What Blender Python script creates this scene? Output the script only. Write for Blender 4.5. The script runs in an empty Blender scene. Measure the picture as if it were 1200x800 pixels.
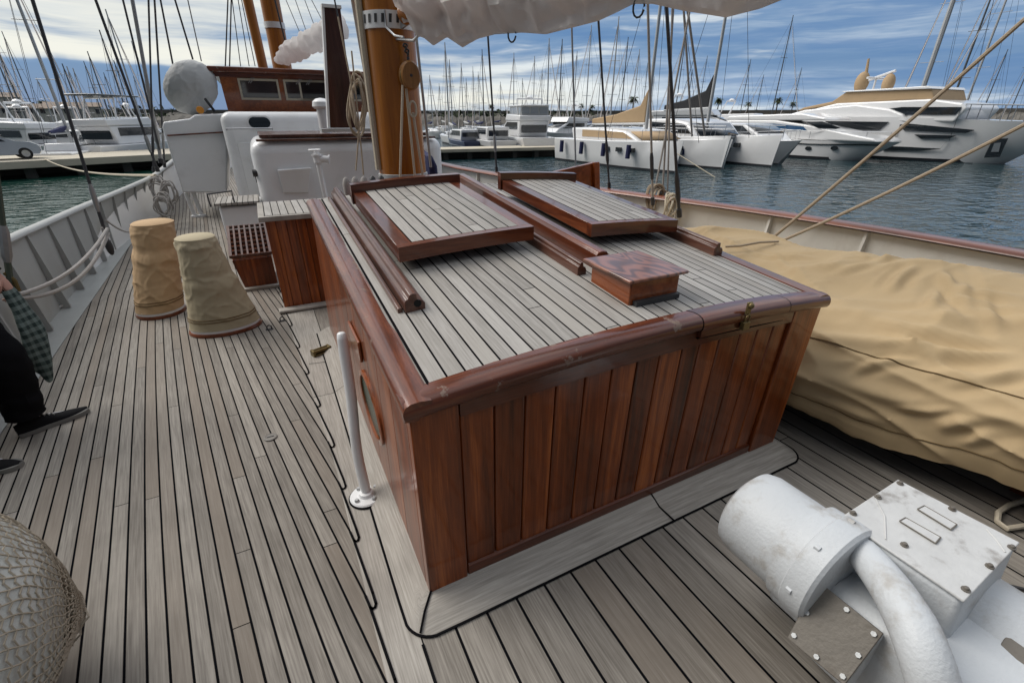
import bpy, math, random
from mathutils import Vector, Matrix, noise
R = math.radians
random.seed(7)
sc = bpy.context.scene
# ------------------------------------------------------------------ camera
H = 1.7; F = 538.; CX = 600.; CY = 400.
PITCH = math.atan((CY - 137.) / F); AZ = R(27.1)
cam_d = bpy.data.cameras.new('camera'); cam = bpy.data.objects.new('camera', cam_d)
sc.collection.objects.link(cam); sc.camera = cam
cam_d.sensor_width = 36; cam_d.lens = F / 1200 * 36
cam_d.clip_start = .05; cam_d.clip_end = 5000
cam.location = (0, 0, H); cam.rotation_euler = (R(90) - PITCH, 0, -AZ)
# ------------------------------------------------------------------ sky and sun
SUN_EL = R(46); SUN_AZ = R(-50)          # azimuth from +Y (the bow) clockwise
world = bpy.data.worlds.new('World'); sc.world = world; world.use_nodes = True
sun_d = bpy.data.lights.new('sun', 'SUN'); sun_d.energy = 2.1; sun_d.angle = R(38); sun_d.color = (1, .95, .88)
sun = bpy.data.objects.new('sun', sun_d); sc.collection.objects.link(sun)
sun.rotation_euler = (R(90) - SUN_EL, 0, math.pi - SUN_AZ)
sc.view_settings.view_transform = 'Standard'; sc.view_settings.look = 'None'
sc.view_settings.exposure = 0.30; sc.view_settings.gamma = 1


class N:
    """tiny node builder"""
    def __init__(s, nt): s.nt = nt; s.L = nt.links
    def node(s, t, **kw):
        n = s.nt.nodes.new(t)
        for k, v in kw.items(): setattr(n, k, v)
        return n
    def put(s, n, i, v):
        if v is None: return
        if isinstance(v, bpy.types.NodeSocket): s.L.new(v, n.inputs[i])
        else: n.inputs[i].default_value = v
    def m(s, op, a, b=None, c=None, clamp=False):
        n = s.node('ShaderNodeMath', operation=op, use_clamp=clamp)
        for i, v in enumerate((a, b, c)): s.put(n, i, v)
        return n.outputs[0]
    def vm(s, op, a, b=None):
        n = s.node('ShaderNodeVectorMath', operation=op); s.put(n, 0, a); s.put(n, 1, b); return n.outputs[0]
    def xyz(s, x, y, z=0.):
        n = s.node('ShaderNodeCombineXYZ'); s.put(n, 0, x); s.put(n, 1, y); s.put(n, 2, z); return n.outputs[0]
    def sep(s, v):
        n = s.node('ShaderNodeSeparateXYZ'); s.put(n, 0, v); return n.outputs
    def noise(s, v, scale=5., det=4., rough=.55, dist=0.):
        n = s.node('ShaderNodeTexNoise'); s.put(n, 'Vector', v); s.put(n, 'Scale', scale); s.put(n, 'Detail', det)
        s.put(n, 'Roughness', rough); s.put(n, 'Distortion', dist); return n.outputs[0]
    def white(s, v):
        n = s.node('ShaderNodeTexWhiteNoise', noise_dimensions='3D'); s.put(n, 0, v); return n.outputs['Value']
    def mr(s, v, a, b, c=0., d=1.):
        n = s.node('ShaderNodeMapRange'); n.interpolation_type = 'SMOOTHSTEP'
        for i, q in enumerate((v, a, b, c, d)): s.put(n, i, q)
        return n.outputs[0]
    def ramp(s, f, stops):
        n = s.node('ShaderNodeValToRGB'); e = n.color_ramp.elements
        e[0].position, e[0].color = stops[0][0], (*stops[0][1], 1); e[1].position, e[1].color = stops[-1][0], (*stops[-1][1], 1)
        for p, c in stops[1:-1]:
            q = e.new(p); q.color = (*c, 1)
        s.put(n, 0, f); return n.outputs[0]
    def mix(s, f, a, b, mode='MIX'):
        n = s.node('ShaderNodeMix', data_type='RGBA', blend_type=mode); s.put(n, 0, f)
        for i, v in ((6, a), (7, b)):
            if isinstance(v, tuple) and len(v) == 3: v = (*v, 1)
            s.put(n, i, v)
        return n.outputs[2]
    def bump(s, h, st=.3, d=.01):
        n = s.node('ShaderNodeBump'); s.put(n, 'Strength', st); s.put(n, 'Distance', d); s.put(n, 'Height', h); return n.outputs[0]


# sky: Nishita air with banks of stratus across it
w = N(world.node_tree); world.node_tree.nodes.clear()
sky = w.node('ShaderNodeTexSky', sky_type='NISHITA'); sky.sun_disc = False
sky.sun_elevation = SUN_EL; sky.sun_rotation = SUN_AZ; sky.air_density = 1.4; sky.ozone_density = 2.5; sky.dust_density = .3
tc = w.node('ShaderNodeTexCoord'); dx, dy, dz = w.sep(tc.outputs['Generated'])
azs = w.m('ARCTAN2', dx, dy); el = w.m('ARCSINE', dz)
wob = w.noise(w.xyz(w.m('MULTIPLY', azs, 2.2), w.m('MULTIPLY', el, 9.), 3.3), 1.0, 3.)
p1 = w.xyz(w.m('ADD', w.m('MULTIPLY', azs, 1.1), 4.1), w.m('ADD', w.m('MULTIPLY', el, 15.), w.m('MULTIPLY', wob, 1.3)), 1.7)
n1 = w.noise(p1, 1.35, 6., .58)
p2 = w.xyz(w.m('MULTIPLY', azs, 3.4), w.m('ADD', w.m('MULTIPLY', el, 38.), wob), 7.7)
n2 = w.noise(p2, 1.2, 5., .6)
left = w.mr(azs, R(28), R(-14))                      # heavier bright bank towards the port side
lowband = w.mr(w.m('ADD', el, w.m('MULTIPLY', w.m('SUBTRACT', w.noise(w.xyz(w.m('MULTIPLY', azs, 7.), 0., 5.), 1., 4.), .5), .035)), R(4.8), R(3.4))
cov = w.m('ADD', w.m('ADD', w.m('MULTIPLY', n1, .66), w.m('MULTIPLY', n2, .42)), w.m('SUBTRACT', w.m('MULTIPLY', left, .15), .035))
cov = w.m('SUBTRACT', cov, w.m('MULTIPLY', w.m('MULTIPLY', left, lowband), .5))
glow = w.m('MULTIPLY', w.mr(w.m('ABSOLUTE', w.m('SUBTRACT', el, R(2.2))), R(2.6), R(.2)), w.mr(left, .75, .2))
cov = w.m('ADD', cov, w.m('MULTIPLY', glow, w.mr(azs, R(62), R(30), .02, .2)))
cov = w.m('SUBTRACT', cov, w.m('MULTIPLY', w.mr(azs, R(24), R(50)), .030))
mask = w.mr(cov, .45, .72)
thin = w.mr(cov, .30, .56)
high = w.mr(el, R(9), R(38))
blue = w.mix(.55, w.vm('SCALE', sky.outputs[0]), (.16, .34, .66))
n_s = w.vm('SCALE', sky.outputs[0]); n_s.node.inputs[3].default_value = .1
blue = w.mix(.88, n_s, (.080, .180, .37))
grey = (.19, .29, .44)
cloud = w.mix(mask, grey, w.mix(w.mr(azs, R(26), R(48)), (.74, .74, .67), (.50, .58, .66)))
cloud = w.mix(w.m('MULTIPLY', w.mr(n2, .45, .72), .35), cloud, (.36, .44, .55))
n3 = w.noise(w.xyz(w.m('ADD', w.m('MULTIPLY', azs, 3.0), 9.3), w.m('ADD', w.m('MULTIPLY', el, 34.), w.m('MULTIPLY', wob, 1.6)), 2.2), 1.1, 5., .55)
low = w.mix(thin, blue, cloud)
low = w.mix(w.m('MULTIPLY', w.m('MULTIPLY', w.mr(n3, .50, .66), w.mr(azs, R(8), R(30))), .75), low, (.70, .74, .74))
low = w.mix(w.m('MULTIPLY', w.m('MULTIPLY', w.mr(n3, .46, .34), w.mr(azs, R(8), R(30))), .6), low, (.10, .20, .38))
up = w.mix(w.mr(w.noise(tc.outputs['Generated'], 2.3, 4.), .35, .68), (.55, .64, .80), (1.25, 1.23, 1.18))
skycol = w.mix(high, low, up)
rear = w.mr(w.m('SUBTRACT', w.m('MULTIPLY', dx, math.sin(AZ)), w.m('MULTIPLY', dy, -math.cos(AZ))), .15, -.55)   # unseen sky astern, darkened to weaken reflections in the varnish
skycol = w.mix(w.m('MULTIPLY', rear, w.mr(el, R(75), R(40))), skycol, (.09, .105, .13))
bg = w.node('ShaderNodeBackground'); w.put(bg, 0, skycol); bg.inputs[1].default_value = 1.0
wo = w.node('ShaderNodeOutputWorld'); w.L.new(bg.outputs[0], wo.inputs[0])


# ------------------------------------------------------------------ pixel helpers (photograph 1200 x 800)
def ray(px, py):
    x = (px - CX) / F; y = (CY - py) / F
    f = math.cos(PITCH) + y * math.sin(PITCH); u = y * math.cos(PITCH) - math.sin(PITCH)
    return Vector((x * math.cos(AZ) + f * math.sin(AZ), -x * math.sin(AZ) + f * math.cos(AZ), u))
O = Vector((0, 0, H))
def PZ(px, py, z=0.): r = ray(px, py); return O + r * ((z - H) / r.z)
def PY(px, py, y): r = ray(px, py); return O + r * (y / r.y)
def PX(px, py, x): r = ray(px, py); return O + r * (x / r.x)
def PD(px, py, d): return O + ray(px, py) * d
def PH(px, py, dist): r = ray(px, py); return O + r * (dist / math.hypot(r.x, r.y))     # at a horizontal distance


# ------------------------------------------------------------------ materials
MATS = {}
def newmat(name):
    m = bpy.data.materials.new(name); m.use_nodes = True; nt = m.node_tree; nt.nodes.clear(); n = N(nt)
    b = n.node('ShaderNodeBsdfPrincipled'); o = n.node('ShaderNodeOutputMaterial'); n.L.new(b.outputs[0], o.inputs[0])
    MATS[name] = m; return m, n, b
def tint(n): return n.node('ShaderNodeAttribute', attribute_name='tint').outputs['Fac']
def objco(n): return n.node('ShaderNodeTexCoord').outputs['Object']

def plain(name, col, rough=.5, var=.15, scale=6., bump=0., metal=0., coat=0., dirt=None, dirtamt=.0, bscale=None, spec=.5, sheen=0., stretch=None):
    m, n, b = newmat(name); co = objco(n)
    if stretch: co = n.vm('MULTIPLY', co, stretch)
    nz = n.noise(co, scale, 5.)
    f = n.m('MULTIPLY', n.m('ADD', n.m('MULTIPLY', n.m('SUBTRACT', nz, .5), 2 * var), n.m('ADD', .5, n.m('MULTIPLY', n.m('SUBTRACT', tint(n), .5), .6))), 1.)
    c = n.mix(f, tuple(v * .55 for v in col), tuple(min(1, v * 1.45) for v in col))
    if dirt:
        d = n.mr(n.noise(co, scale * .8, 6., .65), .52, .72); c = n.mix(n.m('MULTIPLY', d, dirtamt), c, dirt)
    n.put(b, 'Base Color', c); b.inputs['Metallic'].default_value = metal; b.inputs['Specular IOR Level'].default_value = spec
    n.put(b, 'Roughness', n.m('ADD', rough - .06, n.m('MULTIPLY', nz, .12)))
    if coat: b.inputs['Coat Weight'].default_value = coat; b.inputs['Coat Roughness'].default_value = .06
    if bump: n.put(b, 'Normal', n.bump(n.noise(co, bscale or scale * 5, 4.), bump, .01))
    return m

def planks(name, width, seam, length, cols, rough=.75, seamcol=(.006, .006, .007), bump=.5, wet=0.):
    m, n, b = newmat(name)
    u, v, _ = n.sep(n.node('ShaderNodeUVMap').outputs[0])
    q = n.m('DIVIDE', u, width); idx = n.m('FLOOR', q); fr = n.m('FRACT', q)
    sd = n.m('MULTIPLY', n.m('SUBTRACT', .5, n.m('ABSOLUTE', n.m('SUBTRACT', fr, .5))), width)
    rn = n.white(n.xyz(idx, 3.1, .7))
    vv = n.m('ADD', n.m('DIVIDE', v, length), n.m('MULTIPLY', rn, 7.3)); j = n.m('FLOOR', vv); fv = n.m('FRACT', vv)
    bd = n.m('MULTIPLY', n.m('SUBTRACT', .5, n.m('ABSOLUTE', n.m('SUBTRACT', fv, .5))), length)
    s1 = n.mr(sd, seam * .5 + .0012, seam * .5 - .0006); s2 = n.mr(bd, .0028, .0012)
    sm = n.m('MAXIMUM', s1, s2)
    pr = n.white(n.xyz(idx, j, 1.9)); pr2 = n.white(n.xyz(idx, j, 5.3))
    off = n.m('MULTIPLY', pr, 37.)
    g = n.noise(n.xyz(n.m('MULTIPLY', u, 150.), n.m('ADD', n.m('MULTIPLY', v, 5.), off), off), 1., 5., .6)
    g2 = n.noise(n.xyz(n.m('MULTIPLY', u, 34.), n.m('ADD', n.m('MULTIPLY', v, 2.2), off), 2.), 1., 4.)
    st = n.noise(n.xyz(u, v, 4.), 1.7, 6., .65)
    f = n.m('ADD', n.m('ADD', n.m('MULTIPLY', pr, .30), n.m('ADD', -.28, n.m('MULTIPLY', g, 1.06))), n.m('MULTIPLY', n.m('ADD', g2, st), .3))
    c = n.ramp(n.mr(f, .25, 1.15), [(0, cols[0]), (.5, cols[1]), (1, cols[2])])
    c = n.mix(n.m('MULTIPLY', n.mr(pr2, .5, 1.), .6), c, cols[3])
    dm = n.noise(n.xyz(u, v, 14.), .9, 5., .6)
    c = n.mix(n.m('MULTIPLY', n.mr(dm, .5, .72), .4), c, tuple(v * .72 for v in cols[0]))
    c = n.mix(n.m('MULTIPLY', n.mr(n.noise(n.xyz(n.m('MULTIPLY', u, 60.), n.m('MULTIPLY', v, 1.4), 21.), 1., 4., .7), .55, .75), .4), c, cols[2])
    sp = n.mr(n.noise(n.xyz(u, v, 9.), 26., 5., .7), .66, .76)
    c = n.mix(n.m('MULTIPLY', sp, .25), c, tuple(v * .45 for v in cols[0]))
    c = n.mix(sm, c, seamcol)
    n.put(b, 'Base Color', c)
    rr = n.m('ADD', rough - .1, n.m('MULTIPLY', st, .2))
    if wet: rr = n.m('SUBTRACT', rr, n.m('MULTIPLY', n.mr(st, .5, .62), wet))
    n.put(b, 'Roughness', n.mix(sm, rr, (.9, .9, .9))); n.put(b, 'Specular IOR Level', n.m('MULTIPLY', n.m('SUBTRACT', 1., sm), .4))
    hgt = n.m('SUBTRACT', n.m('ADD', n.m('MULTIPLY', g, .12), n.m('MULTIPLY', pr, .12)), n.m('MULTIPLY', sm, .4))
    n.put(b, 'Normal', n.bump(hgt, bump, .004))
    return m

def wood(name, axis, dark, mid, light, coat=.75, rough=.35, gscale=26., stretch=.07, worn=None, crough=.07, spec=.2):
    m, n, b = newmat(name)
    sv = [1., 1., 1.]; sv[axis] = stretch
    co = n.vm('MULTIPLY', objco(n), tuple(sv)); t = tint(n)
    co = n.vm('ADD', co, n.xyz(n.m('MULTIPLY', t, 13.), n.m('MULTIPLY', t, 29.), n.m('MULTIPLY', t, 7.)))
    g = n.noise(co, gscale, 6., .62, .6); g2 = n.noise(co, gscale * .22, 3., .5, .4); g3 = n.noise(co, gscale * 5, 3.)
    f = n.m('ADD', n.m('ADD', n.m('MULTIPLY', g, .55), n.m('MULTIPLY', g2, .5)), n.m('ADD', n.m('MULTIPLY', g3, .2), n.m('MULTIPLY', n.m('SUBTRACT', t, .5), .15)))
    c = n.ramp(n.mr(f, .28, 1.0), [(0, dark), (.5, mid), (1, light)])
    rgh = rough
    cw = coat
    if worn:
        wn = n.noise(objco(n), 9., 6., .7); wm = n.mr(wn, .6, .66)
        c = n.mix(n.m('MULTIPLY', wm, .8), c, worn); rgh = n.m('ADD', rough, n.m('MULTIPLY', wm, .4)); cw = n.m('MULTIPLY', coat, n.m('SUBTRACT', 1., wm))
    n.put(b, 'Base Color', c); n.put(b, 'Roughness', rgh); n.put(b, 'Coat Weight', cw)
    b.inputs['Specular IOR Level'].default_value = spec
    crn = n.noise(objco(n), 3., 3.)
    n.put(b, 'Coat Roughness', n.m('ADD', crough - .03, n.m('MULTIPLY', crn, .1)))
    n.put(b, 'Normal', n.bump(g, .08, .004))
    n.put(b, 'Coat Normal', n.bump(n.noise(objco(n), 5., 3.), .06, .02))
    return m

MAHO = ((.020, .005, .0015), (.200, .045, .009), (.50, .145, .030))
DT = ((.120, .105, .088), (.222, .200, .172), (.335, .308, .268), (.200, .162, .126))
planks('deck_teak', .127, .0095, 4.2, DT, .72); planks('side_teak', .067, .0082, 3.3, DT, .72)
planks('roof_teak', .065, .0068, 1.9, ((.20, .185, .165), (.31, .29, .265), (.42, .40, .37), (.30, .275, .24)), .6, wet=.15)
planks('margin_teak', .6, .0, 30., ((.21, .19, .165), (.335, .31, .275), (.47, .44, .395), (.28, .245, .21)), .72)
wood('mahogany_up', 2, *MAHO, coat=.5, gscale=34., stretch=.045); wood('mahogany_side', 2, *MAHO, coat=.35, gscale=18.); MRIM = ((.018, .005, .003), (.105, .026, .010), (.25, .072, .026))
wood('mahogany_along', 1, *MRIM, coat=.8, spec=.15, crough=.08); wood('mahogany_across', 0, *MRIM, coat=.8, spec=.15, crough=.08)
wood('mahogany_dark', 2, (.02, .008, .006), (.06, .022, .017), (.11, .045, .035), coat=.4)
wood('mahogany_worn', 1, *MRIM, worn=(.22, .17, .14), crough=.13, coat=.8, spec=.15); wood('mahogany_worn_across', 0, *MRIM, worn=(.22, .17, .14), crough=.13, coat=.8, spec=.15)
wood('mahogany_grey', 1, (.025, .009, .006), (.085, .034, .022), (.19, .09, .06), coat=.5, worn=(.17, .13, .11))
wood('varnished_cap', 1, (.04, .011, .005), (.17, .048, .020), (.28, .09, .036), coat=.6, crough=.18)
wood('mahogany_red', 1, (.07, .016, .004), (.23, .056, .012), (.38, .105, .026), gscale=20.)
wood('mast_pine', 2, (.15, .04, .005), (.33, .115, .013), (.52, .21, .03), gscale=12., stretch=.05, coat=.5)
wood('block_wood', 2, (.16, .07, .018), (.30, .14, .04), (.42, .22, .08), coat=.6)
plain('white_paint', (.80, .81, .815), .38, .08, 3., .08, coat=.3, dirt=(.42, .40, .36), dirtamt=.22)
plain('white_machine', (.50, .52, .535), .55, .10, 9., .25, coat=.05, dirt=(.26, .22, .17), dirtamt=.55, bscale=90.)
plain('machine_lid', (.50, .50, .49), .5, .18, 14., .2, dirt=(.20, .18, .16), dirtamt=.75, bscale=60.)
plain('rust_plate', (.15, .135, .115), .6, .3, 12., .25, metal=.25, dirt=(.07, .05, .035), dirtamt=.5, bscale=50.)
plain('bulwark_paint', (.32, .325, .315), .55, .14, 2.5, .1, dirt=(.28, .27, .24), dirtamt=.5)
plain('waterway_paint', (.32, .33, .32), .4, .2, 4., .15, dirt=(.26, .26, .24), dirtamt=.6)
plain('cream_paint', (.66, .645, .60), .5, .08, 3., .05, dirt=(.4, .36, .3), dirtamt=.3)
plain('canvas_tan', (.43, .315, .175), .85, .08, 3., .10, bscale=420., dirt=(.31, .22, .12), dirtamt=.35)
plain('canvas_gold', (.46, .31, .17), .85, .1, 4., .12, bscale=420., dirt=(.36, .23, .12), dirtamt=.4)
plain('canvas_beige', (.40, .34, .225), .85, .1, 4., .12, bscale=420., dirt=(.30, .25, .16), dirtamt=.4)
plain('canvas_seam', (.13, .085, .035), .9, .1)
m = plain('sail_cover', (.66, .645, .63), .7, .18, 4., .3, bscale=60., dirt=(.50, .43, .41), dirtamt=.5)
n = N(m.node_tree); _b = next(q for q in m.node_tree.nodes if q.type == 'BSDF_PRINCIPLED'); _o = next(q for q in m.node_tree.nodes if q.type == 'OUTPUT_MATERIAL')
_t = n.node('ShaderNodeBsdfTranslucent'); _t.inputs[0].default_value = (.86, .81, .79, 1); _m = n.node('ShaderNodeMixShader'); _m.inputs[0].default_value = .52
n.L.new(_b.outputs[0], _m.inputs[1]); n.L.new(_t.outputs[0], _m.inputs[2]); n.L.new(_m.outputs[0], _o.inputs[0])
plain('grey_cover', (.40, .405, .40), .75, .14, 3., .25, bscale=40.)
plain('blue_canvas', (.012, .016, .07), .8, .2); plain('black_canvas', (.010, .011, .014), .8, .2)
plain('fender_canvas', (.47, .47, .43), .85, .12, 5., .35, bscale=80.)
plain('rope', (.36, .29, .21), .9, .3, 60., .4, bscale=220.)
plain('rope_grey', (.33, .31, .29), .9, .3, 60., .4, bscale=220.)
plain('rope_cream', (.50, .44, .34), .9, .25, 60., .4, bscale=220.)
plain('net_cord', (.34, .29, .22), .9, .25, 90.)
plain('wire', (.055, .055, .06), .5, .3, 30., metal=.4); plain('wire_pale', (.30, .30, .30), .45, .2, 30., metal=.5)
plain('steel', (.50, .50, .50), .32, .15, 12., metal=.9); plain('galvanised', (.42, .43, .43), .5, .2, 20., .1, metal=.5)
plain('brass_old', (.16, .12, .05), .45, .3, 20., .2, metal=.7); plain('dark_iron', (.03, .03, .032), .55, .3, 20., .2)
plain('caulk', (.006, .006, .007), .9, .2, spec=.05); plain('shadow_gap', (.008, .007, .006), .9, .1)
plain('green_tube', (.06, .075, .055), .6, .2)
plain('glass_dark', (.012, .016, .02), .06, .2, 2., coat=.5); plain('glass_blue', (.04, .10, .20), .06, .2, 2., coat=.5)
plain('glass_green', (.01, .035, .02), .25, .2, 2., spec=.12)
plain('gelcoat', (.82, .83, .84), .22, .06, .6, coat=.4); plain('gelcoat_grey', (.30, .33, .36), .25, .08, .6, coat=.4)
plain('gelcoat_blue', (.02, .035, .10), .25, .1, .6, coat=.4); plain('antifoul', (.012, .014, .02), .6, .2)
plain('alloy_mast', (.42, .43, .44), .4, .1, 2., metal=.3); plain('alloy_dark', (.10, .105, .11), .45, .1, 2., metal=.3)
plain('tan_boat_cover', (.40, .28, .16), .8, .12, 2., .1)
plain('filler_cap', (.20, .185, .165), .6, .15)
plain('concrete', (.47, .42, .33), .85, .14, 1.2, .15, dirt=(.30, .27, .22), dirtamt=.5)
plain('concrete_dark', (.10, .095, .085), .9, .2, 1.2); plain('rock', (.13, .12, .105), .95, .4, .25, .5, bscale=.8)
plain('building_wall', (.50, .46, .40), .9, .1, .2); plain('roof_tile', (.24, .19, .15), .9, .2, .5)
plain('trunk_bark', (.10, .075, .05), .95, .3, 3.); plain('palm_leaf', (.045, .065, .022), .7, .35, 1.)
plain('hedge', (.04, .055, .025), .9, .4, .3)
plain('car_silver', (.42, .45, .48), .3, .05, 2., metal=.5, coat=1.); plain('rubber', (.012, .012, .012), .8, .2); plain('red_cloth', (.35, .03, .03), .8, .2)
plain('lamp_clear', (.7, .72, .75), .1, .1, 3., coat=1.); plain('orange_plastic', (.65, .26, .03), .5, .15)
plain('black_cloth', (.006, .006, .007), .92, .3, 40., .2, spec=.08); plain('skin', (.42, .22, .16), .55, .1, 12., .05); plain('hair', (.03, .018, .01), .7, .3, 40.)
plain('shoe_black', (.009, .009, .010), .8, .2, 30., spec=.12); plain('shoe_sole', (.17, .165, .15), .8, .1); plain('stripe_white', (.75, .75, .75), .8, .05)
plain('letter_dark', (.03, .03, .035), .6, .1)
# plaid cloth
m, n, b = newmat('plaid'); x, y, z = n.sep(objco(n))
def band(c, f): return n.mr(n.m('ABSOLUTE', n.m('SUBTRACT', n.m('FRACT', n.m('MULTIPLY', c, f)), .5)), .22, .28)
k1 = band(n.m('ADD', y, n.m('MULTIPLY', x, .7)), 22.); k2 = band(z, 22.)
c = n.mix(k1, (.012, .028, .024), (.10, .14, .125)); c2 = n.mix(k2, (.010, .02, .018), (.14, .17, .155))
n.put(b, 'Base Color', n.mix(.5, c, c2)); b.inputs['Roughness'].default_value = .9
# harbour water
m, n, b = newmat('harbour_water'); co = objco(n)
x, y, z = n.sep(co)
nz = n.noise(n.xyz(n.m('MULTIPLY', x, .9), n.m('MULTIPLY', y, 1.5), 0.), 1.1, 3., .5, .4); nl = n.noise(co, .16, 3.)
near = n.mix(n.mr(x, 4., -4.), (.012, .034, .040), (.008, .040, .030))
n.put(b, 'Base Color', near); b.inputs['Roughness'].default_value = .04; b.inputs['IOR'].default_value = 1.33
n.put(b, 'Normal', n.bump(n.m('ADD', nz, n.m('MULTIPLY', nl, 1.2)), .62, .36))
# machine-written dial / wood lid with cathedral grain
m, n, b = newmat('cathedral_grain'); co = objco(n); x, y, z = n.sep(co)
rr = n.noise(n.xyz(n.m('MULTIPLY', x, 6.5), n.m('MULTIPLY', y, 1.9), 0.), 1., 1., .3, .6)
ring = n.m('FRACT', n.m('MULTIPLY', rr, 11.)); ring = n.mr(n.m('ABSOLUTE', n.m('SUBTRACT', ring, .5)), .05, .42)
n.put(b, 'Base Color', n.mix(ring, (.085, .028, .016), (.25, .095, .055))); b.inputs['Roughness'].default_value = .3
b.inputs['Coat Weight'].default_value = .6; b.inputs['Coat Roughness'].default_value = .14
b.inputs['Coat Tint'].default_value = (1, 1, 1, 1)


# ------------------------------------------------------------------ mesh builder
class M:
    def __init__(s, off=(0, 0, 0)): s.v = []; s.f = []; s.t = []; s.off = Vector(off); s.cur = .5
    def add(s, vs, fs, t=None):
        k = len(s.v); s.v += [Vector(q) - s.off for q in vs]
        s.f += [tuple(i + k for i in f) for f in fs]; s.t += [s.cur if t is None else t] * len(fs); return s
    def box(s, lo, hi, rot=None, piv=None, t=None):
        (a, b_, c), (d, e, f) = lo, hi
        vs = [Vector(q) for q in ((a, b_, c), (d, b_, c), (d, e, c), (a, e, c), (a, b_, f), (d, b_, f), (d, e, f), (a, e, f))]
        if rot is not None:
            pv = Vector(piv) if piv is not None else (Vector(lo) + Vector(hi)) / 2
            vs = [pv + rot @ (q - pv) for q in vs]
        return s.add(vs, [(0, 3, 2, 1), (4, 5, 6, 7), (0, 1, 5, 4), (1, 2, 6, 5), (2, 3, 7, 6), (3, 0, 4, 7)], t)
    def hexa(s, bot, top, t=None):
        return s.add(list(bot) + list(top), [(0, 3, 2, 1), (4, 5, 6, 7), (0, 1, 5, 4), (1, 2, 6, 5), (2, 3, 7, 6), (3, 0, 4, 7)], t)
    def tube(s, pts, r, n=8, cap=True, t=None, flat=1.):
        pts = [Vector(p) for p in pts]; L = len(pts)
        rs = r if isinstance(r, (list, tuple)) else [r] * L
        vs = []; prev = None
        for i, p in enumerate(pts):
            d = (pts[min(i + 1, L - 1)] - pts[max(i - 1, 0)]).normalized()
            a = prev if prev is not None else (Vector((0, 0, 1)) if abs(d.z) < .9 else Vector((1, 0, 0)))
            a = (a - d * a.dot(d)).normalized(); b_ = d.cross(a); prev = a
            for k in range(n):
                q = 2 * math.pi * k / n; vs.append(p + (a * math.cos(q) * flat + b_ * math.sin(q)) * rs[i])
        fs = [(i * n + k, i * n + (k + 1) % n, (i + 1) * n + (k + 1) % n, (i + 1) * n + k) for i in range(L - 1) for k in range(n)]
        if cap: fs += [tuple(range(n - 1, -1, -1)), tuple((L - 1) * n + k for k in range(n))]
        return s.add(vs, fs, t)
    def lathe(s, prof, c=(0, 0, 0), ax='Z', n=24, sx=1., sy=1., t=None, cap=True):
        vs = []; c = Vector(c)
        for r_, h in prof:
            for k in range(n):
                q = 2 * math.pi * k / n; x, y = r_ * math.cos(q) * sx, r_ * math.sin(q) * sy
                vs.append(c + (Vector((x, y, h)) if ax == 'Z' else Vector((x, h, y)) if ax == 'Y' else Vector((h, x, y))))
        L = len(prof)
        fs = [(i * n + k, i * n + (k + 1) % n, (i + 1) * n + (k + 1) % n, (i + 1) * n + k) for i in range(L - 1) for k in range(n)]
        if ax == 'Y': fs = [f[::-1] for f in fs]
        if cap: fs += [tuple(range(n - 1, -1, -1)), tuple((L - 1) * n + k for k in range(n))]
        return s.add(vs, fs, t)
    def grid(s, nu, nv, fn, t=None, wrap=False):
        vs = [fn(i / (nu - 1), j / (nv - 1)) for i in range(nu) for j in range(nv)]
        fs = [(i * nv + j, (i + 1) * nv + j, (i + 1) * nv + j + 1, i * nv + j + 1) for i in range(nu - 1) for j in range(nv - 1)]
        if wrap: fs += [(i * nv + nv - 1, (i + 1) * nv + nv - 1, (i + 1) * nv, i * nv) for i in range(nu - 1)]
        return s.add(vs, fs, t)
    def prism(s, poly, ext, t=None):
        """poly: list of 3-d points in a plane, ext: extrusion vector"""
        k = len(poly); e = Vector(ext); vs = [Vector(p) for p in poly] + [Vector(p) + e for p in poly]
        return s.add(vs, [tuple(range(k - 1, -1, -1)), tuple(range(k, 2 * k))] + [(i, (i + 1) % k, k + (i + 1) % k, k + i) for i in range(k)], t)
    def ball(s, c, r, n=14, m_=9, sc_=(1, 1, 1), t=None):
        prof = []
        c = Vector(c); vs = []
        for i in range(m_ + 1):
            a = math.pi * (i / m_ - .5); rr, h = max(1e-4, math.cos(a)) * r, math.sin(a) * r
            for k in range(n):
                q = 2 * math.pi * k / n; vs.append(c + Vector((rr * math.cos(q) * sc_[0], rr * math.sin(q) * sc_[1], h * sc_[2])))
        return s.add(vs, [(i * n + k, i * n + (k + 1) % n, (i + 1) * n + (k + 1) % n, (i + 1) * n + k) for i in range(m_) for k in range(n)], t)
    def build(s, name, mat, parent=None, smooth=True, bevel=0., seg=2, uv=None, solid=0., sub=0, angle=40):
        me = bpy.data.meshes.new(name); me.from_pydata([tuple(v) for v in s.v], [], s.f); me.validate(); me.update()
        me.materials.append(MATS[mat] if isinstance(mat, str) else mat)
        if len(me.polygons) == len(s.t):
            a = me.attributes.new('tint', 'FLOAT', 'FACE'); a.data.foreach_set('value', s.t)
        if uv:
            ul = me.uv_layers.new(name='UVMap')
            for l in me.loops: ul.data[l.index].uv = uv(me.vertices[l.vertex_index].co + s.off)
        o = bpy.data.objects.new(name, me); sc.collection.objects.link(o)
        if parent: o.parent = parent
        else: o.location = s.off
        if solid: q = o.modifiers.new('thick', 'SOLIDIFY'); q.thickness = solid; q.offset = 0
        if bevel: q = o.modifiers.new('bevel', 'BEVEL'); q.width = bevel; q.segments = seg; q.limit_method = 'ANGLE'; q.angle_limit = R(35)
        if sub: q = o.modifiers.new('sub', 'SUBSURF'); q.levels = sub; q.render_levels = sub
        if smooth:
            for p in me.polygons: p.use_smooth = True
            me.set_sharp_from_angle(angle=R(angle))
        return o

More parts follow.
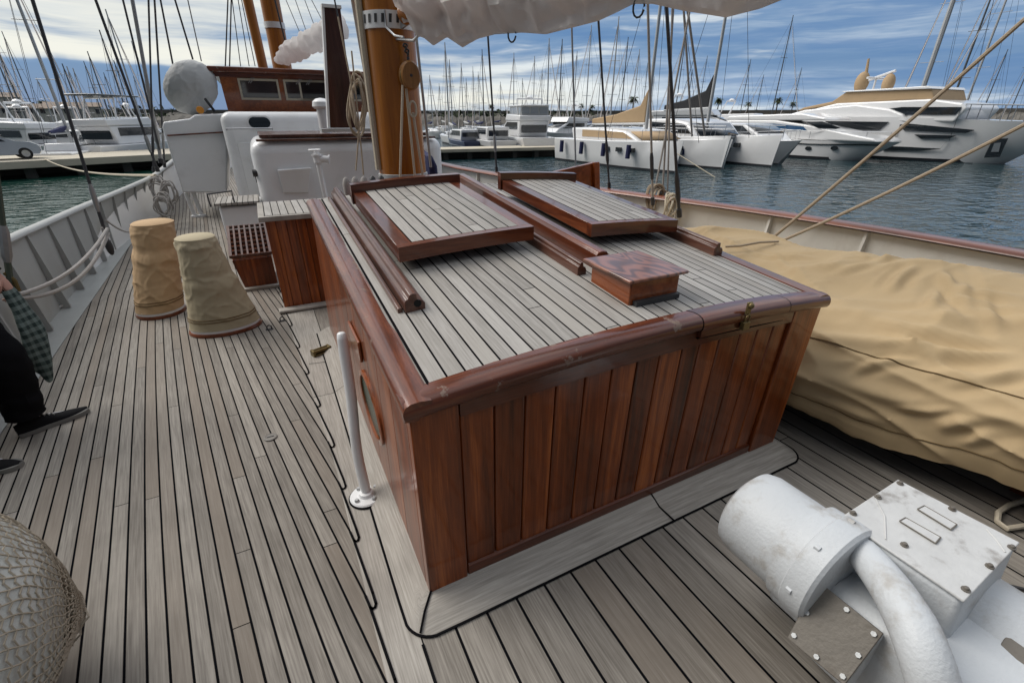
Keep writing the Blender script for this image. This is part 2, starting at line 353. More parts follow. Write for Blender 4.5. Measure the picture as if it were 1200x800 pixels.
def tag(o, label=None, cat=None, group=None, kind=None):
    if label: o['label'] = label
    if cat: o['category'] = cat
    if group: o['group'] = group
    if kind: o['kind'] = kind
    return o
def thing(name, label, cat, loc=(0, 0, 0), rz=0., group=None):
    o = bpy.data.objects.new(name, None); sc.collection.objects.link(o); o.location = loc; o.rotation_euler = (0, 0, rz)
    o.empty_display_size = .1
    return tag(o, label, cat, group)
def copy_tree(o, parent=None):
    c = o.copy(); sc.collection.objects.link(c)
    if parent: c.parent = parent
    for ch in list(o.children): copy_tree(ch, c)
    return c
def lerp(a, b, t): return a + (b - a) * t
def poly_y(pts):
    """piecewise-linear (smoothed) function through (y, x) pairs"""
    def f(y):
        if y <= pts[0][0]: (a, p), (b_, q) = pts[0], pts[1]
        elif y >= pts[-1][0]: (a, p), (b_, q) = pts[-2], pts[-1]
        else:
            for (a, p), (b_, q) in zip(pts, pts[1:]):
                if a <= y <= b_: break
        return p + (q - p) * (y - a) / (b_ - a)
    return lambda y: (f(y - .4) + f(y) + f(y + .4)) / 3
def fbm(p, o=4): return noise.fractal(Vector(p), .7, 2., o)
WATER = -1.6
exec_order = []
# ================================================================== WATER, DECK
def sheet(name, mat, lo, hi, z, kind='structure'):
    o = M().add([(lo[0], lo[1], z), (hi[0], lo[1], z), (hi[0], hi[1], z), (lo[0], hi[1], z)], [(0, 1, 2, 3)]).build(name, mat, smooth=False)
    return tag(o, kind=kind)
tag(sheet('water', 'harbour_water', (-2500, -1500), (2500, 3500), WATER), 'blue green harbour water with small ripples')
FOOT = poly_y([(-4, -1.70), (3.3, -1.93), (5.2, -1.98), (6.5, -2.06), (9.4, -2.16), (12.7, -2.19), (16, -2.05), (20, -1.4), (26, .3), (29, 1.27)])
EDGE = poly_y([(-4, -1.55), (3.35, -1.70), (4.8, -1.78), (9, -1.98), (12.7, -2.03), (16, -1.9), (20, -1.25), (26, .4), (29, 1.27)])
RFOOT = poly_y([(-4, 4.3), (1.2, 4.60), (2.3, 4.55), (3.1, 4.45), (4.2, 4.2), (6.2, 3.74), (8.4, 3.36), (13, 3.1), (18, 2.8), (23, 2.3), (29, 1.27)])
def XN(y): return .03 if y < 2.3 else .03 - .048 * (y - 2.3)
PW = .067
def plank_u(x, y): q = min(y, 6.); return x + q * (.19 + .03 * max(-1.6, min(0, x))) + (.10 * (y - 6) if y > 6 else 0) + .66 + 30 * PW
ys = [-4 + i * .25 for i in range(133)]
def strip(x0, x1, uv, name, mat, z0=0., z1=0., n=2, y0=-4., y1=29.):
    yy = [y for y in ys if y0 <= y <= y1]
    if yy[0] > y0: yy = [y0] + yy
    if yy[-1] < y1: yy.append(y1)
    g = M().grid(len(yy), n, lambda a, b_: (lerp(x0(yy[round(a * (len(yy) - 1))]), x1(yy[round(a * (len(yy) - 1))]), b_), yy[round(a * (len(yy) - 1))], lerp(z0, z1, b_)))
    g.f = [f[::-1] for f in g.f]
    return g.build(name, mat, uv=uv, smooth=False)
d = strip(EDGE, XN, lambda c: (plank_u(c.x, c.y), c.y), 'deck', 'side_teak', n=24)
tag(d, kind='structure')
d = strip(XN, lambda y: .172, lambda c: (.3 + c.x, c.y), 'deck', 'margin_teak'); tag(d, kind='structure')
d = strip(lambda y: .172, lambda y: RFOOT(y) - .15, lambda c: (c.x - .426 + 40 * .127, c.y + .7), 'deck', 'deck_teak'); tag(d, kind='structure')
# nibbed caulking seam where the side planks die into the margin plank
def flat_line(mb, pts, wd, z=.004):
    for a, b_ in zip(pts, pts[1:]):
        a = Vector((*a[:2], z)); b_ = Vector((*b_[:2], z)); d_ = (b_ - a)
        if d_.length < 1e-5: continue
        d_.normalize(); s_ = Vector((-d_.y, d_.x, 0)) * wd / 2
        mb.add([a - s_ - d_ * wd * .3, b_ - s_ + d_ * wd * .3, b_ + s_ + d_ * wd * .3, a + s_ - d_ * wd * .3], [(0, 1, 2, 3)])
mb = M(); pts = []
y = -3.5; teeth = []
while y < 14:
    u = plank_u(XN(y), y)
    y2 = y + .01
    u2 = plank_u(XN(y2), y2)
    if math.floor(u / PW) != math.floor(u2 / PW): teeth.append(y)
    y = y2
for a, b_ in zip(teeth, teeth[1:]):
    pts += [(XN(a) + .003, a - .035), (XN(a) + .010, a - .046), (XN(a) + .020, a - .044), (XN(a) + .026, a - .03), (XN(a) + .024, a + .02)]
    flat_line(mb, [(XN(a) - .004, a + .02), (XN(a) + .003, a - .035)], .010)
flat_line(mb, pts, .0105)
flat_line(mb, [(.172, -3.5), (.172, 1.035)], .0105)
flat_line(mb, [(.055, 1.85), (.13, 1.83)], .005); flat_line(mb, [(.02, 3.45), (.13, 3.43)], .005)
tag(mb.build('deck_seam', 'caulk', smooth=False), kind='structure')
# waterways
tag(strip(lambda y: FOOT(y) - .03, EDGE, lambda c: (c.x, c.y), 'waterway', 'waterway_paint', .03, .004, 3), kind='structure')
tag(strip(lambda y: RFOOT(y) - .16, lambda y: RFOOT(y) + .03, lambda c: (c.x, c.y), 'waterway', 'waterway_paint', .004, .03, 3), kind='structure')

# ================================================================== BULWARKS
RAILX = poly_y([(-4, -1.7), (3, -1.9), (5.18, -2.0), (6.16, -2.06), (7.4, -2.06), (9.3, -2.0), (11.25, -1.88), (16, -1.85), (20, -1.3), (26, .3), (29, 1.25)])
RAILZ = poly_y([(-4, .95), (5.18, .81), (6.16, .76), (7.4, .735), (9.3, .70), (11.25, .70), (20, .95), (29, 1.5)])
RRX = poly_y([(-4, 4.4), (1.2, 4.67), (1.7, 4.66), (2.3, 4.61), (3.07, 4.5), (4.14, 4.22), (4.99, 3.99), (6.2, 3.75), (7.2, 3.55), (8.4, 3.37), (13, 3.1), (18, 2.8), (23, 2.6), (29, 1.29)])
RRZ = poly_y([(-4, .87), (1.2, .85), (9, .85), (20, 1.0), (29, 1.5)])
def bulwark(side, name, label, railx, railz, foot, wallmat, capmat, capw, ribs, ribd):
    sg = -1 if side == 'port' else 1
    t = thing(name, label, 'bulwark', (foot(3), 3, 0)); off = t.location
    g = M(off); N_ = len(ys)
    g.grid(N_, 3, lambda a, b_: ((lambda y: (lerp(foot(y), railx(y), b_), y, lerp(.0, railz(y) - .02, b_)))(ys[round(a * (N_ - 1))])))
    g.build('plating', wallmat, t)
    g = M(off)
    g.grid(N_, 3, lambda a, b_: ((lambda y: (railx(y) + sg * lerp(.05, .35 * 0 + .05 - .25 * b_, b_), y, lerp(railz(y) - .04, WATER - .4, b_)))(ys[round(a * (N_ - 1))])))
    g.build('hull_side', 'gelcoat', t)
    g = M(off); pr = [(-1, .0), (-.9, .5), (-.55, .92), (0, 1.), (.55, .92), (.9, .5), (1, 0), (.9, -.35), (-.9, -.35)]
    hw = capw / 2
    g.grid(N_, len(pr), lambda a, b_: ((lambda y, p: (railx(y) + sg * .01 + p[0] * hw, y, railz(y) - .03 + p[1] * .032))(ys[round(a * (N_ - 1))], pr[round(b_ * (len(pr) - 1))])))
    g.build('cap_rail', capmat, t)
    for y in ribs:
        f, r_ = foot(y), railx(y); z1 = railz(y) - .035
        g = M(off); th = .012
        a0, a1 = (f - sg * .01, .01), (r_ - sg * .0, z1); b0, b1 = (f - sg * (ribd + .04), .03), (r_ - sg * ribd * .55, z1)
        g.hexa([(a0[0], y - th, a0[1]), (b0[0], y - th, b0[1]), (b0[0], y + th, b0[1]), (a0[0], y + th, a0[1])],
               [(a1[0], y - th, a1[1]), (b1[0], y - th, b1[1]), (b1[0], y + th, b1[1]), (a1[0], y + th, a1[1])])
        g.box((min(b0[0], f) , y - .03, .25), (max(b0[0], f), y + .03, .256)) if False else None
        g.build('rib', wallmat, t, smooth=False)
    return t
bulwark('port', 'bulwark', 'grey painted ribbed bulwark with pale cap rail along the side deck beside the canvas drums', RAILX, RAILZ, FOOT,
        'bulwark_paint', 'bulwark_paint', .10, [2.6 + .62 * k for k in range(17)], .035)
rb = bulwark('star', 'bulwark', 'cream bulwark with varnished wooden cap rail behind the tan covered dinghy', RRX, RRZ, RFOOT,
        'cream_paint', 'varnished_cap', .20, [-1.2, .0, 1.02, 2.16, 3.0, 4.0, 5.0, 6.0, 7.0, 8.0], .07)
for y in (2.13, 3.97):                                         # small fairlead pads beside the stanchions
    g = M(rb.location); x = RFOOT(y) - .05
    g.box((x - .03, y - .15, .52), (x + .06, y - .07, .545)); g.tube([(x - .03, y - .11, .532), (x - .07, y - .11, .532)], .012)
    g.build('cleat', 'cream_paint', rb, bevel=.004)

# ================================================================== DECKHOUSE
def rz(x, y): return .913 + .10 * (y - 1.184) + .05 * (1 - min(1.2, ((x - 1.28) / 1.03) ** 2))
HX0, HX1, HY0, HY1 = .25, 2.33, 1.184, 3.66
dh = thing('deckhouse', 'varnished mahogany deckhouse with a planked teak roof and sliding hatches', 'deckhouse', (1.28, 1.19, 0)); off = dh.location
def wx(s, z): return lerp(HX0, lerp(2.265, HX1, z / .93), s)          # front wall: raked on the starboard side
# core walls behind the joinery
g = M(off); g.hexa([(HX0 + .025, HY0 + .03, 0), (2.24, HY0 + .03, 0), (2.24, 4.05, 0), (HX0 + .025, 4.05, 0)],
                   [(HX0 + .025, HY0 + .03, .86), (HX1 - .03, HY0 + .03, .88), (HX1 - .03, HY1, 1.12), (HX0 + .025, HY1, 1.12)]); g.build('wall', 'mahogany_up', dh, smooth=False)
# front staves
px = [(540, 489), (582, 476), (619, 467), (655, 454), (690, 440), (722, 428), (753, 412), (780, 403), (806, 400), (826, 396), (849, 391), (874, 384), (895, 377), (914, 372), (931, 367)]
sx = []
for p in px: q = PY(p[0], p[1], HY0); sx.append((q.x - HX0) / (wx(1, q.z) - HX0))
yf = HY0
def ftop(s): return rz(wx(s, .9), HY0) - .125 - .02 * (1 - 4 * (s - .5) ** 2) + .018
g = M(off)
for i, (a, b_) in enumerate(zip(sx, sx[1:])):
    e = .0022 / 2.; g.cur = random.random()
    bot = [(wx(a + e, .06), yf + .016, .06), (wx(b_ - e, .06), yf + .016, .06), (wx(b_ - e, .06), yf + .045, .06), (wx(a + e, .06), yf + .045, .06)]
    top = [(wx(a + e, .85), yf + .016, ftop(a) + .03), (wx(b_ - e, .85), yf + .016, ftop(b_) + .03), (wx(b_ - e, .85), yf + .045, ftop(b_) + .03), (wx(a + e, .85), yf + .045, ftop(a) + .03)]
    g.hexa(bot, top)
g.build('stave_panel', 'mahogany_up', dh, bevel=.0075, seg=3)
g = M(off); g.cur = .35                                            # stiles and rails round the panel
def post(s0, s1, y0, y1, t):
    g.hexa([(wx(s0, 0), y0, 0), (wx(s1, 0), y0, 0), (wx(s1, 0), y1, 0), (wx(s0, 0), y1, 0)],
           [(wx(s0, .9), y0, rz(wx(s0, .9), HY0) - .02), (wx(s1, .9), y0, rz(wx(s1, .9), HY0) - .02), (wx(s1, .9), y1, rz(wx(s1, .9), HY0) - .02), (wx(s0, .9), y1, rz(wx(s0, .9), HY0) - .02)], t)
post(0, sx[0] - .002, yf, yf + .05, .30); g.build('corner_stile', 'mahogany_up', dh, bevel=.006, seg=3)
g = M(off); post(sx[-1] + .002, 1, yf, yf + .05, .25); g.build('corner_stile', 'mahogany_up', dh, bevel=.006, seg=3)
g = M(off); g.cur = .3
n_ = 24
for i in range(n_):
    a, b_ = lerp(sx[0], sx[-1], i / n_), lerp(sx[0], sx[-1], (i + 1) / n_)
    g.add([(wx(a, .9), yf + .003, ftop(a)), (wx(b_, .9), yf + .003, ftop(b_)), (wx(b_, .9), yf + .003, rz(wx(b_, .9), HY0) - .03), (wx(a, .9), yf + .003, rz(wx(a, .9), HY0) - .03),
           (wx(a, .9), yf + .03, ftop(a)), (wx(b_, .9), yf + .03, ftop(b_))], [(0, 1, 2, 3), (0, 4, 5, 1)])
g.build('fascia', 'mahogany_across', dh)
g = M(off); g.cur = .2; g.hexa([(wx(sx[0], 0), yf + .004, .0), (wx(sx[-1], 0), yf + .004, .0), (wx(sx[-1], 0), yf + .05, 0), (wx(sx[0], 0), yf + .05, 0)],
       [(wx(sx[0], .1), yf + .004, .095), (wx(sx[-1], .1), yf + .004, .095), (wx(sx[-1], .1), yf + .05, .11), (wx(sx[0], .1), yf + .05, .11)])
g.build('bottom_rail', 'mahogany_across', dh, bevel=.005)
# side walls of boards
for side in (0, 1):
    g = M(off); y = HY0 + .052
    while y < 3.95:
        y2 = min(y + .26, 3.98); g.cur = random.uniform(.3, .7)
        def zt(q): return min(rz(HX0, min(q, HY1)), 1.16) - .03
        def yy(q): return lerp(HY0, HY1, (q - HY0) / (3.98 - HY0))
        if side == 0: xa0, xb0, xa1, xb1 = HX0, HX0 + .03, HX0, HX0 + .03
        else: xa0, xb0, xa1, xb1 = 2.235, 2.265, HX1 - .03, HX1
        g.hexa([(xa0, y, 0), (xb0, y, 0), (xb0, y2 - .003, 0), (xa0, y2 - .003, 0)],
               [(xa1, yy(y), zt(yy(y))), (xb1, yy(y), zt(yy(y))), (xb1, yy(y2) - .003, zt(yy(y2))), (xa1, yy(y2) - .003, zt(yy(y2)))])
        y = y2
    g.build('side_wall', 'mahogany_side', dh, bevel=.003)
g = M(off); pr = [(.19, -.006), (.19, .012), (.215, .018), (.235, .010), (.235, -.006)]           # oval port light
ring = M(off); nn = 40; vs = []
for r_, h in ((.195, .002), (.195, .012), (.208, .016), (.226, .010), (.226, .0)):
    for k in range(nn):
        q = 2 * math.pi * k / nn; vs.append((HX0 - h, 2.01 + 1.12 * r_ * math.cos(q), .415 + .72 * r_ * math.sin(q)))
ring.add(vs, [(i * nn + k, i * nn + (k + 1) % nn, (i + 1) * nn + (k + 1) % nn, (i + 1) * nn + k) for i in range(4) for k in range(nn)])
pl = ring.build('porthole', 'mahogany_red', dh)
gl = M(off); gl.add([(HX0 - .004, 2.01 + 1.12 * .196 * math.cos(2 * math.pi * k / nn), .415 + .72 * .196 * math.sin(2 * math.pi * k / nn)) for k in range(nn)], [tuple(range(nn))])
gl.build('glass', 'glass_green', pl)
g = M(off); g.box((HX0 - .016, 2.05, .64), (HX0 - .001, 2.34, .75)); g.build('wooden_pad', 'mahogany_red', dh, bevel=.006, seg=3)
# roof deck
NX, NY = 33, 30
g = M(off); g.grid(NX, NY, lambda a, b_: (lerp(.315, 2.29, a), lerp(HY0 + .05, HY1, b_), rz(lerp(.315, 2.29, a), lerp(HY0 + .05, HY1, b_))))
g.build('roof', 'roof_teak', dh, uv=lambda c: (c.x - .339 + 6.5, c.y))
g = M(off)
for x in (.335,): g.tube([(x, lerp(HY0 + .05, HY1, k / 20), rz(x, lerp(HY0 + .05, HY1, k / 20)) + .001) for k in range(21)], .004, 5)
g.build('roof_seam', 'caulk', dh)
# moulded rim: flat board with a rounded nosing
NOSE = [(-.070, .0), (-.068, .008), (-.030, .013), (-.004, .011), (.012, .004), (.021, -.008), (.024, -.022), (.022, -.038), (.014, -.050), (.002, -.054), (-.02, -.054)]
def rim(path, outw, name, mat, parent=None, k=1., g=None):
    own = g is None; g = g or M(off); g.cur = random.uniform(.4, .6); L = len(NOSE)
    vs = [(p[0] + outw[0] * q[0] * k, p[1] + outw[1] * q[0] * k, p[2] + q[1] * k) for p in path for q in NOSE]; n_ = len(path)
    fs = [(i * L + q, i * L + q + 1, (i + 1) * L + q + 1, (i + 1) * L + q) for i in range(n_ - 1) for q in range(L - 1)]
    g.add(vs, fs + [tuple(range(L - 1, -1, -1)), tuple((n_ - 1) * L + q for q in range(L))]); return g.build(name, mat, parent or dh) if own else g
def fr_path(x0, x1, n_=20): return [(lerp(x0, x1, k / n_), HY0 + .002, rz(lerp(x0, x1, k / n_), HY0)) for k in range(n_ + 1)]
rim([(HX0 + .002, lerp(HY0 - .02, HY1, k / 24), rz(HX0 + .02, lerp(HY0, HY1, k / 24))) for k in range(25)], (-1, 0), 'rim', 'mahogany_worn')
rim([(HX1 - .004, lerp(HY0 - .01, HY1, k / 24), rz(HX1 - .03, lerp(HY0, HY1, k / 24))) for k in range(25)], (1, 0), 'rim', 'mahogany_along')
rim(fr_path(HX0 - .018, 1.466), (0, -1), 'rim', 'mahogany_worn_across', k=1.04)
rim(fr_path(2.031, HX1 + .016, 5), (0, -1), 'rim', 'mahogany_across', k=1.04)
fl = rim(fr_path(1.471, 2.027, 9), (0, -1), 'flap', 'mahogany_across', k=1.10)
g = M(off); g.cur = .4
for i in range(9):
    a, b_ = lerp(1.471, 2.027, i / 9), lerp(1.471, 2.027, (i + 1) / 9)
    za, zb = rz(a, HY0), rz(b_, HY0)
    g.hexa([(a, HY0 - .016, za - .082), (b_, HY0 - .016, zb - .082), (b_, HY0 + .0, zb - .082), (a, HY0, za - .082)], [(a, HY0 - .016, za - .05), (b_, HY0 - .016, zb - .05), (b_, HY0, zb - .05), (a, HY0, za - .05)])
g.build('flap_front', 'mahogany_across', fl)
g = M(off); za, zb = rz(1.471, HY0) - .086, rz(2.027, HY0) - .086
g.hexa([(1.471, HY0 - .005, za - .006), (2.027, HY0 - .005, zb - .006), (2.027, HY0 + .02, zb - .006), (1.471, HY0 + .02, za - .006)], [(1.471, HY0 - .005, za), (2.027, HY0 - .005, zb), (2.027, HY0 + .02, zb), (1.471, HY0 + .02, za)])
for x in (1.4685, 2.0295):
    g.prism([(x - .0025, HY0 + .002 - q[0] * 1.08, rz(x, HY0) + q[1] * 1.08) for q in NOSE], (.005, 0, 0))
g.build('joint', 'caulk', dh)
g = M(off)                                                          # inner varnished margin
for x0, x1, y0, y1 in ((.305, .325, HY0 + .05, HY1), ):
    for k in range(20):
        a, b_ = lerp(y0, y1, k / 20), lerp(y0, y1, (k + 1) / 20)
        g.add([(x0, a, rz(x0, a) + .003), (x1 + .012 * fbm((a * 3, 1, 1)), a, rz(x1, a) + .003), (x1 + .012 * fbm((b_ * 3, 1, 1)), b_, rz(x1, b_) + .003), (x0, b_, rz(x0, b_) + .003)], [(0, 1, 2, 3)])
for k in range(22):
    a, b_ = lerp(.31, 1.75, k / 22), lerp(.31, 1.75, (k + 1) / 22); y0 = HY0 + .04
    wa, wb = [HY0 + .066 + .022 * fbm((q * 4, 2, 1)) for q in (a, b_)]
    g.add([(a, y0, rz(a, y0) + .003), (b_, y0, rz(b_, y0) + .003), (b_, wb, rz(b_, wb) + .003), (a, wa, rz(a, wa) + .003)], [(0, 1, 2, 3)])
g.build('roof_margin', 'mahogany_worn', dh)
# hasp and padlock on the flap
q = PY(875, 362, HY0 - .02)
hs = M(off); hs.box((q.x - .014, HY0 - .034, q.z - .02), (q.x + .014, HY0 - .024, q.z + .035)); hs.ball((q.x, HY0 - .036, q.z + .02), .014)
hs.box((q.x - .02, HY0 - .012, q.z - .075), (q.x + .02, HY0 + .002, q.z - .03)); ho = hs.build('hasp', 'brass_old', dh, bevel=.003)
hs = M(off); hs.tube([(q.x - .011, HY0 - .03, q.z - .06), (q.x - .012, HY0 - .036, q.z - .03), (q.x, HY0 - .038, q.z - .018), (q.x + .012, HY0 - .036, q.z - .03), (q.x + .011, HY0 - .03, q.z - .06)], .0035, 6)
hs.box((q.x - .019, HY0 - .04, q.z - .09), (q.x + .019, HY0 - .02, q.z - .055)); hs.build('padlock', 'brass_old', ho, bevel=.003)
# coaming round the foot, with rounded corner
def path(o_):           # o_=0 at the wall, 1 outside
    w_ = .125 * o_; pts = []
    for k in range(12): pts.append((HX0 + .012 - w_ * .98, lerp(4.0, HY0 + .05, k / 11)))
    for k in range(1, 9):
        a = math.pi + (math.pi / 2) * k / 9; rr = .03 + .075 * o_
        cx_, cy_ = HX0 + .012 - w_ * .98 + rr, HY0 + .012 - w_ * 1.2 + rr
        pts.append((cx_ + rr * math.cos(a), cy_ + rr * math.sin(a)))
    for k in range(14): pts.append((lerp(HX0 + .12, 2.27 , k / 13), HY0 + .012 - w_ * 1.2 + .0 * k))
    for k in range(1, 7):
        a = -math.pi / 2 + (math.pi / 2) * k / 6; rr = .01 + .09 * o_
        pts.append((2.255 + rr * math.cos(a) + .01, HY0 + .012 - w_ * 1.2 + rr + rr * math.sin(a)))
    for k in range(5): pts.append((2.265 + .01 + .09 * o_ + .0, lerp(HY0 + .2, 3.9, k / 4)))
    return pts
g = M(off); P = [path(q / 4) for q in range(5)]; hz = [.052, .047, .036, .020, .005]
g.grid(5, len(P[0]), lambda a, b_: (*P[round(a * 4)][round(b_ * (len(P[0]) - 1))], hz[round(a * 4)]))
co_ = g.build('coaming', 'margin_teak', dh, uv=lambda c: (.3 + (c.y - 1.18), c.x + 9) if (c.y < HY0 + .01 and c.x > HX0 - .06) else (.3 + c.x, c.y))
g = M(off); pp = [(*q, .006) for q in path(1.02)]; g.tube(pp, .0055, 6, flat=.5)
cpt = PZ(500, 704, .03)
g.tube([(HX0 + .008, HY0 + .006, .056), (.21, 1.13, .036), (.175, 1.075, .012)], .0045, 6)
g.tube([(1.37, HY0 + .01, .055), (1.36, 1.12, .036), (1.385, 1.04, .008)], .004, 6)
g.build('coaming_seam', 'caulk', co_)

# ---- hatch slides, hatches
def rail_bar(x0, y0, y1, wd, h, mat, groove=True, name='hatch_slide', lift=0.):
    g = M(off); g.cur = random.uniform(.35, .65)
    K = 14
    def row(x, h_, k): y = lerp(y0, y1, k / K); return (x, y, rz(x0, y) + h_ + lift)
    if groove: prof = [(-wd * .5, -.01), (-wd * .5, h * .55), (-wd * .42, h * .7), (-wd * .3, h * .72), (-wd * .24, h * .95), (-wd * .1, h), (wd * .1, h), (wd * .14, h * .62), (wd * .36, h * .6), (wd * .42, h * .5), (wd * .5, h * .4), (wd * .5, -.01)]
    else: prof = [(-wd * .5, -.01), (-wd * .5, h * .8), (-wd * .35, h * .97), (0, h), (wd * .35, h * .97), (wd * .5, h * .8), (wd * .5, -.01)]
    L = len(prof); vs = [row(x0 + p[0], p[1], k) for k in range(K + 1) for p in prof]
    fs = [(k * L + i, k * L + i + 1, (k + 1) * L + i + 1, (k + 1) * L + i) for k in range(K) for i in range(L - 1)]
    fs = [f[::-1] for f in fs] + [tuple(range(L)), tuple(K * L + i for i in range(L - 1, -1, -1))]
    g.add(vs, fs); o = g.build(name, mat, dh, bevel=.004, angle=30)
    return o
r1 = rail_bar(.445, 1.735, 3.62, .085, .075, 'mahogany_grey')
g = M(off); zc = rz(.445, 1.735); g.tube([(.455, 1.733, zc + .032), (.455, 1.737, zc + .032)], .016, 10); g.build('end_hole', 'shadow_gap', r1)
rail_bar(.385, 1.75, 3.62, .02, .02, 'mahogany_grey', False)
rail_bar(1.265, 1.735, 3.3, .05, .062, 'mahogany_grey')
rail_bar(1.40, 1.76, 3.62, .07, .092, 'mahogany_along', False)
rail_bar(1.46, 1.78, 3.62, .03, .045, 'mahogany_along', False)
rail_bar(2.245, 1.775, 3.3, .07, .075, 'mahogany_grey')

def hatch(x0, x1, y0, y1, h0, th, name):
    K = 8
    def P_(x, y, h): return (x, y, rz(x, y) + h)
    g = M(off); g.cur = .55                                          # frame with mitred varnished border
    b_ = .075
    def slab(xa, xb, ya, yb, ha, hb):
        for i in range(K):
            p, q = lerp(xa, xb, i / K), lerp(xa, xb, (i + 1) / K)
            vs = [P_(p, ya, ha), P_(q, ya, ha), P_(q, yb, ha), P_(p, yb, ha), P_(p, ya, hb), P_(q, ya, hb), P_(q, yb, hb), P_(p, yb, hb)]
            fs = [(0, 3, 2, 1), (4, 5, 6, 7), (0, 1, 5, 4), (2, 3, 7, 6)]
            if i == 0: fs.append((3, 0, 4, 7))
            if i == K - 1: fs.append((1, 2, 6, 5))
            g.add(vs, fs)
    slab(x0, x1, y0, y0 + b_ * .55, h0, h0 + th)
    fr = g.build(name, 'mahogany_across', dh)
    g = M(off); g.cur = .6
    def bar(xa, xb, ya, yb, ha, hb): g.hexa([P_(xa, ya, ha), P_(xb, ya, ha), P_(xb, yb, ha), P_(xa, yb, ha)], [P_(xa, ya, hb), P_(xb, ya, hb), P_(xb, yb, hb), P_(xa, yb, hb)])
    bar(x0, x0 + b_, y0 + b_ * .55, y1, h0, h0 + th); bar(x1 - b_, x1, y0 + b_ * .55, y1, h0, h0 + th)
    bar(x0 + b_, x1 - b_, y0 + b_ * .55, y1, h0 + .01, h0 + th - .012)
    g.build('side_border', 'mahogany_along', fr, bevel=.003)
    g = M(off); g.grid(8, 6, lambda a, c: P_(lerp(x0 + b_, x1 - b_, a), lerp(y0 + b_ * .55, y1 - .02, c), h0 + th + .001))
    g.build('planking', 'roof_teak', fr, uv=lambda c: (c.x - x0 - b_ + 65.0, c.y))
    g = M(off); g.cur = .4; K2 = 10
    for i in range(K2):
        p, q = lerp(x0 - .01, x1 + .01, i / K2), lerp(x0 - .01, x1 + .01, (i + 1) / K2)
        g.hexa([P_(p, y1 - .02, h0), P_(q, y1 - .02, h0), P_(q, y1 + .03, h0), P_(p, y1 + .03, h0)], [P_(p, y1 - .02, h0 + th + .05), P_(q, y1 - .02, h0 + th + .05), P_(q, y1 + .03, h0 + th + .05), P_(p, y1 + .03, h0 + th + .05)])
    g.build('back_lip', 'mahogany_across', fr)
    return fr
hatch(.49, 1.215, 2.12, 3.22, .055, .07, 'sliding_hatch')
hatch(1.545, 2.19, 2.06, 3.20, .055, .07, 'sliding_hatch')
g = M(off); g.cur = .3
g.box((.50, 2.2, rz(.6, 3.2) - .2), (1.2, 3.2, rz(.6, 2.2) + .05)) if False else None
# small ventilator box on the roof
x0, x1, y0, y1 = 1.262, 1.535, 1.385, 1.66
zz = rz(1.4, 1.5)
g = M(off); g.cur = .5
g.hexa([(x0, y0, zz - .03), (x1, y0, zz - .03), (x1, y1, zz - .02), (x0, y1, zz - .02)], [(x0, y0, zz + .092), (x1, y0, zz + .092), (x1, y1, zz + .10), (x0, y1, zz + .10)])
vb = g.build('ventilator_box', 'mahogany_red', dh, bevel=.006)
g = M(off); g.hexa([(x0 - .025, y0 - .022, zz + .092), (x1 + .03, y0 - .022, zz + .092), (x1 + .03, y1 + .04, zz + .103), (x0 - .025, y1 + .04, zz + .103)],
                   [(x0 - .025, y0 - .022, zz + .108), (x1 + .03, y0 - .022, zz + .108), (x1 + .03, y1 + .04, zz + .119), (x0 - .025, y1 + .04, zz + .119)])
g.build('lid', 'cathedral_grain', vb, bevel=.007, seg=3)
g = M(off); g.box((x0 + .02, y0 - .024, zz - .012), (x1 - .01, y0 + .001, zz + .008)); g.build('drain_slot', 'dark_iron', vb)
# mahogany back board aft of the starboard hatch
a, b_, c_, d_ = PY(622, 208, 3.75), PY(699, 190, 3.75), PY(702, 216, 3.75), PY(635, 214, 3.75)
g = M(off); g.cur = .5; g.prism([a, b_, (c_.x, 3.75, c_.z - .25), (d_.x, 3.75, d_.z - .25)], (0, .05, 0)); 
g.prism([b_ + Vector((-.05, .0, .002)), b_ + Vector((.012, 0, .004)), (c_.x + .012, 3.75, c_.z - .2), (c_.x - .05, 3.75, c_.z - .2)], (0, -.035, 0))
g.build('back_board', 'mahogany_red', dh, bevel=.006)
# white bent pipe with bolted flange
b_ = PZ(430, 582, 0); t = thing('vent_pipe', 'thin white bent pipe bolted to the deck by a round flange beside the deckhouse', 'pipe', b_); off = b_
dirt_ = (PX(400, 391, b_.x + .03))
tp = PY(400, 391, b_.y + .12); 
g = M(off); mid = PY(421, 545, b_.y + .03); m2 = PY(413, 470, b_.y + .08)
g.tube([b_ + Vector((0, 0, .01)), lerp(b_, mid, .5) + Vector((.004, 0, 0)), mid, lerp(mid, m2, .5) + Vector((-.008, 0, 0)), m2, lerp(m2, tp, .6), tp, tp + (tp - m2).normalized() * .008], [.026, .0255, .025, .025, .025, .025, .025, .014], 14)
g.build('pipe', 'white_paint', t, sub=1)
g = M(off); g.lathe([(.078, .005), (.080, .012), (.074, .018), (.038, .020), (.032, .036), (.026, .038)], b_, n=28); g.build('flange', 'white_paint', t)
g = M(off)
for k in range(4):
    a = k * math.pi / 2 + .5; g.lathe([(.0115, .017), (.0115, .026), (.008, .031)], b_ + Vector((.057 * math.cos(a), .057 * math.sin(a), 0)), n=8)
g.build('bolt', 'galvanised', t)
g = M(off); g.lathe([(.086, .0045), (.086, .0065), (.078, .007)], b_, n=28); g.build('gasket', 'caulk', t)

